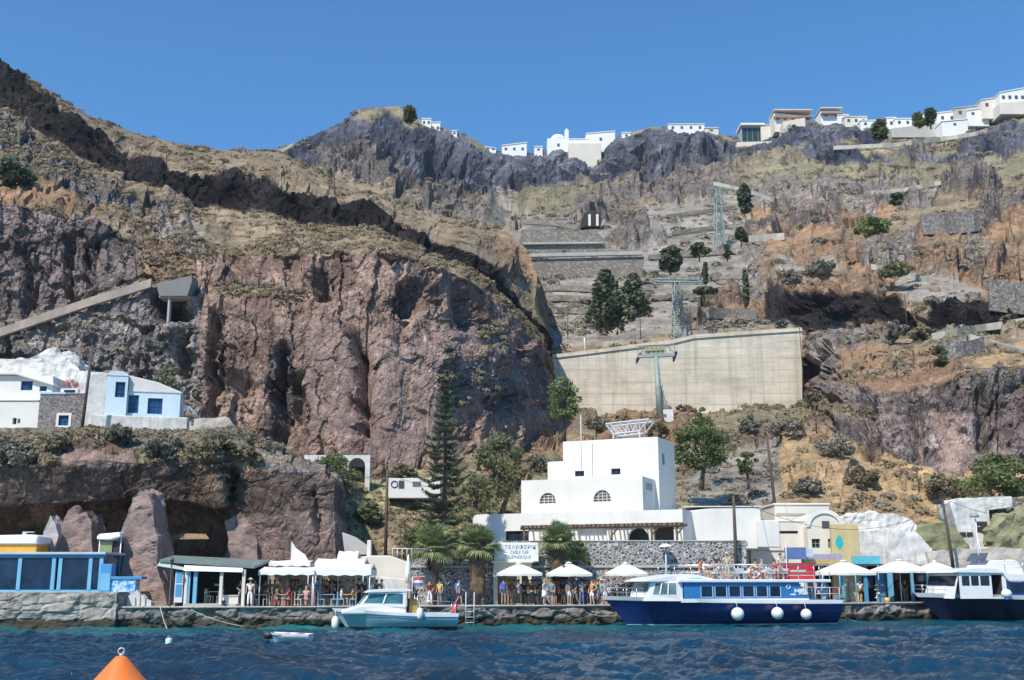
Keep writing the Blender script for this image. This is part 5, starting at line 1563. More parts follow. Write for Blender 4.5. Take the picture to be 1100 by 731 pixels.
def rough_block(name, label, cat, poly, Y, depth, m, seed, amp=.35, res=.3, base=None, kind=None):
    """A lumpy hand-limed mass: outline in photo pixels at distance Y, given depth, roughened all over."""
    pts = [(Xp(px, Y, 6), Zp(py, Y)) for px, py in poly]
    bm = bmesh.new()
    f_ = bm.faces.new([bm.verts.new((x, 0, z)) for x, z in pts])
    ex = bmesh.ops.extrude_face_region(bm, geom=[f_])
    for v in [q for q in ex['geom'] if isinstance(q, bmesh.types.BMVert)]: v.co.y += depth
    bmesh.ops.recalc_face_normals(bm, faces=bm.faces)
    bmesh.ops.triangulate(bm, faces=bm.faces)
    for _ in range(7):
        long = [e for e in bm.edges if e.calc_length() > res * 1.5]
        if not long: break
        bmesh.ops.subdivide_edges(bm, edges=long, cuts=1, use_grid_fill=False)
        bmesh.ops.triangulate(bm, faces=[q for q in bm.faces if len(q.verts) > 3])
    bm.normal_update()
    co = np.array([v.co[:] for v in bm.verts]); no = np.array([v.normal[:] for v in bm.verts])
    d = amp * (fbm(co / 1.7 + seed, 4) * .9 + (cell(co / 1.1 + seed)[2] - .5) * .35)
    co = co + no * d[:, None]
    for v, c in zip(bm.verts, co): v.co = c
    me = bpy.data.meshes.new(name); bm.to_mesh(me); bm.free(); me.materials.append(m)
    for q in me.polygons: q.use_smooth = False
    cx = float(np.mean([p[0] for p in pts])); zb = min(p[1] for p in pts)
    for v in me.vertices: v.co.x -= cx; v.co.z -= zb
    o = bpy.data.objects.new(name, me); COL.objects.link(o); o.location = (cx, Y, zb)
    return tag(o, label, cat, kind=kind)


rough_block('whitewashed_wall', 'broad whitewashed wall with rough lumpy top right of yellow wall', 'wall', [(921, 625), (921, 571), (960, 568), (985, 572), (1000, 590), (1004, 625)], 92.5, 2.5, LIME, 1, .12, .25)
rough_block('whitewashed_rock', 'lumpy whitewashed rocks heaped on top of the broad white wall', 'rock', [(906, 575), (908, 555), (925, 552), (945, 551), (965, 552), (980, 559), (990, 572), (960, 574)], 94.2, 3, LIME, 2, .42, .2)
rough_block('stone_wall', 'pale rough stone wall between the white wall and dark boat', 'wall', [(1000, 625), (997, 592), (1030, 590), (1075, 588), (1110, 592), (1110, 625)], 91.5, 1.2, mat('pale rough stone', (.48, .43, .37), .9, .25, 1.2, .06), 3, .2)
rough_block('stair_house', 'stepped white house wall with small dark openings above dark boat', 'house', [(1028, 600), (1030, 572), (1024, 540), (1032, 536), (1092, 533), (1092, 545), (1066, 548), (1066, 560), (1078, 562), (1080, 600)], 96, 3, LIME, 4, .14, .35)
_sh = bpy.context.scene.objects['stair_house']
for px, py, w_, h_ in ((1036, 574, .5, .35), (1043.5, 574, .5, .35), (1056, 566, 1.0, .9)):
    p = P(px, py, 95.6) - _sh.location; MB().box(p.x - w_ / 2, p.x + w_ / 2, -.1, .4, p.z - h_ / 2, p.z + h_ / 2).build('opening', DARKIN, _sh)
rough_block('retaining_wall', 'grey retaining wall behind the white stair house at right edge', 'wall', [(1066, 556), (1066, 537), (1130, 534), (1130, 556)], 98.5, 1, GREYSTONE, 6, .12)
rough_block('garden_bank', 'mossy green bank framed by white walls behind dark power pole', 'bank', [(992, 592), (990, 566), (1020, 560), (1040, 585), (1042, 596)], 93.6, 3, mat('moss green bank', (.23, .23, .12), .95, .3, 1.5, .05), 7, .3, .25)
rough_block('olive_bank', 'tall olive green bank at the right edge above dark boat', 'bank', [(1072, 600), (1068, 570), (1085, 555), (1110, 545), (1160, 540), (1160, 600)], 94, 4, mat('olive bank', (.25, .235, .13), .95, .3, 1.2, .06), 8, .5, .25)
# ------------------------------------------------------------------ things on the slopes
def _proj(g):
    d = g - np.array([0, 0, EYE])
    dep = d[..., 1] * CP + d[..., 2] * SP
    return 550 + F * d[..., 0] / dep, 365.5 - F * (-d[..., 1] * SP + d[..., 2] * CP) / dep


for _s in SHEETS.values():
    _s['px'], _s['py'] = _proj(_s['g'])


def ground(px, py, sheets=('caldera_slope',), tol=3.0):
    """Nearest terrain point that the photo pixel lands on."""
    best = None
    for n in sheets:
        s = SHEETS[n]
        d = (s['px'] - px) ** 2 + (s['py'] - py) ** 2
        near = np.where(d < tol * tol)
        if len(near[0]):
            Ys = s['g'][near][:, 1]; i = np.argmin(Ys)
            p = s['g'][near][i]
        else:
            p = s['g'].reshape(-1, 3)[np.argmin(d)]
        if best is None or p[1] < best[1]: best = p
    return Vector(best)


CONCRETE = None


def concrete_material():
    m, nt, b = nodes_of('board marked concrete')
    v = coords(nt)
    n = noise(nt, coords(nt, (0.12, 1, 1.2)), 0.6, 6, 0.7)
    c = ramp(nt, n, [(0.3, (0.48, 0.42, 0.33)), (0.5, (0.63, 0.56, 0.445)), (0.7, (0.72, 0.645, 0.52))])
    n2 = noise(nt, v, 0.25, 6, 0.65)
    c = mixc(nt, 'MULTIPLY', 1.0, c, ramp(nt, n2, [(0.3, 0.74), (0.5, 1.0), (0.7, 1.16)]))
    st = ramp(nt, noise(nt, coords(nt, (1, 1, 0.06)), 0.9, 4, 0.7), [(0.5, 0.0), (0.72, 0.55)])
    c = mixc(nt, 'MIX', st, c, (0.27, 0.24, 0.19))
    wv = nd(nt, 'ShaderNodeTexWave', Scale=0.16, bands_direction='Z', Distortion=2.5, Detail=4)
    nt.links.new(coords(nt, (.02, 1, 1)), wv.inputs['Vector'])
    ln = ramp(nt, wv.outputs['Fac'], [(0.0, 1.0), (0.05, 0.0)])
    c = mixc(nt, 'MIX', mixc(nt, 'MULTIPLY', 1.0, ln, ramp(nt, n2, [(0.4, 0.0), (0.6, 0.45)])), c, (0.24, 0.21, 0.17))
    nt.links.new(c, b.inputs['Base Color']); b.inputs['Roughness'].default_value = 0.9
    bump(nt, b, n, 0.5, 0.1)
    return m


CONCRETE = concrete_material()
# great concrete retaining wall
Yw = 182.5
def wallpoly(name, label, cat, poly, Y, depth, m, part='wall', bevel=0.0, extra=None, warp=0.0):
    pts = [(Xp(px, Y, Zp(py, Y)), Zp(py, Y)) for px, py in poly]
    cx = sum(p[0] for p in pts) / len(pts); zb = min(p[1] for p in pts)
    t = thing(name, label, cat, (cx, Y, zb))
    MB().prism([(x - cx, z - zb) for x, z in pts], 'y', 0, depth).build(part, m, t, bevel=bevel)
    if extra: extra(t, lambda px, py: (Xp(px, Y, Zp(py, Y)) - cx, Zp(py, Y) - zb))
    return t


def bigwall_extra(t, q):
    for px in (589, 668, 724, 838):
        a, b = q(px, 436), q(px, 378 - (px - 589) * .09)
        MB().box(a[0] - .09, a[0] + .09, -.06, 0, a[1] - 2, b[1] - .6).build('buttress_rib', CONCRETE, t)
    cp = MB()
    tp = [(587, 383), (660, 374), (724, 366), (745, 361), (800, 357), (861, 353)]
    for (a, b), (c, d) in zip(tp[:-1], tp[1:]):
        u, v = q(a, b), q(c, d); cp.add([(u[0], -.25, u[1] - .5), (v[0], -.25, v[1] - .5), (v[0], -.25, v[1] + .12), (u[0], -.25, u[1] + .12), (u[0], .5, u[1] + .12), (v[0], .5, v[1] + .12), (v[0], -.003, v[1] - .5), (u[0], -.003, u[1] - .5)], [(0, 1, 2, 3), (3, 2, 5, 4), (1, 0, 7, 6)])
    cp.build('coping', CONCRETE, t)


wallpoly('retaining_wall', 'huge beige concrete retaining wall below the cable car pylons', 'wall',
         [(589, 436), (612, 446), (660, 448), (760, 448), (840, 446), (862, 432), (861, 353), (800, 357), (745, 361), (724, 366), (660, 374), (587, 383)], Yw, 15, CONCRETE, extra=bigwall_extra)
pl = thing('drain_pipe', 'thin upright pipe at the right end of the concrete wall', 'pipe', (Xp(863, 181, Zp(405, 181)), 181, Zp(405, 181)))
MB().bar((0, 0, -3), (-.2, 0, Zp(350, 181) - Zp(405, 181)), .07).build('pipe', POLE, pl)
# upper terraces of dry stone
TERRSTONE = stone_mat('terrace masonry', ((0.20, 0.175, 0.145), (0.29, 0.255, 0.215), (0.37, 0.33, 0.28)), (0.20, 0.175, 0.145), 1.5, 0.05, dist=.1)
def courses(t, q): pass
wallpoly('terrace_wall', 'long lower terrace retaining wall with upright joints below cave arches', 'wall', [(566, 304), (640, 303), (690, 300), (692, 276), (640, 277), (567, 279)], 262, 26, TERRSTONE)
wallpoly('terrace_wall', 'upper grey terrace retaining wall just below the cave arches', 'wall', [(562, 279), (615, 277), (662, 276), (655, 262), (640, 249), (560, 247)], 289, 30, TERRSTONE)
mb_lines = [('stone_kerb', 'pale stone kerb running along the upper terrace wall', [(562, 263), (600, 262), (648, 262)], 288.4, .5),
            ('stone_kerb', 'pale stone kerb on top of the lower terrace wall', [(567, 276.5), (620, 275.5), (690, 274)], 261.5, .9)]
for nm, lb, pts, Y, hgt in mb_lines:
    a, b = pts[0], pts[-1]; A = P(a[0], a[1], Y); B = P(b[0], b[1], Y)
    t = thing(nm, lb, 'kerb', A); d = B - A
    MB().prism([(0, 0), (d.x, d.z), (d.x, d.z + hgt), (0, hgt)], 'y', -.3, .6).build('kerb', PALECON, t)
# cave portal with white piers
Yc = ground(636, 243).y - 3
def portal_extra(t, q):
    for a, b in ((632, 634.6), (640.4, 643)):
        u, v = q(a, 243.5), q(b, 231); MB().box(u[0], v[0], -.6, .1, u[1], v[1]).build('pier', WHITE, t, bevel=.1)
    for a, b in ((627, 631.6), (635, 640)):
        u, v = q(a, 243.5), q(b, 230); MB().prism([(u[0], u[1]), (v[0], u[1])] + [((u[0] + v[0]) / 2 + (v[0] - u[0]) / 2 * math.cos(math.pi * k / 8), v[1] - 1 + 1.4 * math.sin(math.pi * k / 8)) for k in range(9)], 'y', -.2, .3).build('cave_mouth', DARKIN, t)
wallpoly('cave_portal', 'cave arches with white piers cut in the rock high on the slope', 'portal', [(624, 244), (645, 244), (647, 236), (644, 229), (637, 226), (630, 228), (625, 234)], Yc, 8, mat('dark portal rock', (.05, .042, .04), .95, .3, .4), extra=portal_extra, part='rock_face')


def strip_wall(name, label, cat, pts, hgt, m, sheets=('caldera_slope',), thick=.6, fwd=.6, part='wall', sink=.7):
    """Low wall that follows the ground along photo points."""
    w = []
    for (a, b), (c, d) in zip(pts[:-1], pts[1:]):
        n = max(2, int(math.hypot(c - a, d - b) / 6))
        for k in range(n):
            u = k / n; w.append(P(a + (c - a) * u, b + (d - b) * u, ground(a + (c - a) * u, b + (d - b) * u, sheets).y))
    w.append(P(*pts[-1], ground(*pts[-1], sheets).y))
    ys = np.array([p.y for p in w]); k = min(5, len(ys) // 2 * 2 - 1)
    if k >= 3: ys = np.convolve(np.pad(ys, k // 2, 'edge'), np.ones(k) / k, 'valid')
    sam = [(a, b) for a, b in pts]
    w2 = []
    for p, y in zip(w, ys):
        s = y / p.y; w2.append(Vector((p.x * s, y - fwd, EYE + (p.z - EYE) * s)))
    o = w2[0].copy(); t = thing(name, label, cat, o)
    mb = MB(); vs = []
    for p in w2:
        q = p - o; vs += [(q.x, q.y, q.z - sink), (q.x, q.y, q.z + hgt), (q.x, q.y + thick, q.z + hgt), (q.x, q.y + thick, q.z - sink)]
    n = len(w2); fs = []
    for i in range(n - 1):
        for j in range(4): fs.append((4 * i + j, 4 * i + 4 + j, 4 * i + 4 + (j + 1) % 4, 4 * i + (j + 1) % 4))
    fs += [(0, 1, 2, 3), (4 * n - 1, 4 * n - 2, 4 * n - 3, 4 * n - 4)]
    mb.add(vs, fs); mb.build(part, m, t)
    return t


PATHW = mat('pale path parapet', (.46, .42, .35), .9, .2, .5, .03)
strip_wall('path_wall', 'pale parapet of the stepped path slanting down above dark lava rock', 'wall', [(935, 287), (960, 293), (1000, 303), (1040, 314)], .5, PATHW)
strip_wall('path_wall', 'pale parapet of the stepped path rising below the dark lava rock at right', 'wall', [(1000, 362), (1040, 354), (1070, 350), (1130, 340)], .4, PATHW)
strip_wall('path_wall', 'pale parapet of the lowest path bend at the right edge', 'wall', [(1040, 362), (1075, 372), (1130, 386)], .3, PATHW)
strip_wall('path_wall', 'pale parapet zigzag high on the right slope below the town', 'wall', [(935, 208), (970, 205), (1010, 197)], .6, PATHW)
strip_wall('path_wall', 'long straight pale path wall just under the rim village', 'wall', [(895, 160), (960, 157), (1010, 151), (1060, 143)], 1.0, PATHW)
strip_wall('stone_wall', 'grey dry stone retaining wall high on the right slope', 'wall', [(990, 250), (1020, 249), (1052, 246)], 4.2, GREYSTONE)
strip_wall('stone_wall', 'grey stone retaining wall at right edge above the lava rock', 'wall', [(1062, 330), (1085, 333), (1140, 338)], 4.2, GREYSTONE)
strip_wall('stone_wall', 'small pale stone retaining wall on the orange slope right of centre', 'wall', [(1012, 382), (1040, 381), (1056, 376)], 1.6, GREYSTONE)
strip_wall('stone_wall', 'low stone wall above the concrete wall beside the conifers', 'wall', [(742, 338), (780, 340), (812, 342)], 1.5, TERRSTONE)
for lab, pts, hg in (('low terrace strip left of the largest conifer', [(572, 312), (600, 311), (636, 313), (700, 311)], .9), ('second low terrace strip below the lower terrace wall', [(574, 323), (605, 322), (640, 325), (690, 324)], .9),
                     ('third low terrace strip just above the concrete wall road', [(578, 336), (612, 335), (640, 337)], .8), ('terrace strip on the grey scree between round conifer and pylon', [(694, 303), (715, 302), (752, 300)], .7),
                     ('terrace strip on the scree under the flat topped pine', [(700, 322), (722, 321), (748, 319)], .7), ('terrace strip right of the tiny cypress', [(764, 300), (785, 299), (798, 299)], .7), ('thin terrace strip just under the middle rock', [(696, 278), (720, 276), (790, 272)], .8),
                     ('thin terrace strip left of the far lattice pylon', [(722, 252), (750, 248), (800, 243)], .8), ('thin terrace strip under the dark middle crags', [(715, 234), (745, 230), (790, 224)], .8), ('thin terrace strip left below the cave arches', [(562, 240), (590, 241), (620, 246)], 1.0)):
    strip_wall('terrace_strip', lab, 'terrace', pts, hg, TERRSTONE, sink=.4)
strip_wall('path_wall', 'pale zigzag path parapet climbing right of the dark middle crags', 'wall', [(766, 198), (790, 203), (812, 209), (832, 217)], .8, PATHW)
strip_wall('path_wall', 'short pale wall left of the tall lattice pylon', 'wall', [(800, 259), (825, 257), (842, 256)], 1.2, PATHW)

# mule path with parapet and little bridge on the headland
HS = ('headland',)
strip_wall('mule_path_wall', 'long rising stone parapet of the mule path across the purple cliff', 'wall', [(-60, 378), (0, 360), (50, 343), (100, 326), (165, 306)], .45, mat('sandy parapet', (.40, .33, .27), .9, .2, .6, .05), HS, .5, .9, sink=.5)
yb_ = ground(165, 312, HS).y - 1.6
def bridge_extra(t, q):
    a, b = q(177.5, 352), q(182, 318); MB().box(a[0], b[0], .3, 1.0, a[1] - .5, b[1]).build('pier', PALECON, t)
    u, v = q(170, 318), q(203, 318); MB().box(u[0], v[0], .25, 2.0, u[1] - .12, u[1] - .002).build('deck_edge', mat('pale slab edge', (.5, .46, .4), .9), t)
wallpoly('footbridge', 'small concrete footbridge on a single pier on the mule path', 'bridge', [(168, 305), (206, 296), (206, 303), (201, 318), (171, 318)], yb_, 2.5, mat('grey concrete', (.22, .215, .205), .9, .12, .8, streak=.3), part='parapet', extra=bridge_extra)


# ------------------------------------------------------------------ vegetation
def leaf_quads(C, Rr, n, size, rs, up=0.2, tone=None):
    """n leaf faces inside every ellipsoid of C (k,3) with radii Rr (k,3)."""
    k = len(C)
    d = rs.randn(k, n, 3); d /= np.linalg.norm(d, axis=-1)[..., None]
    c = C[:, None] + d * Rr[:, None] * (0.55 + 0.5 * rs.rand(k, n, 1))
    a = rs.randn(k, n, 3); a[..., 2] *= 0.6; a /= np.linalg.norm(a, axis=-1)[..., None]
    nn = d + rs.randn(k, n, 3) * 0.5; nn[..., 2] += up
    b = np.cross(nn, a); b /= np.linalg.norm(b, axis=-1)[..., None] + 1e-6
    s = size * (0.6 + 0.8 * rs.rand(k, n, 1))
    q = np.stack([c - a * s, c - b * s * .55 + a * s * .1, c + a * s, c + b * s * .55 + a * s * .1], 2)
    if tone is None: tone = rs.rand(k)
    tn = np.repeat(np.clip(np.repeat(tone[:, None], n, 1) * .8 + .2 * rs.rand(k, n), 0, 1)[..., None], 4, 2)
    return q.reshape(-1, 3), tn.reshape(-1)


def foliage(name, V, T, m, parent):
    f = np.arange(len(V)).reshape(-1, 4)
    return np_mesh(name, V, f, m, parent, col=np.stack([T] * 3, -1))


LGREEN = leaf_mat('bright green leaves', (.09, .13, .04), (.29, .345, .125))
MGREEN = leaf_mat('mid green leaves', (.07, .10, .035), (.225, .265, .105))
DGREEN = leaf_mat('dark conifer green', (.045, .062, .034), (.155, .18, .095), trans=.12)
OGREEN = leaf_mat('dusty olive leaves', (.10, .112, .052), (.27, .275, .14))
PGREEN = leaf_mat('norfolk pine green', (.05, .07, .04), (.18, .21, .115), trans=.12)
BARK = mat('grey brown bark', (.13, .10, .075), .95, .3, 4.0, .02)


def tree(name, label, px, pyb, pyt, wpx, Y=None, m=MGREEN, seed=0, clumps=26, dens=90, leaf=.17, trunk=.25, shape='round', z0=None, sheets=('caldera_slope', 'grassy_bank'), group=None, cat='tree'):
    rs = np.random.RandomState(seed + 100)
    if Y is None: Y = ground(px, pyb, sheets).y
    zb = Zp(pyb, Y) if z0 is None else z0
    H = Zp(pyt, Y) - zb; Wd = wpx * Y / F * 1.02
    t = thing(name, label, cat, (Xp(px, Y, zb + H / 2), Y, zb), rs.rand() * 6, group)
    mb = MB(); th = H * trunk
    C = []; Rr = []
    if shape == 'cone':
        for i in range(clumps):
            u = (i + .5) / clumps; r = Wd / 2 * (1 - u) ** .8 * rs.rand() ** .5; a = rs.rand() * 6.28
            C.append((r * math.cos(a), r * math.sin(a), th + (H - th) * u)); s = Wd * .13 + Wd * .12 * (1 - u); Rr.append((s, s, s * .8))
        mb.tube([(0, 0, -.5), (0, 0, H * .9)], [Wd * .05, .02], 7)
    elif shape == 'column':
        for i in range(clumps):
            u = (i + .5) / clumps; r = Wd * .25 * rs.rand(); a = rs.rand() * 6.28
            C.append((r * math.cos(a), r * math.sin(a), th + (H - th) * u)); s = Wd * .33 * (1 - .6 * max(0, u - .6) / .4); Rr.append((s, s, s * 1.2))
        mb.tube([(0, 0, -.5), (0, 0, H * .9)], [Wd * .07, .02], 7)
    elif shape == 'flat':
        for i in range(clumps):
            r = Wd / 2 * rs.rand() ** .5; a = rs.rand() * 6.28
            C.append((r * math.cos(a), r * math.sin(a), H * (.72 + .2 * rs.rand() * (1 - r / Wd)))); s = Wd * .16; Rr.append((s, s, s * .5))
        mb.tube([(0, 0, -.5), (.05 * H, 0, H * .7)], [Wd * .06, Wd * .03], 7)
    else:
        base = Vector((0, 0, -.5)); fork = Vector((rs.randn() * .05 * H, rs.randn() * .05 * H, th))
        mb.tube([base, fork * .5, fork], [H * .035 + .05, H * .028 + .04, H * .022 + .03], 8)
        for i in range(clumps):
            a = rs.rand() * 6.28; u = rs.rand()
            rr = Wd / 2 * math.sqrt(max(0.05, 1 - (2 * u - .85) ** 2)) * (.25 + .7 * rs.rand() ** .6)
            c = Vector((rr * math.cos(a), rr * math.sin(a), th * .9 + (H - th * .9) * (.06 + .84 * u)))
            C.append(tuple(c)); s = (Wd * .09 + Wd * .10 * rs.rand()); Rr.append((s, s, s * .75))
            if i % 2 == 0 and shape != 'bush':
                mid = fork.lerp(c, .5) + Vector((0, 0, .05 * H)); mb.tube([fork, mid, c], [H * .012 + .02, H * .007 + .012, .01], 5, cap=False)
    V, T = leaf_quads(np.array(C), np.array(Rr), dens, leaf, rs)
    if shape != 'bush' or th > 0.3: mb.build('trunk', BARK, t)
    foliage('crown' if shape != 'bush' else 'foliage', V, T, m, t)
    return t


tree('broadleaf_tree', 'slender bright green tree in front of the left end of concrete wall', 605, 470, 403, 42, 118, LGREEN, 1, 34, 70, .16, .3)
tree('broadleaf_tree', 'loose olive green tree left of the white station', 538, 552, 463, 62, 101, OGREEN, 2, 46, 80, .17, .18)
tree('broadleaf_tree', 'low grey green tree tucked behind the left tree of station', 512, 562, 510, 40, 97, OGREEN, 3, 24, 80, .15, .15)
tree('broadleaf_tree', 'dense green spreading tree right of the station tower', 752, 520, 445, 62, 104, MGREEN, 4, 50, 90, .17, .22)
tree('broadleaf_tree', 'small narrow green tree top behind the spreading tree', 755, 480, 437, 24, 112, LGREEN, 5, 18, 70, .15, .2)
tree('small_tree', 'small round green tree left of the leaning timber pole', 803, 520, 483, 24, 108, MGREEN, 6, 16, 90, .13, .3)
tree('large_bush', 'large dark green bush behind the white stair house at right', 1072, 536, 488, 76, 101, MGREEN, 7, 44, 110, .16, .05, 'bush', cat='bush')
tree('large_bush', 'dark green bush low behind the left palm', 452, 600, 563, 62, 86, MGREEN, 8, 34, 100, .13, .05, 'bush', cat='bush')
tree('large_bush', 'bright green bush in front of the white arched wall', 358, 524, 490, 62, 97, MGREEN, 9, 34, 110, .13, .05, 'bush', cat='bush')
tree('round_bush', 'pale olive bush on the roof side of the blue windowed house', 178, 424, 392, 30, 103, OGREEN, 10, 20, 90, .12, .05, 'bush', cat='bush')
tree('leafy_bush', 'white flecked prickly bush on the left edge of headland', 16, 199, 167, 48, None, leaf_mat('pale prickly leaves', (.06, .09, .04), (.30, .33, .22)), 11, 20, 60, .5, .05, 'bush', sheets=('headland',), cat='bush')
for i, (px, pyb, pyt, w_, m_, sh_, lab) in enumerate((
        (232, 494, 468, 46, OLV, 'rock_shelf', 'large olive bush spilling over the shelf edge right of blue windowed house'), (178, 490, 466, 44, GRY, 'rock_shelf', 'grey olive bush below the blue windowed house terrace'),
        (128, 474, 458, 34, GRY, 'rock_shelf', 'dry grey bush beside the foot of old timber pole'), (14, 502, 474, 46, GRY, 'rock_shelf', 'dark grey bush on the shelf edge at left of picture'),
        (64, 484, 470, 30, OLV, 'rock_shelf', 'small olive bush below the stone house'), (268, 500, 482, 26, OLV, 'rock_shelf', 'olive bush where the shelf steps down to the arched wall'),
        (395, 562, 540, 34, OGREEN, 'grassy_bank', 'dark olive bush in the shade beside the shelf corner'), (432, 512, 500, 30, OLV, 'grassy_bank', 'pale bush above the painted hut'),
        (575, 508, 488, 30, GRY, 'caldera_slope', 'grey bush behind the left roof step of station'), (640, 462, 448, 34, GRY, 'caldera_slope', 'grey bush below the middle of concrete wall'),
        (705, 470, 454, 30, OLV, 'caldera_slope', 'olive bush at the foot of the nearest pylon'), (925, 520, 502, 34, OLV, 'caldera_slope', 'olive bush in the middle of the straw slope'),
        (868, 530, 514, 30, GRY, 'caldera_slope', 'grey bush low on the straw slope above flat house'))):
    tree('mounded_bush', lab, px, pyb, pyt, w_, None, m_, 140 + i, 24, 90, .15, .02, 'bush', sheets=(sh_,), cat='bush')
# conifers on the upper slope
tree('conifer', 'largest dark conifer above the concrete wall', 651, 351, 293, 48, None, DGREEN, 20, 60, 80, .42, .06, 'cone')
tree('conifer', 'smaller dark conifer touching the right side of largest conifer', 680, 342, 296, 36, None, DGREEN, 21, 40, 80, .38, .08, 'cone')
tree('conifer', 'round dark conifer on the slope below the middle rock', 720, 293, 264, 30, None, DGREEN, 22, 30, 80, .45, .08, 'round')
tree('conifer', 'low dark conifer left of the far lattice pylon', 751, 278, 259, 20, None, DGREEN, 23, 20, 70, .42, .08, 'round')
tree('conifer', 'tiny upright cypress below the far lattice pylon', 758, 305, 282, 7, None, DGREEN, 24, 12, 60, .3, .05, 'column')
tree('conifer', 'flat topped dark pine with a shadow under it', 757, 327, 309, 23, None, DGREEN, 25, 22, 70, .36, .2, 'flat')
tree('conifer', 'tall narrow cypress beside the orange slope', 801, 329, 291, 9, None, DGREEN, 26, 20, 60, .3, .05, 'column')
tree('conifer', 'dark cypress high on the slope right of pylon', 800, 226, 200, 16, None, DGREEN, 27, 20, 60, .5, .05, 'column')
tree('conifer', 'small dark tree on the slope below the high cypress', 796, 262, 245, 14, None, DGREEN, 28, 14, 60, .45, .1, 'round')
tree('conifer', 'small dark bush tree at the foot of far pylon', 781, 278, 264, 10, None, DGREEN, 29, 12, 60, .4, .1, 'round')
tree('dark_bush', 'dark round bush by the pale path high on the right slope', 964, 221, 207, 16, None, DGREEN, 30, 14, 60, .4, .05, 'bush', cat='bush')
tree('green_bush', 'bright green bush patch on the orange slope right of centre', 935, 251, 236, 40, None, LGREEN, 31, 26, 60, .36, .05, 'bush', cat='bush')
tree('green_bush', 'green bush above the dark lava rock at right', 962, 297, 281, 34, None, OGREEN, 32, 24, 60, .34, .05, 'bush', cat='bush')
for i, (px, pyb, pyt, w_, m_, lab) in enumerate((
        (963, 368, 343, 22, GRY, 'grey round bush below the dark lava rock'), (990, 366, 351, 28, OLV, 'pale mounded bush right of the grey round bush'),
        (880, 296, 282, 40, GRY, 'silvery mounded bush above the lava rock'), (850, 306, 290, 24, GRY, 'silvery bush left of the long silvery mound'),
        (1010, 392, 372, 20, OGREEN, 'blue green bush on the orange slope at right'), (1085, 352, 338, 22, OLV, 'round olive bush by the lowest path'),
        (845, 470, 452, 40, GRY, 'wide grey bush below the right end of concrete wall'), (900, 488, 468, 44, GRY, 'wide grey green bush on the straw slope'),
        (1012, 538, 508, 46, OLV, 'pale green mound left of the large dark bush'), (872, 440, 422, 30, OLV, 'olive bush beside the foot of rock right of concrete wall'),
        (805, 466, 446, 26, GRY, 'dusty grey bush right of the spreading tree'))):
    tree('mounded_bush', lab, px, pyb, pyt, w_, None, m_, 40 + i, 22, 80, .16 if pyb > 400 else .26, .02, 'bush', cat='bush')


def norfolk(px, pyb, pyt, Y, wpx):
    rs = np.random.RandomState(77)
    zb = Zp(pyb, Y); H = Zp(pyt, Y) - zb; x = Xp(px, Y, zb + H / 2); Wd = wpx * Y / F
    t = thing('norfolk_pine', 'tall dark norfolk pine with tiered branches before the red cliff', 'tree', (x, Y, zb))
    MB().tube([(0, 0, -.5), (.1, 0, H * .5), (0, 0, H)], [.26, .16, .03], 8).build('trunk', BARK, t)
    V = []; T = []
    z = H * .16; k = 0
    while z < H * .985:
        u = z / H
        ln = Wd / 2 * min(1, (1 - u) * 1.5 + .08) * (.85 + .3 * rs.rand())
        nb = 6 if u < .8 else 5
        off = rs.rand() * 6.28
        for b in range(nb):
            a = off + 6.28 * b / nb + rs.randn() * .2; L = ln * (.62 + .5 * rs.rand())
            n = max(5, int(L / .10)); s = np.linspace(.12, 1, n)
            droop = -.16 * L * np.sin(s * 2.6) + (.10 + .12 * rs.rand()) * L * s ** 3 + .05 + .1 * rs.randn() * L * .3
            dx, dy = math.cos(a), math.sin(a)
            P0 = np.stack([dx * s * L, dy * s * L, z + droop], -1)
            for rep in range(8):
                w_ = .11 + .20 * np.sin(np.minimum(1, s * 1.1) * 2.6)
                ang = rs.rand(n) * 6.28
                d1 = np.stack([-dy * np.cos(ang), dx * np.cos(ang), np.sin(ang) * .6 + .15], -1) + .5 * np.array([dx, dy, 0])
                tip = P0 + d1 * w_[:, None]; side = np.stack([dx * np.ones(n), dy * np.ones(n), 0 * s], -1) * .055
                V.append(np.stack([P0 - side, P0 + side, tip + side * .5, tip - side * .5], 1).reshape(-1, 3)); T.append(np.repeat(.3 + .6 * rs.rand(n), 4))
        z += H * ((.036 if u < .7 else .028) * (.8 + .5 * rs.rand())); k += 1
    foliage('crown', np.concatenate(V), np.concatenate(T), PGREEN, t)


norfolk(477, 612, 404, 86.5, 62)

FROND = leaf_mat('fan palm green', (.075, .115, .04), (.36, .40, .19), .45, .2)
SKIRT = leaf_mat('dead palm skirt', (.13, .085, .05), (.27, .19, .12), .8, .1)


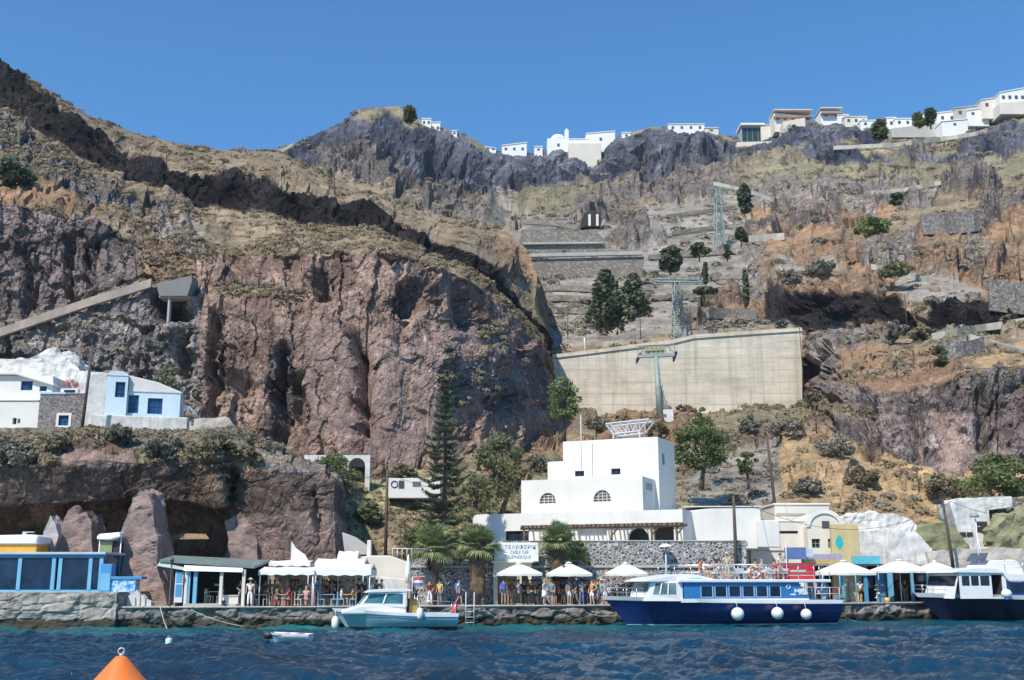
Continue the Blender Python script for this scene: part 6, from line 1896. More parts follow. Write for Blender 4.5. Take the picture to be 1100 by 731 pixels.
def palm(label, px, pyc, pyb, Y, wpx, seed, skirt=1.0):
    rs = np.random.RandomState(seed); zb = ZQ; zc = Zp(pyc, Y) - zb; x = Xp(px, Y, 3); Rr = wpx * Y / F / 2
    t = thing('fan_palm', label, 'palm', (x, Y, zb))
    MB().tube([(0, 0, -.1), (.05, 0, zc * .5), (0, 0, zc)], [.29, .22, .2], 12).build('trunk', mat('fibrous palm trunk', (.10, .072, .055), .95, .35, 6, .04), t)
    V = []; T = []; V2 = []; T2 = []
    def fan(o, d, L, blade, VV, TT, dr, tone):
        d = d / np.linalg.norm(d); s = np.cross(d, [0, 0, 1]); s /= np.linalg.norm(s) + 1e-6; up = np.cross(s, d)
        c = o + d * L; n = 24
        w0 = .02
        VV.append(np.array([o - s * w0, o + s * w0, c + s * w0, c - s * w0])); TT.append(np.full(4, tone))
        for k in range(n):
            a = -1.9 + 3.8 * (k + .5) / n
            f_ = d * math.cos(a) + s * math.sin(a)
            l = blade * (.8 + .25 * math.cos(a * .7)) * (.9 + .2 * rs.rand())
            m_ = c + f_ * l * .55 + up * .06 * math.cos(a); e = c + f_ * l + np.array([0, 0, -dr * l * (.6 + .6 * rs.rand())])
            sd = np.cross(f_, up); sd /= np.linalg.norm(sd) + 1e-6
            wd = blade * .052
            VV.append(np.array([c, m_ - sd * wd, e, m_ + sd * wd])); TT.append(np.full(4, np.clip(tone + .15 * rs.randn(), 0, 1)))
    top = np.array([0, 0, zc])
    for k in range(40):
        el = R(86 - 108 * (k + rs.rand()) / 40); az = k * 2.399 + rs.randn() * .2
        d = np.array([math.cos(az) * math.cos(el), math.sin(az) * math.cos(el), math.sin(el)])
        fan(top + np.array([0, 0, .1 * rs.randn()]), d, Rr * (.42 + .16 * rs.rand()), Rr * .58, V, T, .16 + .2 * (el < 0), .25 + .55 * rs.rand())
    for k in range(int(64 * skirt)):
        zz = zc - .15 - (zc * .62 * skirt) * rs.rand(); az = rs.rand() * 6.28; el = R(-62 - 20 * rs.rand())
        d = np.array([math.cos(az) * math.cos(el), math.sin(az) * math.cos(el), math.sin(el)])
        fan(np.array([.2 * math.cos(az), .2 * math.sin(az), zz]), d, Rr * .2, Rr * .3, V2, T2, .5, rs.rand())
    foliage('fronds', np.concatenate(V), np.concatenate(T), FROND, t)
    if skirt > .1: foliage('dead_fronds', np.concatenate(V2), np.concatenate(T2), SKIRT, t)


palm('leftmost fan palm with a bare brown trunk by the rubble wall', 467, 590, 646, 78.2, 54, 1, .25)
palm('middle fan palm with a thick skirt of dead fronds', 513, 588, 646, 78.4, 52, 2, 1.0)
palm('fan palm behind the cream parasols with a rusty skirt', 600, 584, 646, 78.6, 46, 3, .7)
tree('small_bush', 'yellow green creeper beside the right fan palm', 622, 610, 580, 22, 79.3, LGREEN, 61, 18, 80, .1, .03, 'bush', cat='bush')


# ------------------------------------------------------------------ cable car pylons and poles
def lattice_pylon(label, px, pyb, pyt, Y, w, arms=1.0, twin=False):
    zb, zt = Zp(pyb, Y), Zp(pyt, Y); H = zt - zb; x = Xp(px, Y, zb + H / 2)
    t = thing('cable_car_pylon', label, 'pylon', (x, Y, zb), R(8))
    mb = MB(); n = int(H / (w * 1.1)) + 2
    def leg(sx, sy, z): k = 1 - .55 * z / H; return Vector((sx * w / 2 * k, sy * w / 2 * k, z))
    cs = [(-1, -1), (1, -1), (1, 1), (-1, 1)]
    for c in cs: mb.sq(leg(*c, -1), leg(*c, H), .2)
    for i in range(n):
        a, b = H * i / n, H * (i + 1) / n
        for q in range(4):
            c, d = cs[q], cs[(q + 1) % 4]
            mb.sq(leg(*c, a), leg(*d, b), .12); mb.sq(leg(*d, a), leg(*c, b), .12); mb.sq(leg(*c, b), leg(*d, b), .12)
    mb.build('lattice_mast', GALV, t)
    ca = MB(); aw = arms
    ca.sq((-aw, 0, H), (aw, 0, H + .25), .26); ca.sq((-aw, .8, H - .1), (aw, .8, H + .15), .16); ca.sq((-aw, 0, H + .5), (aw, 0, H + .75), .2)
    for k in (-1, -.5, 0, .5, 1): ca.sq((aw * k, 0, H + .5 + .12 * k), (aw * k, 0, H), .15)
    ca.build('crosshead', GALV, t)
    for s in (-1, 1):
        rb = MB(); z = H - .2 + (.25 if s > 0 else 0)
        rb.sq((aw * s, -2.2, z - .8), (aw * s, 2.2, z + .9), .3)
        for q in range(5): rb.lathe([(.28, -.08), (.28, .08)], (aw * s, -2 + q, z - .35 + q * .4), 10)
        rb.build('sheave_train', GALV, t)
    return t


lattice_pylon('far lattice cable car pylon high on the grey slope', 772, 264, 204, ground(772, 264).y - 1, 2.4, 2.2)
yp = ground(733, 352).y - 5
lattice_pylon('green lattice cable car pylon standing on the concrete wall', 728, 371, 304, 191, 2.2, 4.2)
# slim second mast beside it
zb = Zp(371, 193); t = thing('ladder_mast', 'slim lattice mast close beside the green lattice pylon', 'mast', (Xp(742, 193, zb), 193, zb))
mb = MB(); hh_ = Zp(330, 193) - zb
for s in (-1, 1): mb.sq((s * .5, 0, -1), (s * .25 - .3, 0, hh_), .2)
for q in range(9): mb.sq((-.48 + q * .0, 0, hh_ * q / 9), (.48 - .04 * q, 0, hh_ * (q + 1) / 9), .12)
mb.build('lattice_mast', GALV, t)
# near T shaped pylon
zb = Zp(446, 172); Yp = 172; x = Xp(706, Yp, zb + 6); Hh = Zp(384, Yp) - zb
t = thing('cable_car_pylon', 'nearest t shaped tubular cable car pylon before the concrete wall', 'pylon', (x, Yp, zb), R(-14))
mb = MB(); mb.tube([(.35, 0, -1.5), (-.1, 0, Hh)], [.55, .42], 12); mb.build('tube_mast', GALV, t)
mb = MB(); mb.sq((1.5, .8, -1.5), (.1, .1, Hh * .62), .2); mb.sq((2.1, .8, -1.5), (.15, .15, Hh * .62), .14)
for q in range(7): mb.sq((1.5 - q * .2, .7, Hh * q * .088), (1.9 - q * .24, .7, Hh * (q + 1) * .088), .09)
mb.build('ladder', GALV, t)
mb = MB(); mb.box(.8, 2.4, -.3, 1, -1.2, .8); mb.build('base_cabinet', mat('pale cabinet', (.6, .62, .62), .5), t)
mb = MB(); mb.box(-2.9, 2.9, -.35, .35, Hh, Hh + .5); mb.sq((-2.9, -.3, Hh + 1.9), (2.9, -.3, Hh + 1.9), .16)
for q in range(9): mb.sq((-2.9 + q * .725, -.3, Hh + .5), (-2.9 + q * .725, -.3, Hh + 1.9), .1)
mb.sq((-2.9, -.3, Hh + .5), (-1.4, -.3, Hh + 1.9), .1); mb.sq((1.4, -.3, Hh + 1.9), (2.9, -.3, Hh + .5), .1)
mb.build('crosshead', GALV, t)
mb = MB(); mb.box(-1.9, 1.2, .4, .5, Hh + .6, Hh + 2.0); mb.build('service_platform', mat('straw coloured panel', (.36, .34, .2), .7), t)
for s in (-1, 1):
    rb = MB(); rb.sq((2.9 * s, -2.4, Hh - 1.2), (2.9 * s, 2.4, Hh + 1.0), .28)
    for q in range(5): rb.lathe([(.25, -.08), (.25, .08)], (2.9 * s, -2 + q, Hh - .7 + q * .45), 10)
    rb.build('sheave_train', DARKMETAL, t)

def crossarm(t, lean, H):
    mb = MB(); mb.sq((lean - .55, 0, H - .5), (lean + .55, 0, H - .5), .1)
    for s in (-.5, 0, .5): mb.bar((lean + s, 0, H - .45), (lean + s, 0, H - .25), .035)
    mb.build('crossarm', DARKMETAL, t)
pole(88, 371, 459, 92.5, .15, POLE, 'tall old timber pole between the stone house and blue windowed house', lean=.35)
pole(414, 505, 598, 86.5, .14, POLE, 'timber pole standing on the green bank left of norfolk pine', extra=crossarm)
pole(791, 533, 607, 79.4, .14, POLE, 'dark timber pole in front of the white station annex', extra=crossarm)
pole(833, 470, 546, 100, .15, POLE, 'leaning timber pole above the flat cream houses', lean=-.45)
pole(1024, 536, 606, 89, .15, POLE, 'dark timber pole with a lamp box beside the moss bank', lean=-.45, extra=lambda t, l, H: MB().box(l - .75, l - .1, -.15, .15, H - .45, H - .05).build('lamp_box', DARKMETAL, t))
pole(877, 432, 462, ground(877, 462).y - .5, .08, POLE, 'short thin post on the straw slope below concrete wall')
pole(974, 316, 347, ground(974, 347).y - 1.5, .13, POLE, 'thin post in front of the dark lava rock')
pole(1096, 268, 300, ground(1096, 300).y - 1, .16, POLE, 'thin post on the orange slope at the right edge')
for i, px in enumerate((585, 610, 688)):
    pole(px, 338, 361, ground(px, 361).y - .5, .09, POLE, ['thin fence post at left end of the road above the concrete wall', 'thin fence post left of the largest conifer', 'thin fence post right of the conifers above the concrete wall'][i], 'fence_post')
pole(628, 363, 374, 186, .16, WHITEMETAL, 'short white marker post on top of the concrete wall', 'marker_post')
# cables strung between the timber poles
def cable(label, a, b, sag, r=.018):
    A, B = Vector(a), Vector(b)
    t = thing('power_cable', label, 'cable', A)
    MB().tube([(B - A) * k / 16 - Vector((0, 0, sag * 4 * (k / 16) * (1 - k / 16))) for k in range(17)], r, 5).build('cable', DARKMETAL, t)
pp = lambda px, py, Y: P(px, py, Y)
cable('black cable sagging from green bank pole to the norfolk pine', pp(414, 507, 86.5), pp(540, 524, 88), .8)
cable('black cable from the rock shelf down to the green bank pole', pp(318, 498, 97), pp(414, 508, 86.5), .9)
cable('black cable from annex pole to the pole above the cream houses', pp(791, 535, 79.4), pp(832, 472, 100), .9)
cable('black cable from annex pole to the pole beside moss bank', pp(791, 536, 79.4), pp(1021, 539, 89), 2.2)
cable('black cable from moss bank pole to the right edge', pp(1021, 539, 89), pp(1120, 552, 96), .6)

# ------------------------------------------------------------------ the town on the rim
TOWNWIN = mat('small dark town window', (.06, .07, .08), .5)
TOWNW = [mat('town white', (.80, .79, .76), .85, .05, .2), mat('town cream', (.70, .64, .54), .85, .07, .2), mat('town grey', (.46, .43, .39), .9, .1, .2)]


def town(name, label, px0, px1, py0, py1, m=0, wins=3, roof='flat', Yoff=-6, cat='house', slope=0.0, depth=9, rz=0, base=4):
    cr = np.array(far_rows[11], float); Y = float(np.interp((px0 + px1) / 2, cr[:, 0], cr[:, 2])) + Yoff + 4
    zb, zt = Zp(py1, Y), Zp(py0, Y); x0, x1 = Xp(px0, Y, zb), Xp(px1, Y, zb); W_ = x1 - x0; H = zt - zb
    t = thing(name, label, cat, ((x0 + x1) / 2, Y, zb), rz)
    mm = TOWNW[m]
    mb = MB(); mb.prism([(-W_ / 2, -base), (W_ / 2, -base), (W_ / 2, H + slope), (-W_ / 2, H)], 'y', 0, depth); mb.build('wall', mm, t, bevel=.1)
    if roof == 'flat':
        MB().prism([(-W_ / 2 - .2, H), (W_ / 2 + .2, H + slope), (W_ / 2 + .2, H + slope + .35), (-W_ / 2 - .2, H + .35)], 'y', -.3, depth + .2).build('parapet', mm, t)
    elif roof == 'dome':
        MB().lathe([(W_ * .38, 0), (W_ * .36, W_ * .14), (W_ * .25, W_ * .28), (1e-4, W_ * .36)], (0, depth / 2, H), 16).build('dome', mm, t)
        bt_ = MB(); bt_.box(W_ * .28, W_ * .46, 0, 1.2, H, H + W_ * .35); bt_.prism([(W_ * .26, H + W_ * .35), (W_ * .48, H + W_ * .35), (W_ * .37, H + W_ * .5)], 'y', 0, 1.2); bt_.build('bell_gable', mm, t)
    elif roof == 'vault':
        MB().prism([(W_ / 2 * math.cos(math.pi * k / 10), H + W_ * .22 * math.sin(math.pi * k / 10)) for k in range(11)], 'y', 0, depth).build('vault', mm, t)
    elif roof == 'terrace':
        MB().box(-W_ / 2 - .3, W_ / 2 + .3, -1.6, depth, H + .5, H + .9).build('roof_slab', TOWNW[1], t)
        MB().box(-W_ / 2 - .2, W_ / 2 + .2, -2.0, -.02, H * .45, H * .45 + .5).build('balcony', mat('terracotta balcony', (.42, .25, .17), .8), t)
    for k in range(wins):
        x = -W_ / 2 + W_ * (k + .5) / max(1, wins); ww = min(1.2, W_ / wins * .5)
        wn = MB(); wn.box(x - ww / 2, x + ww / 2, -.04, .05, H * .32, H * .32 + min(1.6, H * .42)); wn.build('window', TOWNWIN, t)
    return t


town('town_house', 'small white house on the dark crag right of the summit', 453, 463, 128, 136, 0, 2)
town('town_house', 'lower white house stepping down right of the crag house', 462, 473, 132, 143, 0, 2)
town('town_house', 'tiny white hut on the descending ridge', 485, 491, 141, 146, 0, 1)
town('town_house', 'low white wall house at the left of the saddle', 521, 533, 158, 163, 0, 2, slope=-1.0)
town('town_house', 'white house with three windows in the middle of the saddle', 539, 566, 157, 164, 0, 3, slope=1.6)
town('town_house', 'tiny white house left of the domed chapel', 574, 583, 158, 164, 0, 1)
town('town_house', 'small white house at the right of the tan rim wall', 668, 678, 143, 149, 0, 1)
town('chapel', 'white domed chapel with bell gable on the rim', 588, 612, 149, 162, 0, 1, 'dome', cat='chapel')
town('town_house', 'long low white house right of the domed chapel', 612, 632, 150, 158, 0, 0)
town('town_house', 'white house with a raised right end on the tan wall', 630, 661, 144, 155, 0, 1, slope=1.2)
town('town_wall', 'tan retaining wall under the chapel houses on the rim', 611, 646, 154, 172, 1, 0, 'none', -12, 'wall', 0, 6, 0, 10)
town('town_hall', 'long flat white building on the dark rim cliff', 718, 757, 134, 141, 0, 4)
town('town_house', 'low tan wall house right of the long flat white building', 757, 772, 138, 143, 1, 1)
t = town('cable_station', 'dark glass fronted upper cable car station with white roof', 797, 820, 137, 153, 2, 0, 'none', -8, 'station', 1.5)
Hs = Zp(137, t.location.y) - t.location.z; wsd = (Xp(820, t.location.y, t.location.z) - Xp(797, t.location.y, t.location.z)) / 2
MB().box(-wsd - .6, wsd + .6, -2, 8, Hs + .4, Hs + 1.3).build('roof', TOWNW[0], t)
gl = MB()
for q in range(4): gl.box(-wsd + .2 + q * wsd * .5, -wsd + wsd * .5 + q * wsd * .5 - .1, -.3, -.05, .5, Hs * .95)
gl.build('glass_front', glass_mat('teal station glass', (.02, .06, .07)), t)
town('station_terrace', 'grey concrete base terraces under the upper cable car station', 792, 832, 153, 163, 1, 0, 'none', -14, 'building', .5)
town('town_house', 'tan terraced building right of the upper cable station', 818, 832, 135, 152, 1, 0, 'flat', -6)
town('hotel', 'large tan hotel with a terracotta balcony band', 832, 872, 121, 133, 1, 5, 'terrace', -8, 'hotel', -2.0)
town('stair_tower', 'tan stair block below the large tan hotel', 842, 866, 131, 146, 1, 0, 'none', -14, 'building', 2.0)
town('hotel', 'white hotel with stacked terrace roofs', 882, 904, 119, 128, 0, 2, 'terrace', -8, 'hotel')
town('town_house', 'white house with curved wall right of the white hotel', 900, 912, 124, 133, 0, 1)
town('town_house', 'wide cream house with rounded roof on the rim', 908, 932, 126, 134, 1, 3, 'flat')
town('town_house', 'low white house half hidden by the rim bush', 925, 945, 130, 137, 0, 2)
town('town_house', 'white block house right of the rim bush', 953, 963, 127, 138, 0, 1)
town('town_house', 'white stepped house with small chimney', 962, 980, 128, 136, 0, 2)
town('town_house', 'small white vaulted house between rim trees', 988, 1001, 126, 134, 0, 1, 'vault')
town('town_house', 'white house with sloping parapet right of the rim trees', 1008, 1028, 122, 132, 0, 2, slope=1.0)
town('town_wall', 'long grey terrace wall below the rim houses', 958, 1010, 138, 143, 2, 0, 'none', -10, 'wall', 2.5, 9, 0, 2)
town('town_house', 'grey unfinished concrete house on the rim', 1026, 1050, 117, 126, 2, 2, slope=1.2)
town('town_house', 'white house in front of the grey concrete house', 1040, 1062, 119, 126, 0, 2, slope=1.2)
town('town_house', 'low tan house left of the large white rim hotel', 1055, 1078, 108, 118, 1, 2, slope=1.5)
town('hotel', 'large white hotel with rows of small windows at right edge', 1075, 1130, 100, 110, 0, 8, 'flat', -8, 'hotel', 4.0)
town('town_wall', 'grey terrace wall under the large white rim hotel', 1074, 1140, 110.5, 113, 1, 0, 'none', -9, 'wall', 2.0, 9, 0, 4)
town('town_house', 'white terrace house below the grey concrete house', 1012, 1040, 131, 137, 0, 1, slope=1.0, Yoff=-12)
tree('rim_tree', 'small dark tree on the crag left of the first white house', 440, 131, 118, 7, None, OGREEN, 81, 12, 60, .8, .2, 'round')
tree('rim_bush', 'large dark green bush between the rim houses', 946, 148, 130, 14, None, OGREEN, 82, 18, 70, .8, .05, 'bush', cat='bush')
tree('rim_tree', 'dark bushy tree left of the tall rim tree', 986, 137, 124, 6, None, MGREEN, 83, 12, 60, .8, .2, 'cone')
tree('rim_tree', 'tallest dark tree among the rim houses', 999, 136, 119, 7, None, MGREEN, 84, 14, 60, .8, .3, 'round')
# ------------------------------------------------------------------ houses on the rock shelf
ZS = Zp(463.5, 95)
BWIN = mat('deep blue shutters', (.02, .10, .24), .45, .15, 2)
rough_block('limewashed_roof', 'rough white limewashed rock roof above the leftmost house', 'roof rock', [(-60, 420), (-60, 392), (8, 386), (28, 378), (42, 374), (52, 380), (64, 394), (72, 402), (72, 425)], 106, 5, LIME, 11, .5, .35)
rough_block('limewashed_wall', 'grey white limewashed wall behind the stone house', 'wall', [(-60, 440), (-60, 384), (0, 386), (40, 391), (70, 398), (100, 401), (100, 450)], 103, 2.5, LIME, 12, .18, .35)
t, hs, w_, z_ = wallbox('white_house', 'small white house with blue window at the left edge', 'house', -60, 41, 404, 452, 99, 4, WHITE, ZS, [(6, 19, 409.5, 419.5), (27, 35, 415, 420.5)])
for q in hs: window_part(t, *q, 0, BWIN, BLUEGLASS, (1, 1), .06)
mb = MB(); mb.prism([(-.2, z_ + .05), (w_ * .6, z_ + .05), (w_ + .3, z_ - 1.0), (w_ + .3, z_ - .75), (w_ * .6, z_ + .32), (-.2, z_ + .32)], 'y', -.45, 4.1); mb.build('roof', WHITE, t, bevel=.05)
t, hs, w_, z_ = wallbox('yard_wall', 'low white yard wall with dark openings below the white house', 'wall', -60, 28.5, 431, 459, 97, 1.5, WHITE, ZS, [(0.5, 5, 449, 456), (6, 9, 450, 455)])
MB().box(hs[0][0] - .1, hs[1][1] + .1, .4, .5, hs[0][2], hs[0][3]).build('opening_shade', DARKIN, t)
MB().box(0, w_, -.1, 1.6, z_, z_ + .12).build('coping', WHITE, t, bevel=.03)
t, hs, w_, z_ = wallbox('stone_house', 'dark rubble stone house with one white framed window', 'house', 28.8, 91, 424, 460.5, 96.2, 4.5, HOUSESTONE, ZS, [(51.5, 62.5, 446.5, 457.5)])
q = hs[0]; window_part(t, *q, -.05, BWIN, BLUEGLASS, (1, 1), .06)
sr = MB()
for a, b, c, d in ((q[0] - .22, q[0], q[2] - .1, q[3] + .22), (q[1], q[1] + .22, q[2] - .1, q[3] + .22), (q[0], q[1], q[3], q[3] + .22), (q[0], q[1], q[2] - .22, q[2])): sr.box(a, b, -.06, .08, c, d)
sr.build('white_surround', WHITE, t)
mb = MB(); mb.box(-.05, w_ * .45, -.08, 4.5, z_, z_ + .2); mb.build('parapet', mat('faded blue parapet', (.36, .55, .68), .8), t, bevel=.03)
MB().box(w_ * .45 + .01, w_, -.06, 4.5, z_, z_ + .12).build('parapet', mat('grey purple parapet', (.2, .19, .22), .8), t)
mb = MB(); mb.box(w_ - .9, w_ + .05, -.09, -.01, 0, z_); mb.build('corner_drum', mat('dark plum paint', (.07, .055, .09), .7), t)
# blue door and flower pots on the roof terrace
x = Xp(47, 100.6, ZS + 3); z = Zp(421, 100.6)
t = thing('garden_door', 'deep blue door in the limewashed wall above the stone house', 'door', (x, 100.6, z))
MB().box(-.5, .5, 0, .1, 0, 1.0).build('leaf', mat('ultramarine door', (.06, .07, .28), .5), t); MB().box(-.6, .6, -.02, .14, 1.0, 1.14).build('lintel', WHITE, t)
t = thing('oleander', 'pink flowering bush behind the stone house roof', 'bush', (Xp(75, 100, 20), 100, Zp(417, 100)))
rs_ = np.random.RandomState(4); V, T = leaf_quads(np.array([(0, 0, .5), (.4, 0, .35), (-.4, 0, .4)]), np.array([(.4, .4, .35)] * 3), 80, .1, rs_); foliage('flowers', V, T, leaf_mat('pink blossom', (.45, .12, .12), (.65, .3, .28)), t)
t = thing('roof_bench', 'cream low wall with dark slot beside the pink bush', 'wall', (Xp(74, 98.5, 20), 98.5, Zp(424, 98.5)))
MB().box(-.75, .85, 0, .5, 0, .55).build('wall', CREAM, t, bevel=.04); MB().box(-.4, .6, -.03, .0, .18, .42).build('slot', GLASS, t)
# white house whose facade colour carries blue sky shade
FH = Frame(Xp(110, 96, 22), 96, ZS, R(13))
bh = FH.root('blue_window_house', 'white house with blue shade in its wall colour, deep blue windows and white roof', 'house')
h = FH.hit
xa, xb, xc = h(113, 440)[0], h(136, 440)[0], h(193, 440)[0]
wa_ = (h(124.5, 420)[0], h(135, 420)[0], h(130, 428)[1], h(130, 411.5)[1])
wb_ = (h(137.5, 433)[0], h(149, 433)[0], h(143, 444)[1], h(143, 424.5)[1])
wc_ = (h(158.5, 436)[0], h(174.5, 436)[0], h(166, 445)[1], h(166, 428)[1])
zD = h(128, 405)[1]; zR1, zR2 = h(137, 419.5)[1], h(192, 425)[1]
zm = (zR1 + zR2) / 2
mb = MB(); mb.wall(xb + .02, xc, 0, zm, [wb_, wc_], 0, .35); mb.box(xc - .35, xc, .35, 5, 0, zm); mb.build('front_wall', SHADEDWASH, bh, bevel=.03)
mb = MB(); mb.prism([(xb + .02, zm), (xc + .1, zm), (xc + .1, zm + .15), (xc - 1.2, zm + .65), (xb + 2.6, zm + .95), (xb + .02, zm + 1.5)], 'y', -.08, 5); mb.build('roof', WHITE, bh, bevel=.08, seg=2)
mb = MB(); mb.wall(xa, xb, 0, zD, [wa_], -.5, .35); mb.box(xa, xa + .3, -.15, 4, 0, zD); mb.box(xb - .3, xb, -.15, 4, 0, zD)
mb.build('dormer_wall', SHADEDWASH, bh, bevel=.03)
mb = MB(); mb.prism(arcpts(xa - .05, xb + .05, zD, zD + .45, 10), 'y', -.55, 4); mb.build('dormer_vault', SHADEDWASH, bh)
x9 = h(91, 440)[0]
mb = MB(); mb.prism([(x9, 0), (xa - .02, 0), (xa - .02, zD + .2), (x9 + 1.2, zD + .35), (x9, zD + .1)], 'y', -.2, 4.5); mb.build('side_wing', LIME, bh, bevel=.1, seg=2)
window_part(bh, *wa_, -.5, BWIN, BLUEGLASS, (1, 2), .07); window_part(bh, *wb_, 0, BWIN, BLUEGLASS, (1, 2), .07); window_part(bh, *wc_, 0, BWIN, BLUEGLASS, (2, 1), .07)
xt0, xt1 = h(96, 460, -1.8)[0], h(201, 460, -1.8)[0]; ztt = h(150, 447, -1.8)[1]
mb = MB(); mb.box(xt0, xt1, -1.8, -.56, -.6, ztt); mb.build('terrace_base', LIME, bh, bevel=.08, seg=2)
mb = MB()
for q in range(5): mb.box(xt1 + .01 + q * .32, xt1 + .33 + q * .32, -1.6, -.4, -.6, ztt - .35 * (q + 1))
mb.build('steps', LIME, bh, bevel=.03)
mb = MB(); mb.bar((xt1, -1.7, ztt), (xt1, -1.7, ztt + 1), .04); mb.bar((xt1 + 1.5, -1.7, ztt - 1.6), (xt1 + 1.5, -1.7, ztt - .5), .04); mb.bar((xt1, -1.7, ztt + 1), (xt1 + 1.5, -1.7, ztt - .5), .04); mb.build('stair_rail', LBLUEPAINT, bh)
rough_block('garden_wall', 'low rough pale wall right of the blue windowed house steps', 'wall', [(200, 466), (200, 450), (236, 449), (243, 456), (262, 470), (275, 482), (240, 478)], 94.5, 1.0, mat('pale rough stone', (.48, .43, .37), .9, .25, 1.2, .06), 14, .16, .25)
rough_block('garden_wall', 'low grey wall along the shelf edge below the stone house', 'wall', [(-60, 468), (-60, 460), (60, 459.5), (110, 460), (110, 468)], 92.3, .6, GREYSTONE, 15, .1, .3)
# white arch wall and painted hut on the bank
Ya = 99.5
t = thing('arched_wall', 'white wall with a dark arch behind the bright green bush', 'wall', (Xp(372, Ya, 12), Ya, Zp(524, Ya)))
f = lambda px: Xp(px, Ya, 12) - Xp(372, Ya, 12); k = lambda py: Zp(py, Ya) - Zp(524, Ya)
mb = MB(); mb.wall(f(326), f(397), -.6, k(489), [(f(374), f(392), -.59, k(492), 'arch')], 0, .5); mb.build('wall', LIME, t)
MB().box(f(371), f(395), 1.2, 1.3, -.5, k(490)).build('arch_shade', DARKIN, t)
Yh = 97.5
t = thing('painted_hut', 'low white hut with round and square pictures on its wall', 'hut', (Xp(443, Yh, 10), Yh, Zp(528, Yh)))
f = lambda px: Xp(px, Yh, 10) - Xp(443, Yh, 10); k = lambda py: Zp(py, Yh) - Zp(528, Yh)
MB().box(f(416), f(473), 0, 2, -.6, k(514)).build('wall', WHITE, t, bevel=.04)
MB().torus((f(423.5), -.02, k(520.5)), .28, .05, 'y', 16, 5).build('round_emblem', mat('navy paint', (.03, .04, .12), .5), t)
MB().box(f(428), f(434), -.03, 0, k(525), k(516.5)).build('picture', mat('dark picture', (.05, .06, .08), .5), t)
MB().box(f(443), f(452), -.03, 0, k(523), k(517.5)).build('picture', mat('grey picture', (.14, .15, .15), .5), t)
rough_block('rock', 'pale boulder at the left edge of the arched wall', 'rock', [(285, 512), (290, 500), (306, 496), (322, 504), (324, 514)], 98, 1.5, mat('pale boulder', (.4, .35, .3), .9, .3, 1), 16, .25, .25)

# ------------------------------------------------------------------ rock pillars at the cave mouth
PINKROCK = mat('pinkish tuff', (.30, .215, .185), .95, .3, .8, .12)
PALEROCK = mat('pale grey tuff', (.42, .38, .36), .95, .2, .8, .1)
rough_block('rock_pillar', 'broad tapering pink rock pillar between the shop and blue terrace', 'rock', [(124, 655), (127, 612), (128, 580), (134, 552), (138, 534), (146, 524), (156, 530), (162, 552), (168, 580), (172, 610), (184, 650)], 77.0, 3.4, PINKROCK, 21, .32, .26)
rough_block('rock_pillar', 'double topped pink rock pillar behind the blue glazed terrace', 'rock', [(42, 625), (45, 592), (52, 572), (66, 562), (70, 548), (77, 545), (82, 553), (90, 550), (97, 562), (101, 585), (104, 625)], 80.5, 3, PINKROCK, 22, .3, .26)
rough_block('rock_pinnacle', 'slim pale pointed rock left of the double topped pillar', 'rock', [(40, 620), (42, 590), (47, 565), (52, 553), (58, 562), (63, 575), (56, 600), (54, 620)], 79.6, 1.4, PALEROCK, 23, .2, .24)
rough_block('rock_pillar', 'dark upright rock between the cave and the white canopies', 'rock', [(246, 650), (249, 600), (240, 560), (262, 548), (276, 580), (280, 650)], 83, 2.5, PINKROCK, 24, .3, .28)
# thatch scrap and pole hung under the cave roof
t = thing('thatched_awning', 'ragged straw awning hung under the dark cave roof', 'awning', P(196, 579, 80))
mb = MB(); mb.add([(-1.3, 0, -.05), (1.9, 0, -.02), (1.2, 1.6, .35), (-.8, 1.6, .4), (-1.3, 0, .0), (1.9, 0, .03), (1.2, 1.6, .4), (-.8, 1.6, .45)], [(0, 1, 5, 4), (4, 5, 6, 7), (3, 2, 1, 0), (1, 2, 6, 5), (3, 0, 4, 7)]); mb.build('thatch', mat('old straw', (.30, .21, .11), .95, .35, 5, .03), t)
MB().bar((-2.4, .2, 1.3), (.2, .2, .0), .04).build('pole', TIMBER, t)

# ------------------------------------------------------------------ blue glazed terrace and stalls at the left
Yg = 73.6
zb = ZL; zt_ = Zp(596, Yg); X0, X1 = Xp(-70, Yg, 3), Xp(109, Yg, 3)
t = thing('glazed_terrace', 'blue framed glazed restaurant terrace on the high left quay', 'terrace', (X1, Yg, zb))
W_ = X0 - X1; Hh = zt_ - zb
MB().box(W_, .25, -.3, 4.4, Hh, Hh + .16).build('roof', mat('pale roof sheet', (.42, .50, .55), .6, .15, .8), t, bevel=.02)
MB().box(W_, .12, -.06, .06, Hh - .2, Hh - .005).build('beam', BLUEPAINT, t)
MB().box(W_, .1, -.05, .05, 0.02, .14).build('sill', LBLUEPAINT, t)
pxs = [-62, -21, 20.5, 57, 64, 96.5, 108]
for i, px in enumerate(pxs):
    x = Xp(px, Yg, 3) - X1; MB().box(x - .12, x + .12, -.09, .09, .14, Hh - .2).build('post', LBLUEPAINT, t)
for a, b in zip(pxs[:-1], pxs[1:]):
    if b - a < 10: continue
    x, y = Xp(a, Yg, 3) - X1 + .12, Xp(b, Yg, 3) - X1 - .12
    MB().box(x, y, -.015, .015, .14, Hh - .2).build('pane', glass_mat('blue terrace glass', (.012, .03, .075), .06), t)
MB().box(.06, .1, .1, 4.2, .02, Hh - .01).build('side_pane', BLUEGLASS, t)
MB().box(W_, 0, 4.2, 4.35, .0, Hh - .01).build('back_wall', DARKIN, t)
Ys_ = 77.5
t = thing('covered_stall', 'white and orange covered stall behind the blue glazed terrace', 'stall', (Xp(12, Ys_, 5), Ys_, ZL))
f = lambda px: Xp(px, Ys_, 5) - Xp(12, Ys_, 5); k = lambda py: Zp(py, Ys_) - ZL
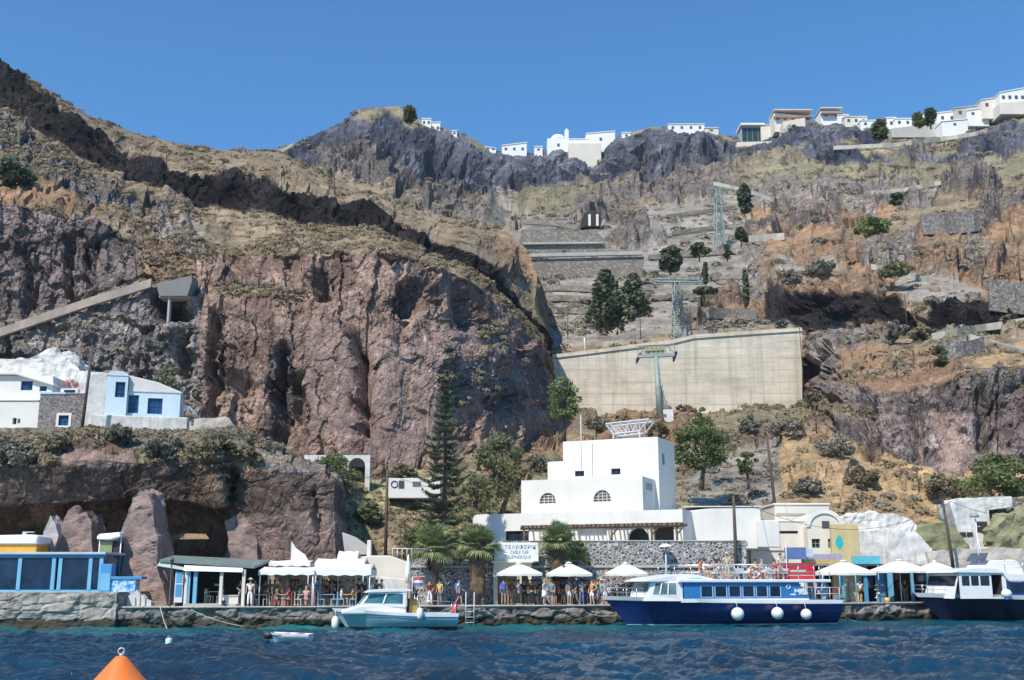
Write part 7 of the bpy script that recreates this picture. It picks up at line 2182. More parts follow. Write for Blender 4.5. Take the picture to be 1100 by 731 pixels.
MB().box(f(-40), f(39), 0, 2, k(597), k(585)).build('counter_cloth', mat('orange yellow cloth', (.72, .36, .06), .8, .2, 2), t)
MB().prism([(f(-40), k(585) + .01), (f(40), k(585) + .01), (f(41), k(576)), (f(34), k(574.5)), (f(-40), k(576))], 'y', -.2, 2.2).build('cover', WCANVAS, t, bevel=.08)
mb = MB()
for px in (-35, 0, 36): mb.box(f(px) - .05, f(px) + .05, .2, .3, 0, k(597))
mb.build('support', TIMBER, t)
mb = MB(); mb.box(f(19), f(23), .5, .8, k(575), k(572)); mb.box(f(19), f(31), .5, .8, k(572), k(571)); mb.build('folded_frame', mat('pale grey frame', (.5, .5, .5), .6), t)
Yk = 76.5
t = thing('kiosk', 'small kiosk with white top and pale green panel beside rock pillar', 'kiosk', (Xp(115, Yk, 4), Yk, ZL))
f = lambda px: Xp(px, Yk, 4) - Xp(115, Yk, 4); k = lambda py: Zp(py, Yk) - ZL
MB().prism([(f(103), k(577)), (f(106), k(574)), (f(128), k(572)), (f(129), k(577)), (f(118), k(580)), (f(104), k(580))], 'y', -.3, 1.6).build('top', WCANVAS, t, bevel=.05)
MB().box(f(106), f(119), 0, .08, k(598), k(582)).build('panel', mat('dull green panel', (.22, .25, .12), .7, .2, 2), t)
MB().box(f(120), f(128), .1, .9, k(598), k(583)).build('dark_side', DARKIN, t)
mb = MB()
for px in (105, 128): mb.bar((f(px), .05, 0), (f(px), .05, k(577)), .04)
mb.build('post_frame', WHITEMETAL, t)
Yb = 73.0
t = thing('stall_counter', 'bright blue stall counter with patterned cloth beside the rock pillar', 'counter', (Xp(134, Yb, 2), Yb, ZQ))
f = lambda px: Xp(px, Yb, 2) - Xp(134, Yb, 2); k = lambda py: Zp(py, Yb) - ZQ
MB().box(f(119), f(152), -.2, .9, k(622.5), k(619.5)).build('top', BLUEPAINT, t, bevel=.02)
cm, nt_, b_ = nodes_of('blue patterned cloth'); c_ = ramp(nt_, noise(nt_, coords(nt_), 3.2, 3, .7), [(.40, (.05, .22, .6)), (.5, (.2, .5, .75)), (.56, (.75, .78, .8)), (.66, (.08, .2, .55))]); nt_.links.new(c_, b_.inputs['Base Color'])
MB().box(f(120), f(145), -.1, .8, k(638), k(622.6)).build('patterned_cloth', cm, t)
MB().box(f(121), f(143), .0, .7, 0, k(638)).build('base', GREYSTONE, t)
t = thing('storage_cabinet', 'bright blue cabinet beside the end of glazed terrace', 'cabinet', (Xp(113, 73.2, 3), 73.2, ZL))
MB().box(-.35, .38, 0, .8, 0, Zp(606, 73.2) - ZL).build('body', BLUEPAINT, t, bevel=.03); MB().box(-.3, .33, -.03, 0, .1, 1.2).build('door', LBLUEPAINT, t)
SACK = mat('off white sack', (.62, .6, .56), .9, .15, 3, .02)
for i, (px, w_, h_) in enumerate(((146, .55, .9), (151.5, .5, 1.15), (157, .5, .8), (163, .6, .55))):
    o = rough_block('sack', ['wide white sack at the foot of rock pillar', 'tallest white sack in the pile by rock pillar', 'short white sack right of the tallest sack', 'grey white lumpy sack nearest the lamp post'][i], 'sack',
                    [(px - w_ * 8, 652.5), (px - w_ * 7, 652.5 - h_ * 13), (px, 652.5 - h_ * 16), (px + w_ * 7, 652.5 - h_ * 12), (px + w_ * 8, 652.5)], 72.4 + .1 * i, .5, SACK, 30 + i, .08, .14)
# street lantern
def lantern(label, px, pyt, Y, m, name='street_lamp'):
    t = thing(name, label, 'lamp', (Xp(px, Y, 2), Y, ZQ)); H = Zp(pyt, Y) - ZQ
    MB().tube([(0, 0, 0), (0, 0, .25), (0, 0, .3), (0, 0, H - .45)], [.11, .09, .05, .04], 10).build('post', m, t)
    MB().lathe([(.06, H - .45), (.13, H - .12), (.16, H - .1), (.02, H + .06)], n=6, smooth=False).build('lantern_head', m, t)
lantern('dark green iron street lamp in front of the shop roof', 182.5, 600, 72.0, mat('dark green iron', (.03, .05, .045), .5))
lantern('black iron street lamp among the people under the middle parasol', 606, 608, 77.0, DARKMETAL)
t = thing('street_lamp', 'pale blue street lamp with white shade above the boat cabin', 'lamp', (Xp(716, 79.3, 3), 79.3, ZQ)); H = Zp(588, 79.3) - ZQ
MB().tube([(0, 0, 0), (0, 0, H)], [.09, .06], 8).build('post', mat('pale blue post', (.35, .48, .6), .5), t); MB().lathe([(.5, H), (.45, H + .1), (.2, H + .22), (1e-4, H + .26)], n=14).build('lamp_shade', WHITEMETAL, t)

# ------------------------------------------------------------------ shop with the slanting roof
Yf = 73.3
f = lambda px: Xp(px, Yf, 2.5) - Xp(222, Yf, 2.5); k = lambda py: Zp(py, Yf) - ZQ
t = thing('harbour_shop', 'open fronted shop with slanting green roof below the cave', 'shop', (Xp(222, Yf, 2.5), Yf, ZQ))
mb = MB(); mb.add([(f(172), -.5, k(604)), (f(274), -.5, k(611)), (f(276), 3.6, k(603.5)), (f(167), 3.6, k(598)), (f(172), -.5, k(601.5)), (f(274), -.5, k(608.5)), (f(276), 3.6, k(601)), (f(167), 3.6, k(595.5))],
                  [(0, 1, 5, 4), (4, 5, 6, 7), (3, 2, 1, 0), (1, 2, 6, 5), (3, 0, 4, 7), (2, 3, 7, 6)]); mb.build('roof', mat('grey green roof sheet', (.17, .22, .20), .6, .25, 1.2, streak=.4), t)
MB().add([(f(199), -.62, k(613.5)), (f(262), -.62, k(615)), (f(262), -.5, k(610.5)), (f(199), -.5, k(607.5)), (f(199), -.60, k(613.5)), (f(262), -.60, k(615)), (f(262), -.48, k(610.5)), (f(199), -.48, k(607.5))], [(0, 1, 2, 3), (7, 6, 5, 4)]).build('valance', WCANVAS, t)
MB().add([(f(169), -.45, k(608)), (f(200), -.5, k(613)), (f(200), -.45, k(610)), (f(172), -.4, k(604))], [(0, 1, 2, 3)]).build('side_valance', mat('pale green valance', (.45, .55, .52), .7), t)
for px in (201.5, 239, 263):
    MB().box(f(px) - .1, f(px) + .1, -.42, -.22, 0, k(612)).build('post', CREAM, t, bevel=.01)
for a, b in ((209, 213), (203, 205.5)): MB().box(f(a), f(b), -.35, -.2, .1, k(614)).build('slim_post', LBLUEPAINT, t)
MB().bar((f(176), -.3, k(613)), (f(184), -.3, k(628)), .06).build('brace', TIMBER, t)
MB().box(f(185), f(275), 3.3, 3.5, 0, k(602)).build('back_wall', DARKIN, t)
MB().box(f(186), f(187.5), .3, 3.3, 0, k(604)).build('side_wall', mat('grey side wall', (.3, .28, .26), .9), t)
MB().box(f(203), f(258), -.9, 2.5, .004, .22).build('step', PALECON, t, bevel=.02)
mb = MB(); mb.box(f(189), f(197.5), -.25, -.15, .3, k(615)); d_ = mb.build('door', mat('white door', (.6, .64, .66), .5), t)
MB().box(f(190), f(196.5), -.28, -.25, k(641), k(628)).build('lower_panel', BLUEPAINT, d_); MB().box(f(190), f(196.5), -.28, -.25, k(626), k(616.5)).build('upper_panel', mat('mid blue panel', (.1, .35, .6), .5), d_)
MB().box(f(218), f(228), 2.8, 2.9, k(630), k(627.5)).build('menu_board', WHITEMETAL, t)

# ------------------------------------------------------------------ tables and chairs
def chair(label, px, Y, rz, m, z=ZQ, group='cafe chairs on the quay', proto={}):
    k_ = m.name
    if k_ not in proto:
        t = thing('cafe_chair', label, 'chair', (0, 0, 0), 0, group)
        MB().box(-.22, .22, -.22, .22, .43, .47).build('seat', m, t)
        b = MB(); b.box(-.22, .22, .19, .22, .62, .92); b.box(-.22, -.18, .19, .22, .47, .62); b.box(.18, .22, .19, .22, .47, .62); b.build('backrest', m, t)
        for sx_ in (-1, 1):
            for sy_ in (-1, 1): MB().box(sx_ * .2 - .02, sx_ * .2 + .02, sy_ * .2 - .02, sy_ * .2 + .02, 0, .43).build('leg', m, t)
        proto[k_] = t
    else:
        t = copy_tree(proto[k_])
    t.location = (Xp(px, Y, z), Y, z + .03); t.rotation_euler = (0, 0, rz); t['label'] = label; t['group'] = group
    return t


def table(label, px, Y, m, w_=.8, z=ZQ, cloth=None):
    t = thing('cafe_table', label, 'table', (Xp(px, Y, z), Y, z + .03), 0, 'cafe tables on the quay')
    MB().box(-w_ / 2, w_ / 2, -.4, .4, .72, .76).build('tabletop', m, t, bevel=.01)
    for sx_ in (-1, 1):
        for sy_ in (-1, 1): MB().box(sx_ * (w_ / 2 - .06) - .025, sx_ * (w_ / 2 - .06) + .025, sy_ * .33 - .025, sy_ * .33 + .025, 0, .72).build('leg', m, t)
    return t


WOODW = mat('pale painted wood', (.60, .55, .47), .7, .12, 3)
WOODB = mat('blue painted wood', (.25, .42, .52), .7, .12, 3)
WOODR = mat('faded red wood', (.42, .13, .12), .7, .15, 3)
table('pale wooden table standing inside the open shop', 229, 74.6, WOODW, .9, ZQ + .2)
chair('pale wooden chair left of the table inside the shop', 224, 74.3, R(80), WOODW, ZQ + .2); chair('pale wooden chair right of the table inside the shop', 236, 74.4, R(-80), WOODW, ZQ + .2)
t = thing('counter', 'pale low counter at the right end of the shop', 'counter', (Xp(247, 73.4, 2), 73.4, ZQ + .2))
MB().box(-.55, .55, 0, .5, 0, .5).build('base', CREAM, t); MB().box(-.6, .6, -.06, .56, .5, .56).build('top', WOODW, t)
for i, (px, lab) in enumerate(((280, 'pale table at the left end of the canopy restaurant'), (303, 'reddish table under the orange shirted person'), (328, 'pale table before the pink shirted sitter'), (352, 'blue table under right canopy'), (372, 'blue table nearest the teal boat cabin'))):
    table(lab, px, 74.6 + .1 * i, [WOODW, WOODR, WOODW, WOODB, WOODB][i], 1.0)
for px, rz, m_, lab in ((274, 80, WOODW, 'pale chair at the left end of the canopy restaurant'), (286, -80, WOODW, 'pale chair right of the leftmost restaurant table'), (296, 90, WOODR, 'red chair left of the reddish table'),
                        (310, -90, WOODR, 'red chair right of the reddish table'), (320, 90, WOODW, 'pale chair left of the pink shirted sitter table'), (335, -90, WOODR, 'red chair behind the pink shirted sitter'),
                        (345, 90, WOODB, 'blue chair left of the blue table'), (359, -90, WOODB, 'blue chair right of the blue table'), (366, 90, WOODB, 'blue chair left of the table nearest boat'), (379, -90, WOODB, 'blue chair closest to the teal boat cabin')):
    chair(lab, px, 74.5, R(rz), m_)

# ------------------------------------------------------------------ canopies and parasols
def canopy(label, px0, px1, pyt, pyv, pyb, Y, depth, m=WCANVAS, posts=True, slope=.5):
    """Rectangular awning: sloping sheet, scalloped valance, four posts."""
    x0, x1 = Xp(px0, Y, 4), Xp(px1, Y, 4); cx = (x0 + x1) / 2; w_ = (x1 - x0) / 2
    t = thing('canopy', label, 'canopy', (cx, Y, ZQ), 0, 'white canopies over the restaurant')
    zt, zv, zb = Zp(pyt, Y + depth / 2) - ZQ, Zp(pyv, Y) - ZQ, Zp(pyb, Y) - ZQ
    n = 8; mb = MB(); vs = []
    for i in range(n + 1):
        for j in range(n + 1):
            u, v = i / n, j / n; sag = .06 * math.sin(math.pi * u * 2) ** 2 * math.sin(math.pi * v)
            vs.append((-w_ + 2 * w_ * u, depth * v, zv + (zt - zv) * (1 - abs(2 * v - 1)) - sag))
    fs = [(i * (n + 1) + j, (i + 1) * (n + 1) + j, (i + 1) * (n + 1) + j + 1, i * (n + 1) + j + 1) for i in range(n) for j in range(n)]
    mb.add(vs, fs, 0, True); o = mb.build('sheet', m, t); sd = o.modifiers.new('thickness', 'SOLIDIFY'); sd.thickness = .02
    mv = MB()
    for y in (-.015, depth + .015):
        k_ = max(6, int(w_ * 5)); vs = []
        for i in range(k_ + 1):
            x = -w_ + 2 * w_ * i / k_; vs += [(x, y, zv), (x, y, zb + (.05 if i % 2 else -.03))]
        mv.add(vs, [(2 * i, 2 * i + 2, 2 * i + 3, 2 * i + 1) for i in range(k_)])
    for x in (-w_ - .01, w_ + .01):
        mv.add([(x, 0, zv), (x, depth, zv), (x, depth, zb), (x, 0, zb)], [(0, 1, 2, 3)])
    mv.build('valance', m, t)
    if posts:
        for x in (-w_ + .1, w_ - .1):
            for y in (.1, depth - .1): MB().bar((x, y, 0), (x, y, zv - .02), .04).build('post', WHITEMETAL, t)
    return t


canopy('large white canopy at the left of the restaurant', 278, 338, 609, 613, 618, 73.6, 3.0)
canopy('white canopy right of centre over the blue tables', 336, 399, 606, 612, 618.5, 73.9, 3.0)
canopy('narrow white canopy behind the large left canopy', 281, 333, 602, 605, 608.5, 77.2, 2.4)
canopy('white canopy peeking above the right canopy', 338, 392, 600, 605, 608, 77.4, 2.4)
canopy('small white topmost canopy by the stair wall', 362, 384, 592, 599, 601, 79.0, 1.6)
t = thing('sail_awning', 'white triangular sail rising above the left canopies', 'sail', P(312, 603, 79.5))
MB().add([(0, 0, 0), (1.3, .1, -.05), (1.0, .1, .45), (.35, .1, .9), (-.02, 0, 1.45), (0, .04, 0), (1.3, .14, -.05), (1.0, .14, .45), (.35, .14, .9), (-.02, .04, 1.45)], [(0, 1, 2, 3, 4), (9, 8, 7, 6, 5), (4, 3, 8, 9), (3, 2, 7, 8), (2, 1, 6, 7), (1, 0, 5, 6), (0, 4, 9, 5)]).build('cloth', mat('pinkish white sail', (.78, .71, .69), .85), t)
MB().bar((0, .02, -4.0), (-.02, .02, 1.5), .04).build('mast', TIMBER, t)
t = thing('restaurant_wall', 'shaded beige back wall of the canopy restaurant', 'wall', (Xp(335, 80.0, 2), 80.0, ZQ))
f = lambda px: Xp(px, 80, 3) - Xp(335, 80, 3); k = lambda py: Zp(py, 80) - ZQ
mb = MB(); mb.wall(f(276), f(392), 0, k(612), [(f(311), f(321), .02, k(622)), (f(352), f(368), .02, k(624))], 0, .3); mb.build('wall', mat('sandy wall', (.40, .32, .23), .9, .15, 1), t)
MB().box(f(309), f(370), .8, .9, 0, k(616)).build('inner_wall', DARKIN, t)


def parasol(label, px, pyt, pye, Y, wpx, m=CANVAS, closed=False, sides=4, group='cream parasols on the quay'):
    z = ZQ + .03; x = Xp(px, Y, 4); t = thing('parasol', label, 'parasol', (x, Y, z), R(12), group)
    zt, ze = Zp(pyt, Y) - z, Zp(pye, Y) - z; r = wpx * Y / F / 2 * (1.0)
    MB().tube([(0, 0, 0), (0, 0, zt + .05)], [.035, .035], 8).build('pole', WHITEMETAL, t)
    MB().box(-.3, .3, -.3, .3, 0, .1).build('base', PALECON, t, bevel=.02)
    if closed:
        MB().lathe([(.12, zt * .45), (.2, zt * .6), (.16, zt * .8), (.05, zt), (1e-4, zt + .08)], n=8).build('canopy', m, t); return t
    n = 24; mb = MB(); vs = [(0, 0, zt)]; rings = 5
    for q in range(1, rings + 1):
        u = q / rings
        for i in range(n):
            a = 2 * math.pi * i / n
            sq = 1 / max(abs(math.cos(a)), abs(math.sin(a))); rad = r * (1 + (sq - 1) * .62) * .86
            seg = abs(math.sin(4 * a)) * .05 * u
            vs.append((rad * u * math.cos(a), rad * u * math.sin(a), zt + (ze - zt) * (u ** 1.12) - seg * .6))
    k0 = len(vs)
    for i in range(n): p = vs[1 + (rings - 1) * n + i]; vs.append((p[0], p[1], p[2] - .17))
    fs = [(0, 1 + i, 1 + (i + 1) % n) for i in range(n)]
    for q in range(rings): fs += [(1 + q * n + i, 1 + (q + 1) * n + i, 1 + (q + 1) * n + (i + 1) % n, 1 + q * n + (i + 1) % n) for i in range(n)]
    mb.add(vs, fs, 0, False); o = mb.build('canopy', m, t); sd = o.modifiers.new('thickness', 'SOLIDIFY'); sd.thickness = .012
    for i in range(8):
        a = 2 * math.pi * i / 8 + R(0); sq = 1 / max(abs(math.cos(a)), abs(math.sin(a))); rad = r * (1 + (sq - 1) * .62) * .86
        MB().bar((0, 0, zt - .06), (rad * .95 * math.cos(a), rad * .95 * math.sin(a), ze + .0), .015).build('rib', TIMBER, t)
    MB().lathe([(r * .16, zt - .03), (r * .1, zt + .05), (1e-4, zt + .1)], n=8).build('cap', m, t)
    return t


parasol('cream parasol in front of the ticket entrance', 557.5, 605.5, 616, 77.4, 53)
parasol('cream parasol below the right fan palm with a dark lamp before it', 611, 605, 616.5, 77.6, 52)
parasol('cream parasol just left of the blue excursion boat cabin', 672, 605.5, 616, 78.2, 47)
parasol('closed white parasol behind the teal boat', 438.5, 597, 620, 75.0, 20, WCANVAS, True)
parasol('cream parasol left of the right hand stalls beside red deck locker', 906, 603, 615.5, 83.6, 62)
parasol('wide cream parasol in the middle of the right hand stalls', 966, 602, 613, 85.2, 60)
parasol('cream parasol half behind the dark boat cabin', 1004, 603.5, 613, 86.4, 44)

# ------------------------------------------------------------------ stalls on the right with blue posts
Yr = 88.6
t = thing('souvenir_stall', 'dark souvenir stall with blue posts behind the right parasols', 'stall', (Xp(940, Yr, 2), Yr, ZQ))
f = lambda px: Xp(px, Yr, 3) - Xp(940, Yr, 3); k = lambda py: Zp(py, Yr) - ZQ
MB().box(f(878), f(1016), 2.6, 2.8, 0, k(607)).build('back_wall', DARKIN, t)
MB().box(f(876), f(1018), -.5, 2.9, k(608), k(606)).build('roof', mat('dull awning', (.35, .33, .3), .8), t)
for px, w_, m_ in ((884, .14, LBLUEPAINT), (906, .12, mat('turquoise post', (.10, .42, .55), .5)), (930, .14, BLUEPAINT), (956.5, .2, LBLUEPAINT), (998, .14, BLUEPAINT), (980, .1, LBLUEPAINT)):
    MB().box(f(px) - w_, f(px) + w_, -.2, .0, 0, k(608.2)).build('post', m_, t)
MB().box(f(944), f(955), .6, .7, 0, k(612)).build('blue_partition', BLUEPAINT, t)
rs_ = np.random.RandomState(9)
for i in range(26):
    x = f(884 + 128 * rs_.rand()); z0 = .3 + 1.7 * rs_.rand(); c = [(.5, .45, .4), (.35, .08, .06), (.1, .2, .4), (.55, .4, .15), (.12, .25, .2), (.6, .58, .55)][i % 6]
    mb = MB(); mb.prism([(x - .16, z0), (x + .16, z0), (x + .2, z0 + .42), (x + .07, z0 + .5), (x - .07, z0 + .5), (x - .2, z0 + .42)], 'y', 1.7 + .6 * rs_.rand(), 2.45)
    mb.build('hanging_shirt', mat('cloth %d' % (i % 6), c, .9), t)
t = thing('signboard', 'turquoise board above the right hand stalls', 'sign', (Xp(931, 87.6, 4), 87.6, Zp(606, 87.6)))
MB().box(-1.1, 1.1, 0, .2, 0, .62).build('board', mat('turquoise board', (.10, .42, .50), .6, .15, 2), t)
for s in (-.9, .9): MB().bar((s, .1, -3.4), (s, .1, .1), .05).build('post', LBLUEPAINT, t)
t = thing('kiosk_roof_sign', 'violet and ochre striped sign left of the turquoise board', 'sign', (Xp(885, 87.2, 4), 87.2, Zp(606, 87.2)))
MB().box(-1.7, 1.5, 0, .2, .35, .75).build('violet_band', mat('violet band', (.36, .33, .42), .6, .2, 3), t); MB().box(-1.7, 1.5, 0, .2, 0, .34).build('ochre_band', mat('ochre band', (.5, .36, .14), .6, .2, 3), t)
for s in (-1.4, 1.2): MB().bar((s, .1, -3.4), (s, .1, .1), .05).build('post', LBLUEPAINT, t)
t = thing('awning_box', 'small blue awning box left of the striped sign', 'awning', (Xp(856, 86.2, 4), 86.2, Zp(601, 86.2)))
MB().box(-.75, .75, 0, .6, 0, .9).build('box', mat('dusty blue canvas', (.10, .16, .34), .7, .2, 2), t); MB().box(.76, 1.3, 0, .5, .2, .75).build('side_flap', mat('pale blue canvas', (.4, .5, .62), .7), t)
for s in (-.6, .6): MB().bar((s, .3, -3.6), (s, .3, 0), .05).build('post', LBLUEPAINT, t)
for i, (px, Y, lab) in enumerate(((912, 86.2, 'round rack of white hats behind left stall parasol'), (945, 86.8, 'round rack of pale hats and bags before blue partition'))):
    t = thing('hat_rack', lab, 'rack', (Xp(px, Y, 2), Y, ZQ)); MB().bar((0, 0, 0), (0, 0, 1.75), .03).build('pole', DARKMETAL, t)
    for q in range(9):
        a = q * 2.1; zq = .35 + .3 * (q // 2); MB().lathe([(.24, 0), (.25, .03), (.13, .05), (.12, .16), (1e-4, .18)], (.22 * math.cos(a), .22 * math.sin(a), zq), 12).build('hat', [WHITEMETAL, CANVAS, mat('straw hat', (.55, .45, .28), .9)][q % 3], t)
t = thing('drinks_freezer', 'small white and orange drinks freezer on the right quay edge', 'freezer', (Xp(900.5, 83.6, 2), 83.6, ZQ + .05))
MB().box(-.28, .28, 0, .55, 0, .62).build('body', WHITEMETAL, t, bevel=.03); MB().box(-.28, .28, .0, .55, .63, 1.05).build('lid', mat('orange lid', (.75, .28, .12), .5), t, bevel=.03); MB().box(-.2, .2, -.02, 0, .1, .28).build('vent', DARKMETAL, t)
t = thing('bucket', 'small yellow bucket on the quay by the blue partition', 'bucket', (Xp(953, 84.6, 1.5), 84.6, ZQ + .05)); MB().lathe([(.16, 0), (.22, .36), (.19, .36), (.14, .05)], n=14).build('body', mat('yellow plastic', (.7, .5, .04), .4), t); MB().torus((0, 0, .36), .2, .012, 'y', 14, 4).build('handle', DARKMETAL, t)

# ladder rails and ropes at the quay
t = thing('quay_ladder', 'white hooped ladder rail on the quay edge right of the teal boat', 'ladder', (Xp(505, 74.2, 1.5), 74.2, ZQ))
for s in (-.27, .27): MB().tube([(s, -.25, -1.2), (s, -.25, .75), (s, -.1, .9), (s, .45, .9), (s, .5, .05)], .03, 6).build('rail', WHITEMETAL, t)
for q in range(4): MB().bar((-.27, -.25, -1.0 + q * .35), (.27, -.25, -1.0 + q * .35), .02).build('rung', WHITEMETAL, t)


def rope(label, pts, r=.025, sag=.3):
    A = Vector(pts[0]); B = Vector(pts[-1]); t = thing('mooring_rope', label, 'rope', A)
    MB().tube([(B - A) * k_ / 14 - Vector((0, 0, sag * 4 * (k_ / 14) * (1 - k_ / 14))) for k_ in range(15)], r, 5).build('rope', mat('pale rope', (.55, .50, .40), .9), t)


rope('pale rope hanging down the quay face by the sacks', [P(172, 652, 71.2), P(180, 677, 70.6)], .03, .1)
rope('mooring rope from the teal boat stern to the quay ladder', [P(489, 659, 70.2), P(500, 655, 74)], .02, .2)
rope('mooring rope from the excursion boat stern to the right quay', [P(896, 652, 77.4), P(925, 668, 82)], .025, .3)
rope('long pale rope slung along the quay face below the shop', [P(205, 655, 71.0), P(262, 673, 71.2)], .02, .15)
for i, (px, Y) in enumerate(((240, 72.3), (520, 75.4), (642, 77.0), (905, 82.8))):
    t = thing('bollard', ['iron bollard on the quay before the shop counter', 'iron bollard on the quay right of the white ladder', 'iron bollard near the bow of excursion boat', 'iron bollard at the quay edge by the drinks freezer'][i], 'bollard', (Xp(px, Y, 1.4), Y, ZQ + .06))
    MB().lathe([(.16, 0), (.12, .05), (.1, .25), (.17, .3), (.17, .36), (1e-4, .4)], n=12).build('post', DARKMETAL, t)
fz = thing('flag', 'small red white and blue flag above the teal boat cockpit', 'flag', P(443, 629, 69.6))
for i, c in enumerate(((.55, .06, .08), (.75, .75, .75), (.08, .15, .45))):
    mb = MB(); n = 8; vs = []
    for q in range(n + 1): vs += [(.06 + .07 * q, .05 * math.sin(q * .9), .45 - .15 * i), (.06 + .07 * q, .05 * math.sin(q * .9), .30 - .15 * i)]
    mb.add(vs, [(2 * q, 2 * q + 2, 2 * q + 3, 2 * q + 1) for q in range(n)]); mb.build('stripe', mat('flag %d' % i, c, .8), fz)
MB().bar((0, 0, -.9), (0, 0, .5), .02).build('staff', WHITEMETAL, fz)
# ------------------------------------------------------------------ people
def skin_mesh(name, verts, edges, radii, root=0, sub=1, extra=None):
    me = bpy.data.meshes.new(name); me.from_pydata([Vector(v) for v in verts], edges, [])
    o = bpy.data.objects.new(name, me); COL.objects.link(o)
    sk = o.modifiers.new('skin', 'SKIN'); sk.use_smooth_shade = True; sk.branch_smoothing = .6
    for i, r in enumerate(radii):
        sv = me.skin_vertices[0].data[i]; sv.radius = r if hasattr(r, '__len__') else (r, r); sv.use_root = (i == root)
    ss = o.modifiers.new('sub', 'SUBSURF'); ss.levels = sub; ss.render_levels = sub
    dg = bpy.context.evaluated_depsgraph_get(); dg.update()
    out = bpy.data.meshes.new_from_object(o.evaluated_get(dg))
    bpy.data.objects.remove(o, do_unlink=True)
    out.name = name
    return out


def pose_joints(kind):
    """Joint positions in metres, figure facing -y, feet on z = 0."""
    J = dict(pel=(0, 0, .93), spine=(0, .01, 1.10), chest=(0, .015, 1.30), neck=(0, .0, 1.47), skull=(0, -.015, 1.60), crown=(0, -.005, 1.69))
    for s, n in ((-1, 'l'), (1, 'r')):
        J.update({'hip' + n: (s * .09, 0, .88), 'kne' + n: (s * .10, -.02, .48), 'ank' + n: (s * .105, .02, .09), 'toe' + n: (s * .13, -.14, .04),
                  'sho' + n: (s * .175, .01, 1.40), 'elb' + n: (s * .235, .03, 1.12), 'wri' + n: (s * .25, -.05, .88)})
    if kind == 'walk':
        J.update(knel=(-.09, -.16, .52), ankl=(-.09, -.20, .09), toel=(-.10, -.36, .06), kner=(.09, .05, .48), ankr=(.09, .30, .14), toer=(.10, .18, .04),
                 elbl=(-.23, .12, 1.13), wril=(-.24, .10, .90), elbr=(.23, -.06, 1.13), wrir=(.22, -.24, .98))
    if kind == 'bent':      # one arm raised to the face or a camera
        J.update(elbr=(.25, -.12, 1.18), wrir=(.10, -.26, 1.42), elbl=(-.25, .0, 1.14), wril=(-.12, -.18, 1.05))
    if kind == 'hip':
        J.update(elbr=(.38, .06, 1.16), wrir=(.19, -.06, .98), kner=(.13, -.06, .48), ankr=(.17, .0, .09), toer=(.22, -.15, .04))
    if kind == 'sit':
        d = -.42
        for k in ('pel', 'spine', 'chest', 'neck', 'skull', 'crown', 'shol', 'shor', 'hipl', 'hipr'):
            x, y, z = J[k]; J[k] = (x, y, z + d)
        J.update(knel=(-.12, -.42, .50), ankl=(-.12, -.40, .09), toel=(-.13, -.56, .04), kner=(.12, -.42, .50), ankr=(.13, -.36, .09), toer=(.14, -.52, .04),
                 elbl=(-.24, -.10, .76), wril=(-.16, -.32, .72), elbr=(.24, -.10, .76), wrir=(.14, -.33, .74))
    return J


SKINR = dict(pel=(.135, .10), spine=(.115, .085), chest=(.145, .10), neck=(.055, .055), skull=(.083, .10), crown=(.06, .07),
             hip=.085, kne=.056, ank=.038, toe=.032, sho=.058, elb=.041, wri=.03)


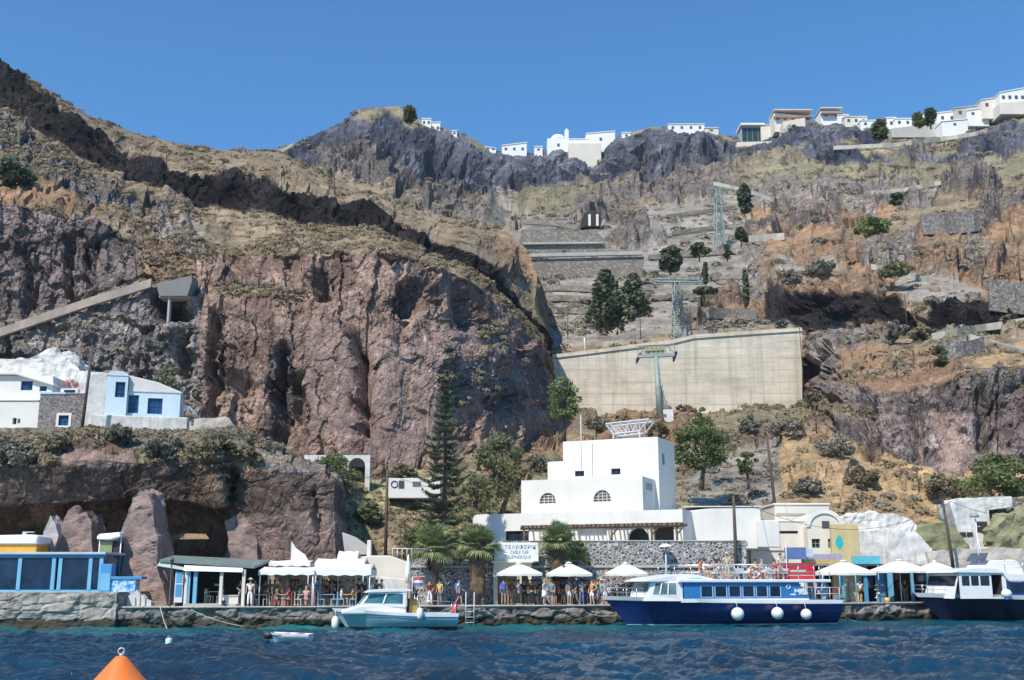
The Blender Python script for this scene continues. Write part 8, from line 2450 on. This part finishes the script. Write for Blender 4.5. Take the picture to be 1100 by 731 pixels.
def template(kind):
    J = pose_joints(kind); T = {}
    names = ['pel', 'spine', 'chest', 'neck', 'skull', 'crown']
    E = [('pel', 'spine'), ('spine', 'chest'), ('chest', 'neck'), ('neck', 'skull'), ('skull', 'crown')]
    for n in 'lr':
        names += ['hip' + n, 'kne' + n, 'ank' + n, 'toe' + n, 'sho' + n, 'elb' + n, 'wri' + n]
        E += [('pel', 'hip' + n), ('hip' + n, 'kne' + n), ('kne' + n, 'ank' + n), ('ank' + n, 'toe' + n), ('chest', 'sho' + n), ('sho' + n, 'elb' + n), ('elb' + n, 'wri' + n)]
    ix = {n: i for i, n in enumerate(names)}
    rad = lambda n: SKINR.get(n, SKINR.get(n[:3]))
    body = skin_mesh('person', [J[n] for n in names], [(ix[a], ix[b]) for a, b in E], [rad(n) for n in names])
    # hands: palm with four unequal bent fingers and a thumb; a nose and ears on the head
    bm = bmesh.new(); bm.from_mesh(body)
    tb = MB()
    for n, s in (('l', -1), ('r', 1)):
        w_ = Vector(J['wri' + n]); e = Vector(J['elb' + n]); d = (w_ - e).normalized(); side = Vector((0, -1, 0)); side = (side - d * side.dot(d)).normalized(); nrm = d.cross(side) * -s
        tb.tube([w_ - d * .02, w_ + d * .04, w_ + d * .085], [.028, .036, .033], 6)
        for q in range(4):
            o_ = w_ + d * .08 + side * (.026 - .0175 * q); L_ = (.068, .078, .072, .056)[q]; c_ = nrm * .016
            tb.tube([o_, o_ + d * L_ * .5, o_ + d * L_ * .9 + c_], [.0095, .009, .007], 5)
        o_ = w_ + d * .03 + side * .03; tb.tube([o_, o_ + d * .03 + side * .025, o_ + d * .06 + side * .028], [.012, .011, .008], 5)
    sk = Vector(J['skull'])
    tb.tube([sk + Vector((0, -.088, .035)), sk + Vector((0, -.112, -.005)), sk + Vector((0, -.095, -.015))], [.008, .016, .012], 5)
    for s in (-1, 1): tb.ball(sk + Vector((s * .083, .01, 0)), .028, 6, sq=(.4, .8, 1.1))
    k0 = len(bm.verts); vs = [bm.verts.new(v) for v in tb.v]
    for f_ in tb.f:
        try: bm.faces.new([vs[i] for i in f_])
        except ValueError: pass
    bm.to_mesh(body); bm.free()
    for p in body.polygons: p.use_smooth = True
    T['body'] = body
    mid = lambda a, b, k: tuple(Vector(J[a]).lerp(Vector(J[b]), k))
    # shirt with short sleeves
    V = [mid('pel', 'spine', .15), J['spine'], J['chest'], mid('chest', 'neck', .62)] + [J['shol'], mid('shol', 'elbl', .62), J['shor'], mid('shor', 'elbr', .62)]
    T['shirt'] = skin_mesh('shirt', V, [(0, 1), (1, 2), (2, 3), (2, 4), (4, 5), (2, 6), (6, 7)], [(.155, .118), (.138, .105), (.165, .118), (.075, .07), .074, .066, .074, .066])
    V = [mid('pel', 'spine', .3), J['pel'], J['hipl'], mid('hipl', 'knel', .8), J['hipr'], mid('hipr', 'kner', .8)]
    T['shorts'] = skin_mesh('shorts', V, [(0, 1), (1, 2), (2, 3), (1, 4), (4, 5)], [(.135, .105), (.152, .115), .102, .088, .102, .088], 1)
    V = [mid('pel', 'spine', .3), J['pel'], J['hipl'], J['knel'], mid('knel', 'ankl', .92), J['hipr'], J['kner'], mid('kner', 'ankr', .92)]
    T['trousers'] = skin_mesh('trousers', V, [(0, 1), (1, 2), (2, 3), (3, 4), (1, 5), (5, 6), (6, 7)], [(.135, .105), (.152, .115), .10, .076, .062, .10, .076, .062], 1)
    # dress
    c = Vector(J['pel'])
    if kind != 'sit':
        mb = MB().lathe([(.25, .56 - c.z), (.22, .75 - c.z), (.165, 1.05 - c.z)], c, 16, squash=(1, .8)); T['skirt'] = mb
    # hair: a cap, and a longer version
    mb = MB(); hz = sk + Vector((0, .012, .022)); mb.lathe([(.098, -.02), (.104, .03), (.088, .075), (.05, .102), (1e-4, .11)], hz, 12, squash=(.92, 1.05)); T['hair'] = mb
    ml = MB(); ml.lathe([(.098, -.01), (.104, .03), (.088, .075), (.05, .102), (1e-4, .11)], hz, 12, squash=(.92, 1.05)); ml.ball(sk + Vector((0, .075, -.07)), .095, 10, sq=(.9, .5, 1.5)); T['long_hair'] = ml
    mh = MB().lathe([(.19, 0), (.20, .015), (.10, .03), (.10, .10), (.06, .12), (1e-4, .125)], sk + Vector((0, 0, .06)), 14); T['hat'] = mh
    ch = Vector(J['chest']); bp = MB().box(-.15, .15, ch.y + .10, ch.y + .27, ch.z - .27, ch.z + .13); T['backpack'] = bp
    for s in (-1, 1): bp.tube([(s * .1, ch.y + .12, ch.z + .12), (s * .11, ch.y - .0, ch.z + .18), (s * .12, ch.y - .125, ch.z + .02), (s * .12, ch.y - .02, ch.z - .2)], .018, 5)
    return T


TPL = {k_: template(k_) for k_ in ('stand', 'walk', 'bent', 'hip', 'sit')}
_shared = {}
SKIN = [mat('sunned skin', (.50, .29, .19), .6, .06, 3), mat('pale skin', (.62, .40, .29), .6, .06, 3), mat('brown skin', (.33, .18, .115), .6, .06, 3)]
CL = {'white': (.78, .78, .77), 'navy': (.03, .04, .11), 'blue': (.05, .14, .50), 'light blue': (.33, .50, .68), 'red': (.48, .05, .05), 'dark red': (.20, .04, .04), 'black': (.02, .02, .022), 'grey': (.28, .28, .29),
      'beige': (.52, .44, .33), 'pink': (.66, .30, .36), 'orange': (.72, .25, .06), 'teal': (.05, .30, .33), 'brown': (.16, .09, .06), 'khaki': (.30, .26, .16), 'yellow': (.70, .52, .10), 'denim': (.10, .16, .28), 'green': (.08, .22, .10)}
HAIR = {'dark': (.02, .015, .012), 'brown': (.09, .05, .03), 'blond': (.42, .30, .14), 'grey': (.35, .34, .33)}


def cloth(c): return mat(c + ' cloth', CL[c], .9, .12, 5)


def worn(par, kind, what, m):
    key = (kind, what); src = TPL[kind][what]
    if key not in _shared:
        if isinstance(src, MB):
            o = src.build(what, m); me = o.data; bpy.data.objects.remove(o, do_unlink=True)
            for p in me.polygons: p.use_smooth = what not in ('backpack',)
        else:
            me = src; me.materials.clear(); me.materials.append(m)
            for p in me.polygons: p.use_smooth = True
        _shared[key] = me
    o = bpy.data.objects.new(what, _shared[key]); COL.objects.link(o); o.parent = par
    o.material_slots[0].link = 'OBJECT'; o.material_slots[0].material = m
    return o


def person(label, px, Y, facing, kind, top, bottom, hair='dark', z=None, extra=(), skin=0, h=1.0, group='people on the quay', legs='shorts', at=None):
    z = ZQ + .035 if z is None else z
    body = TPL[kind]['body']
    if not body.materials: body.materials.append(SKIN[0])
    o = bpy.data.objects.new('person', body); COL.objects.link(o)
    o.material_slots[0].link = 'OBJECT'; o.material_slots[0].material = SKIN[skin]
    o.location = at if at is not None else (Xp(px, Y, z), Y, z); o.rotation_euler = (0, 0, R(facing)); o.scale = (h, h, h)
    tag(o, label, 'person', group)
    worn(o, kind, 'shirt', cloth(top))
    worn(o, kind, legs, cloth(bottom))
    if 'hat' in extra: worn(o, kind, 'hat', mat('straw hat', (.55, .45, .28), .9))
    worn(o, kind, 'long_hair' if 'long' in extra else 'hair', mat(hair + ' hair', HAIR[hair], .7))
    if 'pack' in extra: worn(o, kind, 'backpack', cloth([q for q in extra if q not in ('hat', 'long', 'pack')][0]))
    return o


# left: shop and canopies
person('person in a dark top leaning at the right post of the shop', 257.5, 73.6, 40, 'bent', 'navy', 'denim', 'dark', legs='trousers')
person('person in all white with a pale hat at the right end of the shop', 268, 72.9, 10, 'stand', 'white', 'white', 'dark', extra=('hat',), legs='trousers', h=1.03)
person('person in beige top beside the leftmost restaurant table', 273, 75.3, -60, 'hip', 'beige', 'brown', 'brown', extra=('long',))
person('person in brown shirt under the left edge of canopy', 284, 75.8, 30, 'stand', 'brown', 'khaki', 'dark')
person('person in bright orange shirt and blue shorts under left canopy', 300, 75.2, 150, 'hip', 'orange', 'blue', 'brown')
person('person in pink top right of the orange shirted person', 307.5, 75.6, 60, 'stand', 'pink', 'white', 'blond', extra=('long',), skin=1)
person('person in dark red shirt before the dark doorway under canopy', 314, 75.9, -40, 'bent', 'dark red', 'black', 'dark')
person('person in white shirt sitting left of the pink sitter', 321.5, 74.9, 80, 'sit', 'white', 'beige', 'dark')
person('person in pink shirt sitting at the table under canopy', 328.5, 74.1, 170, 'sit', 'pink', 'pink', 'blond', extra=('long',), skin=1)
person('person in white top standing behind the pink sitter', 334, 75.9, 20, 'hip', 'white', 'khaki', 'brown', skin=1)
person('person in strong blue shirt standing between the two canopies', 340, 75.1, 160, 'stand', 'blue', 'denim', 'dark', h=1.04)
person('person in dark red top right of the blue shirted person', 350, 76.2, 20, 'bent', 'dark red', 'navy', 'dark', extra=('long',))
person('person in black shirt sitting at the blue table', 359, 75.2, -100, 'sit', 'black', 'grey', 'dark')
person('person in grey shirt standing near the blue tables', 367, 76.2, 0, 'stand', 'grey', 'beige', 'grey', legs='trousers')
person('person in beige shirt beside the grey shirted person', 373, 76.0, -30, 'hip', 'beige', 'grey', 'brown')
person('person in black top at the right end of the canopy', 385, 75.4, 60, 'stand', 'black', 'black', 'dark', legs='trousers', h=1.03)
person('person in white shirt left of the teal boat windscreen', 397.5, 75.6, -20, 'stand', 'white', 'denim', 'dark')
person('person in brown top behind the roof of teal boat', 404, 76.0, 30, 'bent', 'brown', 'beige', 'brown', extra=('long',))
person('person in dark grey top rightmost behind teal boat roof', 409.5, 75.8, -60, 'hip', 'grey', 'black', 'dark')
for lab, px, Y, fc, kd, tp, bt, hr, ex in (
        ('person in yellow top behind the leftmost restaurant table', 278.5, 76.8, 10, 'stand', 'yellow', 'denim', 'dark', ()), ('person in white shirt close behind the brown shirted person', 289, 77.2, -20, 'hip', 'white', 'black', 'grey', ()),
        ('person in light blue shirt between brown and orange shirts', 294, 76.5, 30, 'stand', 'light blue', 'khaki', 'blond', ()), ('person in green shirt sitting left of the reddish table', 297, 74.3, 90, 'sit', 'green', 'black', 'dark', ()),
        ('person in red shirt sitting right of the reddish table', 310, 74.4, -90, 'sit', 'red', 'denim', 'brown', ()), ('person in grey top in front of the dark doorway', 317.5, 77.0, 0, 'stand', 'grey', 'navy', 'dark', ('long',)),
        ('person in khaki shirt behind the white shirted sitter', 325, 77.2, -10, 'bent', 'khaki', 'beige', 'dark', ()), ('person in teal top at the gap of the two canopies', 345.5, 77.0, 20, 'hip', 'teal', 'white', 'brown', ('long',)),
        ('person in pink top at the second dark doorway', 356, 77.4, 0, 'stand', 'pink', 'grey', 'dark', ('long',)), ('person in white shirt sitting at the table nearest teal boat', 366.5, 74.6, 90, 'sit', 'white', 'navy', 'dark', ()),
        ('person in orange shirt sitting at the last blue table', 379, 74.7, -90, 'sit', 'orange', 'black', 'brown', ()), ('person in white dress top at the back of right canopy', 379.5, 77.2, 10, 'stand', 'white', 'white', 'brown', ('long',)),
        ('person in navy shirt just right of the last canopy post', 391.5, 76.8, 20, 'stand', 'navy', 'khaki', 'dark', ()), ('person in yellow shirt behind the leftmost palm trunk', 472, 77.6, -30, 'stand', 'yellow', 'denim', 'dark', ())):
    person(lab, px, Y, fc, kd, tp, bt, hr, extra=ex)
# middle
person('person in dark red top and white trousers under leftmost palm', 461, 76.4, 30, 'hip', 'dark red', 'white', 'dark', legs='trousers')
person('person in white shirt and navy shorts striding left of the white ladder', 493, 76.2, 80, 'walk', 'white', 'navy', 'dark', extra=('pack', 'blue'), h=1.03)
person('person with a blue backpack before the ticket entrance', 541, 76.3, 165, 'stand', 'red', 'grey', 'dark', extra=('pack', 'blue'), h=1.03)
person('person in brown shirt right of the blue backpack', 547, 77.6, 40, 'hip', 'brown', 'beige', 'dark')
person('person in light blue shirt and dark trousers at the ticket entrance', 557, 76.5, -80, 'bent', 'light blue', 'black', 'brown', legs='trousers')
person('person all in black beside the light blue shirted person', 563, 76.8, 20, 'stand', 'black', 'black', 'dark', legs='trousers', h=1.02)
person('person in dark red shirt left of two under the gap between parasols', 571, 76.7, 10, 'stand', 'dark red', 'black', 'dark', legs='trousers')
person('person in brown top with long hair touching the dark red shirt', 575, 77.3, -30, 'hip', 'brown', 'navy', 'dark', extra=('long',))
person('person in light blue top and white skirt between two parasols', 585, 76.4, 60, 'bent', 'light blue', 'white', 'blond', extra=('long',), legs='skirt', skin=1)
person('person in teal top under the left side of middle parasol', 592.5, 76.9, -20, 'stand', 'teal', 'denim', 'brown')
person('person in red top close behind the iron lamp', 600, 77.6, 100, 'stand', 'red', 'black', 'dark', legs='trousers')
person('person in black shirt right beside the iron lamp', 605.5, 77.7, 180, 'hip', 'black', 'teal', 'dark', h=1.05)
person('person in grey top and white shorts right of the iron lamp', 611.5, 76.6, 30, 'stand', 'grey', 'white', 'brown')
person('person in khaki shirt under the right side of middle parasol', 618, 76.9, -60, 'walk', 'khaki', 'grey', 'dark', extra=('pack', 'black'))
person('person in white top facing the water right of khaki shirt', 625, 76.9, 0, 'bent', 'white', 'denim', 'dark', legs='trousers')
person('person in dark red top with navy trousers right of middle parasol', 630, 77.2, 20, 'stand', 'dark red', 'navy', 'brown', legs='trousers')
person('person in orange top and white shorts near the boat bow', 636, 76.8, -40, 'hip', 'orange', 'white', 'blond', extra=('long',), skin=1)
person('person in teal shirt close to the bow of excursion boat', 642.5, 77.2, 60, 'stand', 'teal', 'light blue', 'dark')
person('person in light blue shirt left of two under the right parasol', 650, 77.6, 20, 'stand', 'light blue', 'white', 'grey')
person('person in blue shirt right of two by the excursion boat bow', 654.5, 77.8, -30, 'bent', 'blue', 'navy', 'dark')
person('person in dark brown top left of two behind the boat foredeck', 676, 78.6, 20, 'stand', 'brown', 'khaki', 'dark')
person('person in grey top right of two behind the boat foredeck', 682, 78.8, -20, 'hip', 'grey', 'brown', 'dark', extra=('long',))
for lab, px, Y, fc, kd, tp, bt, hr, ex in (
        ('person in yellow top behind the dark red pair at the parasol gap', 567.5, 78.0, 0, 'stand', 'yellow', 'navy', 'dark', ()), ('person in grey shirt with black pack between the parasols', 580, 77.8, 170, 'stand', 'grey', 'denim', 'brown', ('pack', 'black')),
        ('person in pink top behind the teal topped person', 596, 78.2, 20, 'stand', 'pink', 'black', 'dark', ('long',)), ('person in blue shirt behind the khaki shirted walker', 621.5, 78.2, -10, 'stand', 'blue', 'grey', 'dark', ()),
        ('person in black top behind the orange topped person', 639, 78.2, 10, 'stand', 'black', 'khaki', 'brown', ()), ('person in white hat and beige shirt left of the bow', 646.5, 78.2, 0, 'stand', 'beige', 'navy', 'grey', ('hat',)),
        ('person in green shirt between ticket entrance and black clothed person', 552, 78.0, 30, 'stand', 'green', 'beige', 'dark', ())):
    person(lab, px, Y, fc, kd, tp, bt, hr, extra=ex)
# right stalls
person('person in white shirt standing between the hat racks', 925, 86.8, 10, 'stand', 'white', 'black', 'dark', skin=2)
person('person in black top at the stall left of the dark boat', 973, 87.2, 30, 'hip', 'black', 'denim', 'dark', extra=('long',))
person('person in beige shirt walking past the left stall post', 889, 84.6, 90, 'walk', 'beige', 'khaki', 'brown')
# passengers on the upper deck
def deckp(label, px, y, kind, top, bottom, hair, face, extra=(), legs='shorts', skin=0):
    p = Mb @ Vector((lx(px), y, zd + (.02 if kind != 'sit' else .02)))
    person(label, px, 0, face, kind, top, bottom, hair, extra=extra, group='passengers on the upper deck', at=p, legs=legs, skin=skin)


deckp('passenger in white shirt at the front of the upper deck', 752, .9, 'sit', 'white', 'beige', 'dark', 90)
deckp('passenger in orange top at the front of the upper deck', 757, -.5, 'sit', 'orange', 'denim', 'brown', 60, ('long',))
deckp('passenger in light blue shirt seated by the rail', 768, 1.0, 'sit', 'light blue', 'navy', 'dark', 20)
deckp('passenger in navy shirt standing on the upper deck', 774, -.2, 'stand', 'navy', 'red', 'dark', 10)
deckp('passenger in pale beige clothes left of the deck lifebuoy', 782, .3, 'stand', 'beige', 'beige', 'grey', -20, ('hat',), 'trousers')
deckp('passenger in green top right of the deck lifebuoy', 809, .9, 'sit', 'green', 'grey', 'dark', 20)
deckp('passenger in light blue top in the middle of the upper deck', 819, .6, 'sit', 'light blue', 'white', 'blond', 30, ('long',), skin=1)
deckp('passenger in red top near the red locker', 831, .9, 'sit', 'red', 'denim', 'dark', 0)
deckp('passenger in white top touching the red locker', 841, .5, 'bent', 'white', 'khaki', 'brown', 40)
# ------------------------------------------------------------------ light
w = bpy.data.worlds.new('World'); S.world = w; w.use_nodes = True
nt = w.node_tree
sky = nt.nodes.new('ShaderNodeTexSky'); sky.sky_type = 'NISHITA'; sky.sun_disc = False
SUN_EL, SUN_AZ = R(49), R(-147)      # azimuth clockwise from +Y (away from the camera)
sky.sun_elevation = SUN_EL; sky.sun_rotation = SUN_AZ
sky.altitude = 0; sky.air_density = 1.0; sky.dust_density = 0.0; sky.ozone_density = 10.0
tint = nt.nodes.new('ShaderNodeMix'); tint.data_type = 'RGBA'; tint.blend_type = 'MULTIPLY'; tint.inputs[0].default_value = 1.0; tint.inputs[7].default_value = (0.60, 0.90, 0.93, 1)
nt.links.new(sky.outputs[0], tint.inputs[6])
nt.links.new(tint.outputs[2], nt.nodes['Background'].inputs[0])
nt.nodes['Background'].inputs[1].default_value = 0.15
ld = bpy.data.lights.new('sun', 'SUN'); ld.energy = 4.0; ld.angle = R(0.5); ld.color = (1, 0.93, 0.82)
lo = bpy.data.objects.new('sun', ld); COL.objects.link(lo)
dirv = Vector((math.sin(SUN_AZ) * math.cos(SUN_EL), math.cos(SUN_AZ) * math.cos(SUN_EL), math.sin(SUN_EL)))
lo.rotation_euler = dirv.to_track_quat('Z', 'Y').to_euler()
lo.location = dirv * 200
S.view_settings.view_transform = 'Standard'
S.view_settings.look = 'None'
S.view_settings.exposure = 0.38
S.view_settings.gamma = 1.0
S.view_settings.use_curve_mapping = False
S.cycles.max_bounces = 6
S.cycles.diffuse_bounces = 3
S.cycles.glossy_bounces = 3
S.cycles.transmission_bounces = 3
S.cycles.transparent_max_bounces = 6
S.cycles.use_denoising = True

# ------------------------------------------------------------------ sea air
hz = MB(); hz.box(-700, 700, -60, 720, -2.5, 330)
hm = bpy.data.materials.new('sea haze'); hm.use_nodes = True
hn = hm.node_tree; hn.nodes.remove(hn.nodes['Principled BSDF'])
pv = hn.nodes.new('ShaderNodeVolumePrincipled'); pv.inputs['Color'].default_value = (0.80, 0.88, 1.0, 1); pv.inputs['Density'].default_value = 0.00012; pv.inputs['Anisotropy'].default_value = 0.2
hn.links.new(pv.outputs[0], hn.nodes['Material Output'].inputs['Volume'])
o = hz.build('haze', hm); o['kind'] = 'stuff'
S.cycles.volume_bounces = 0
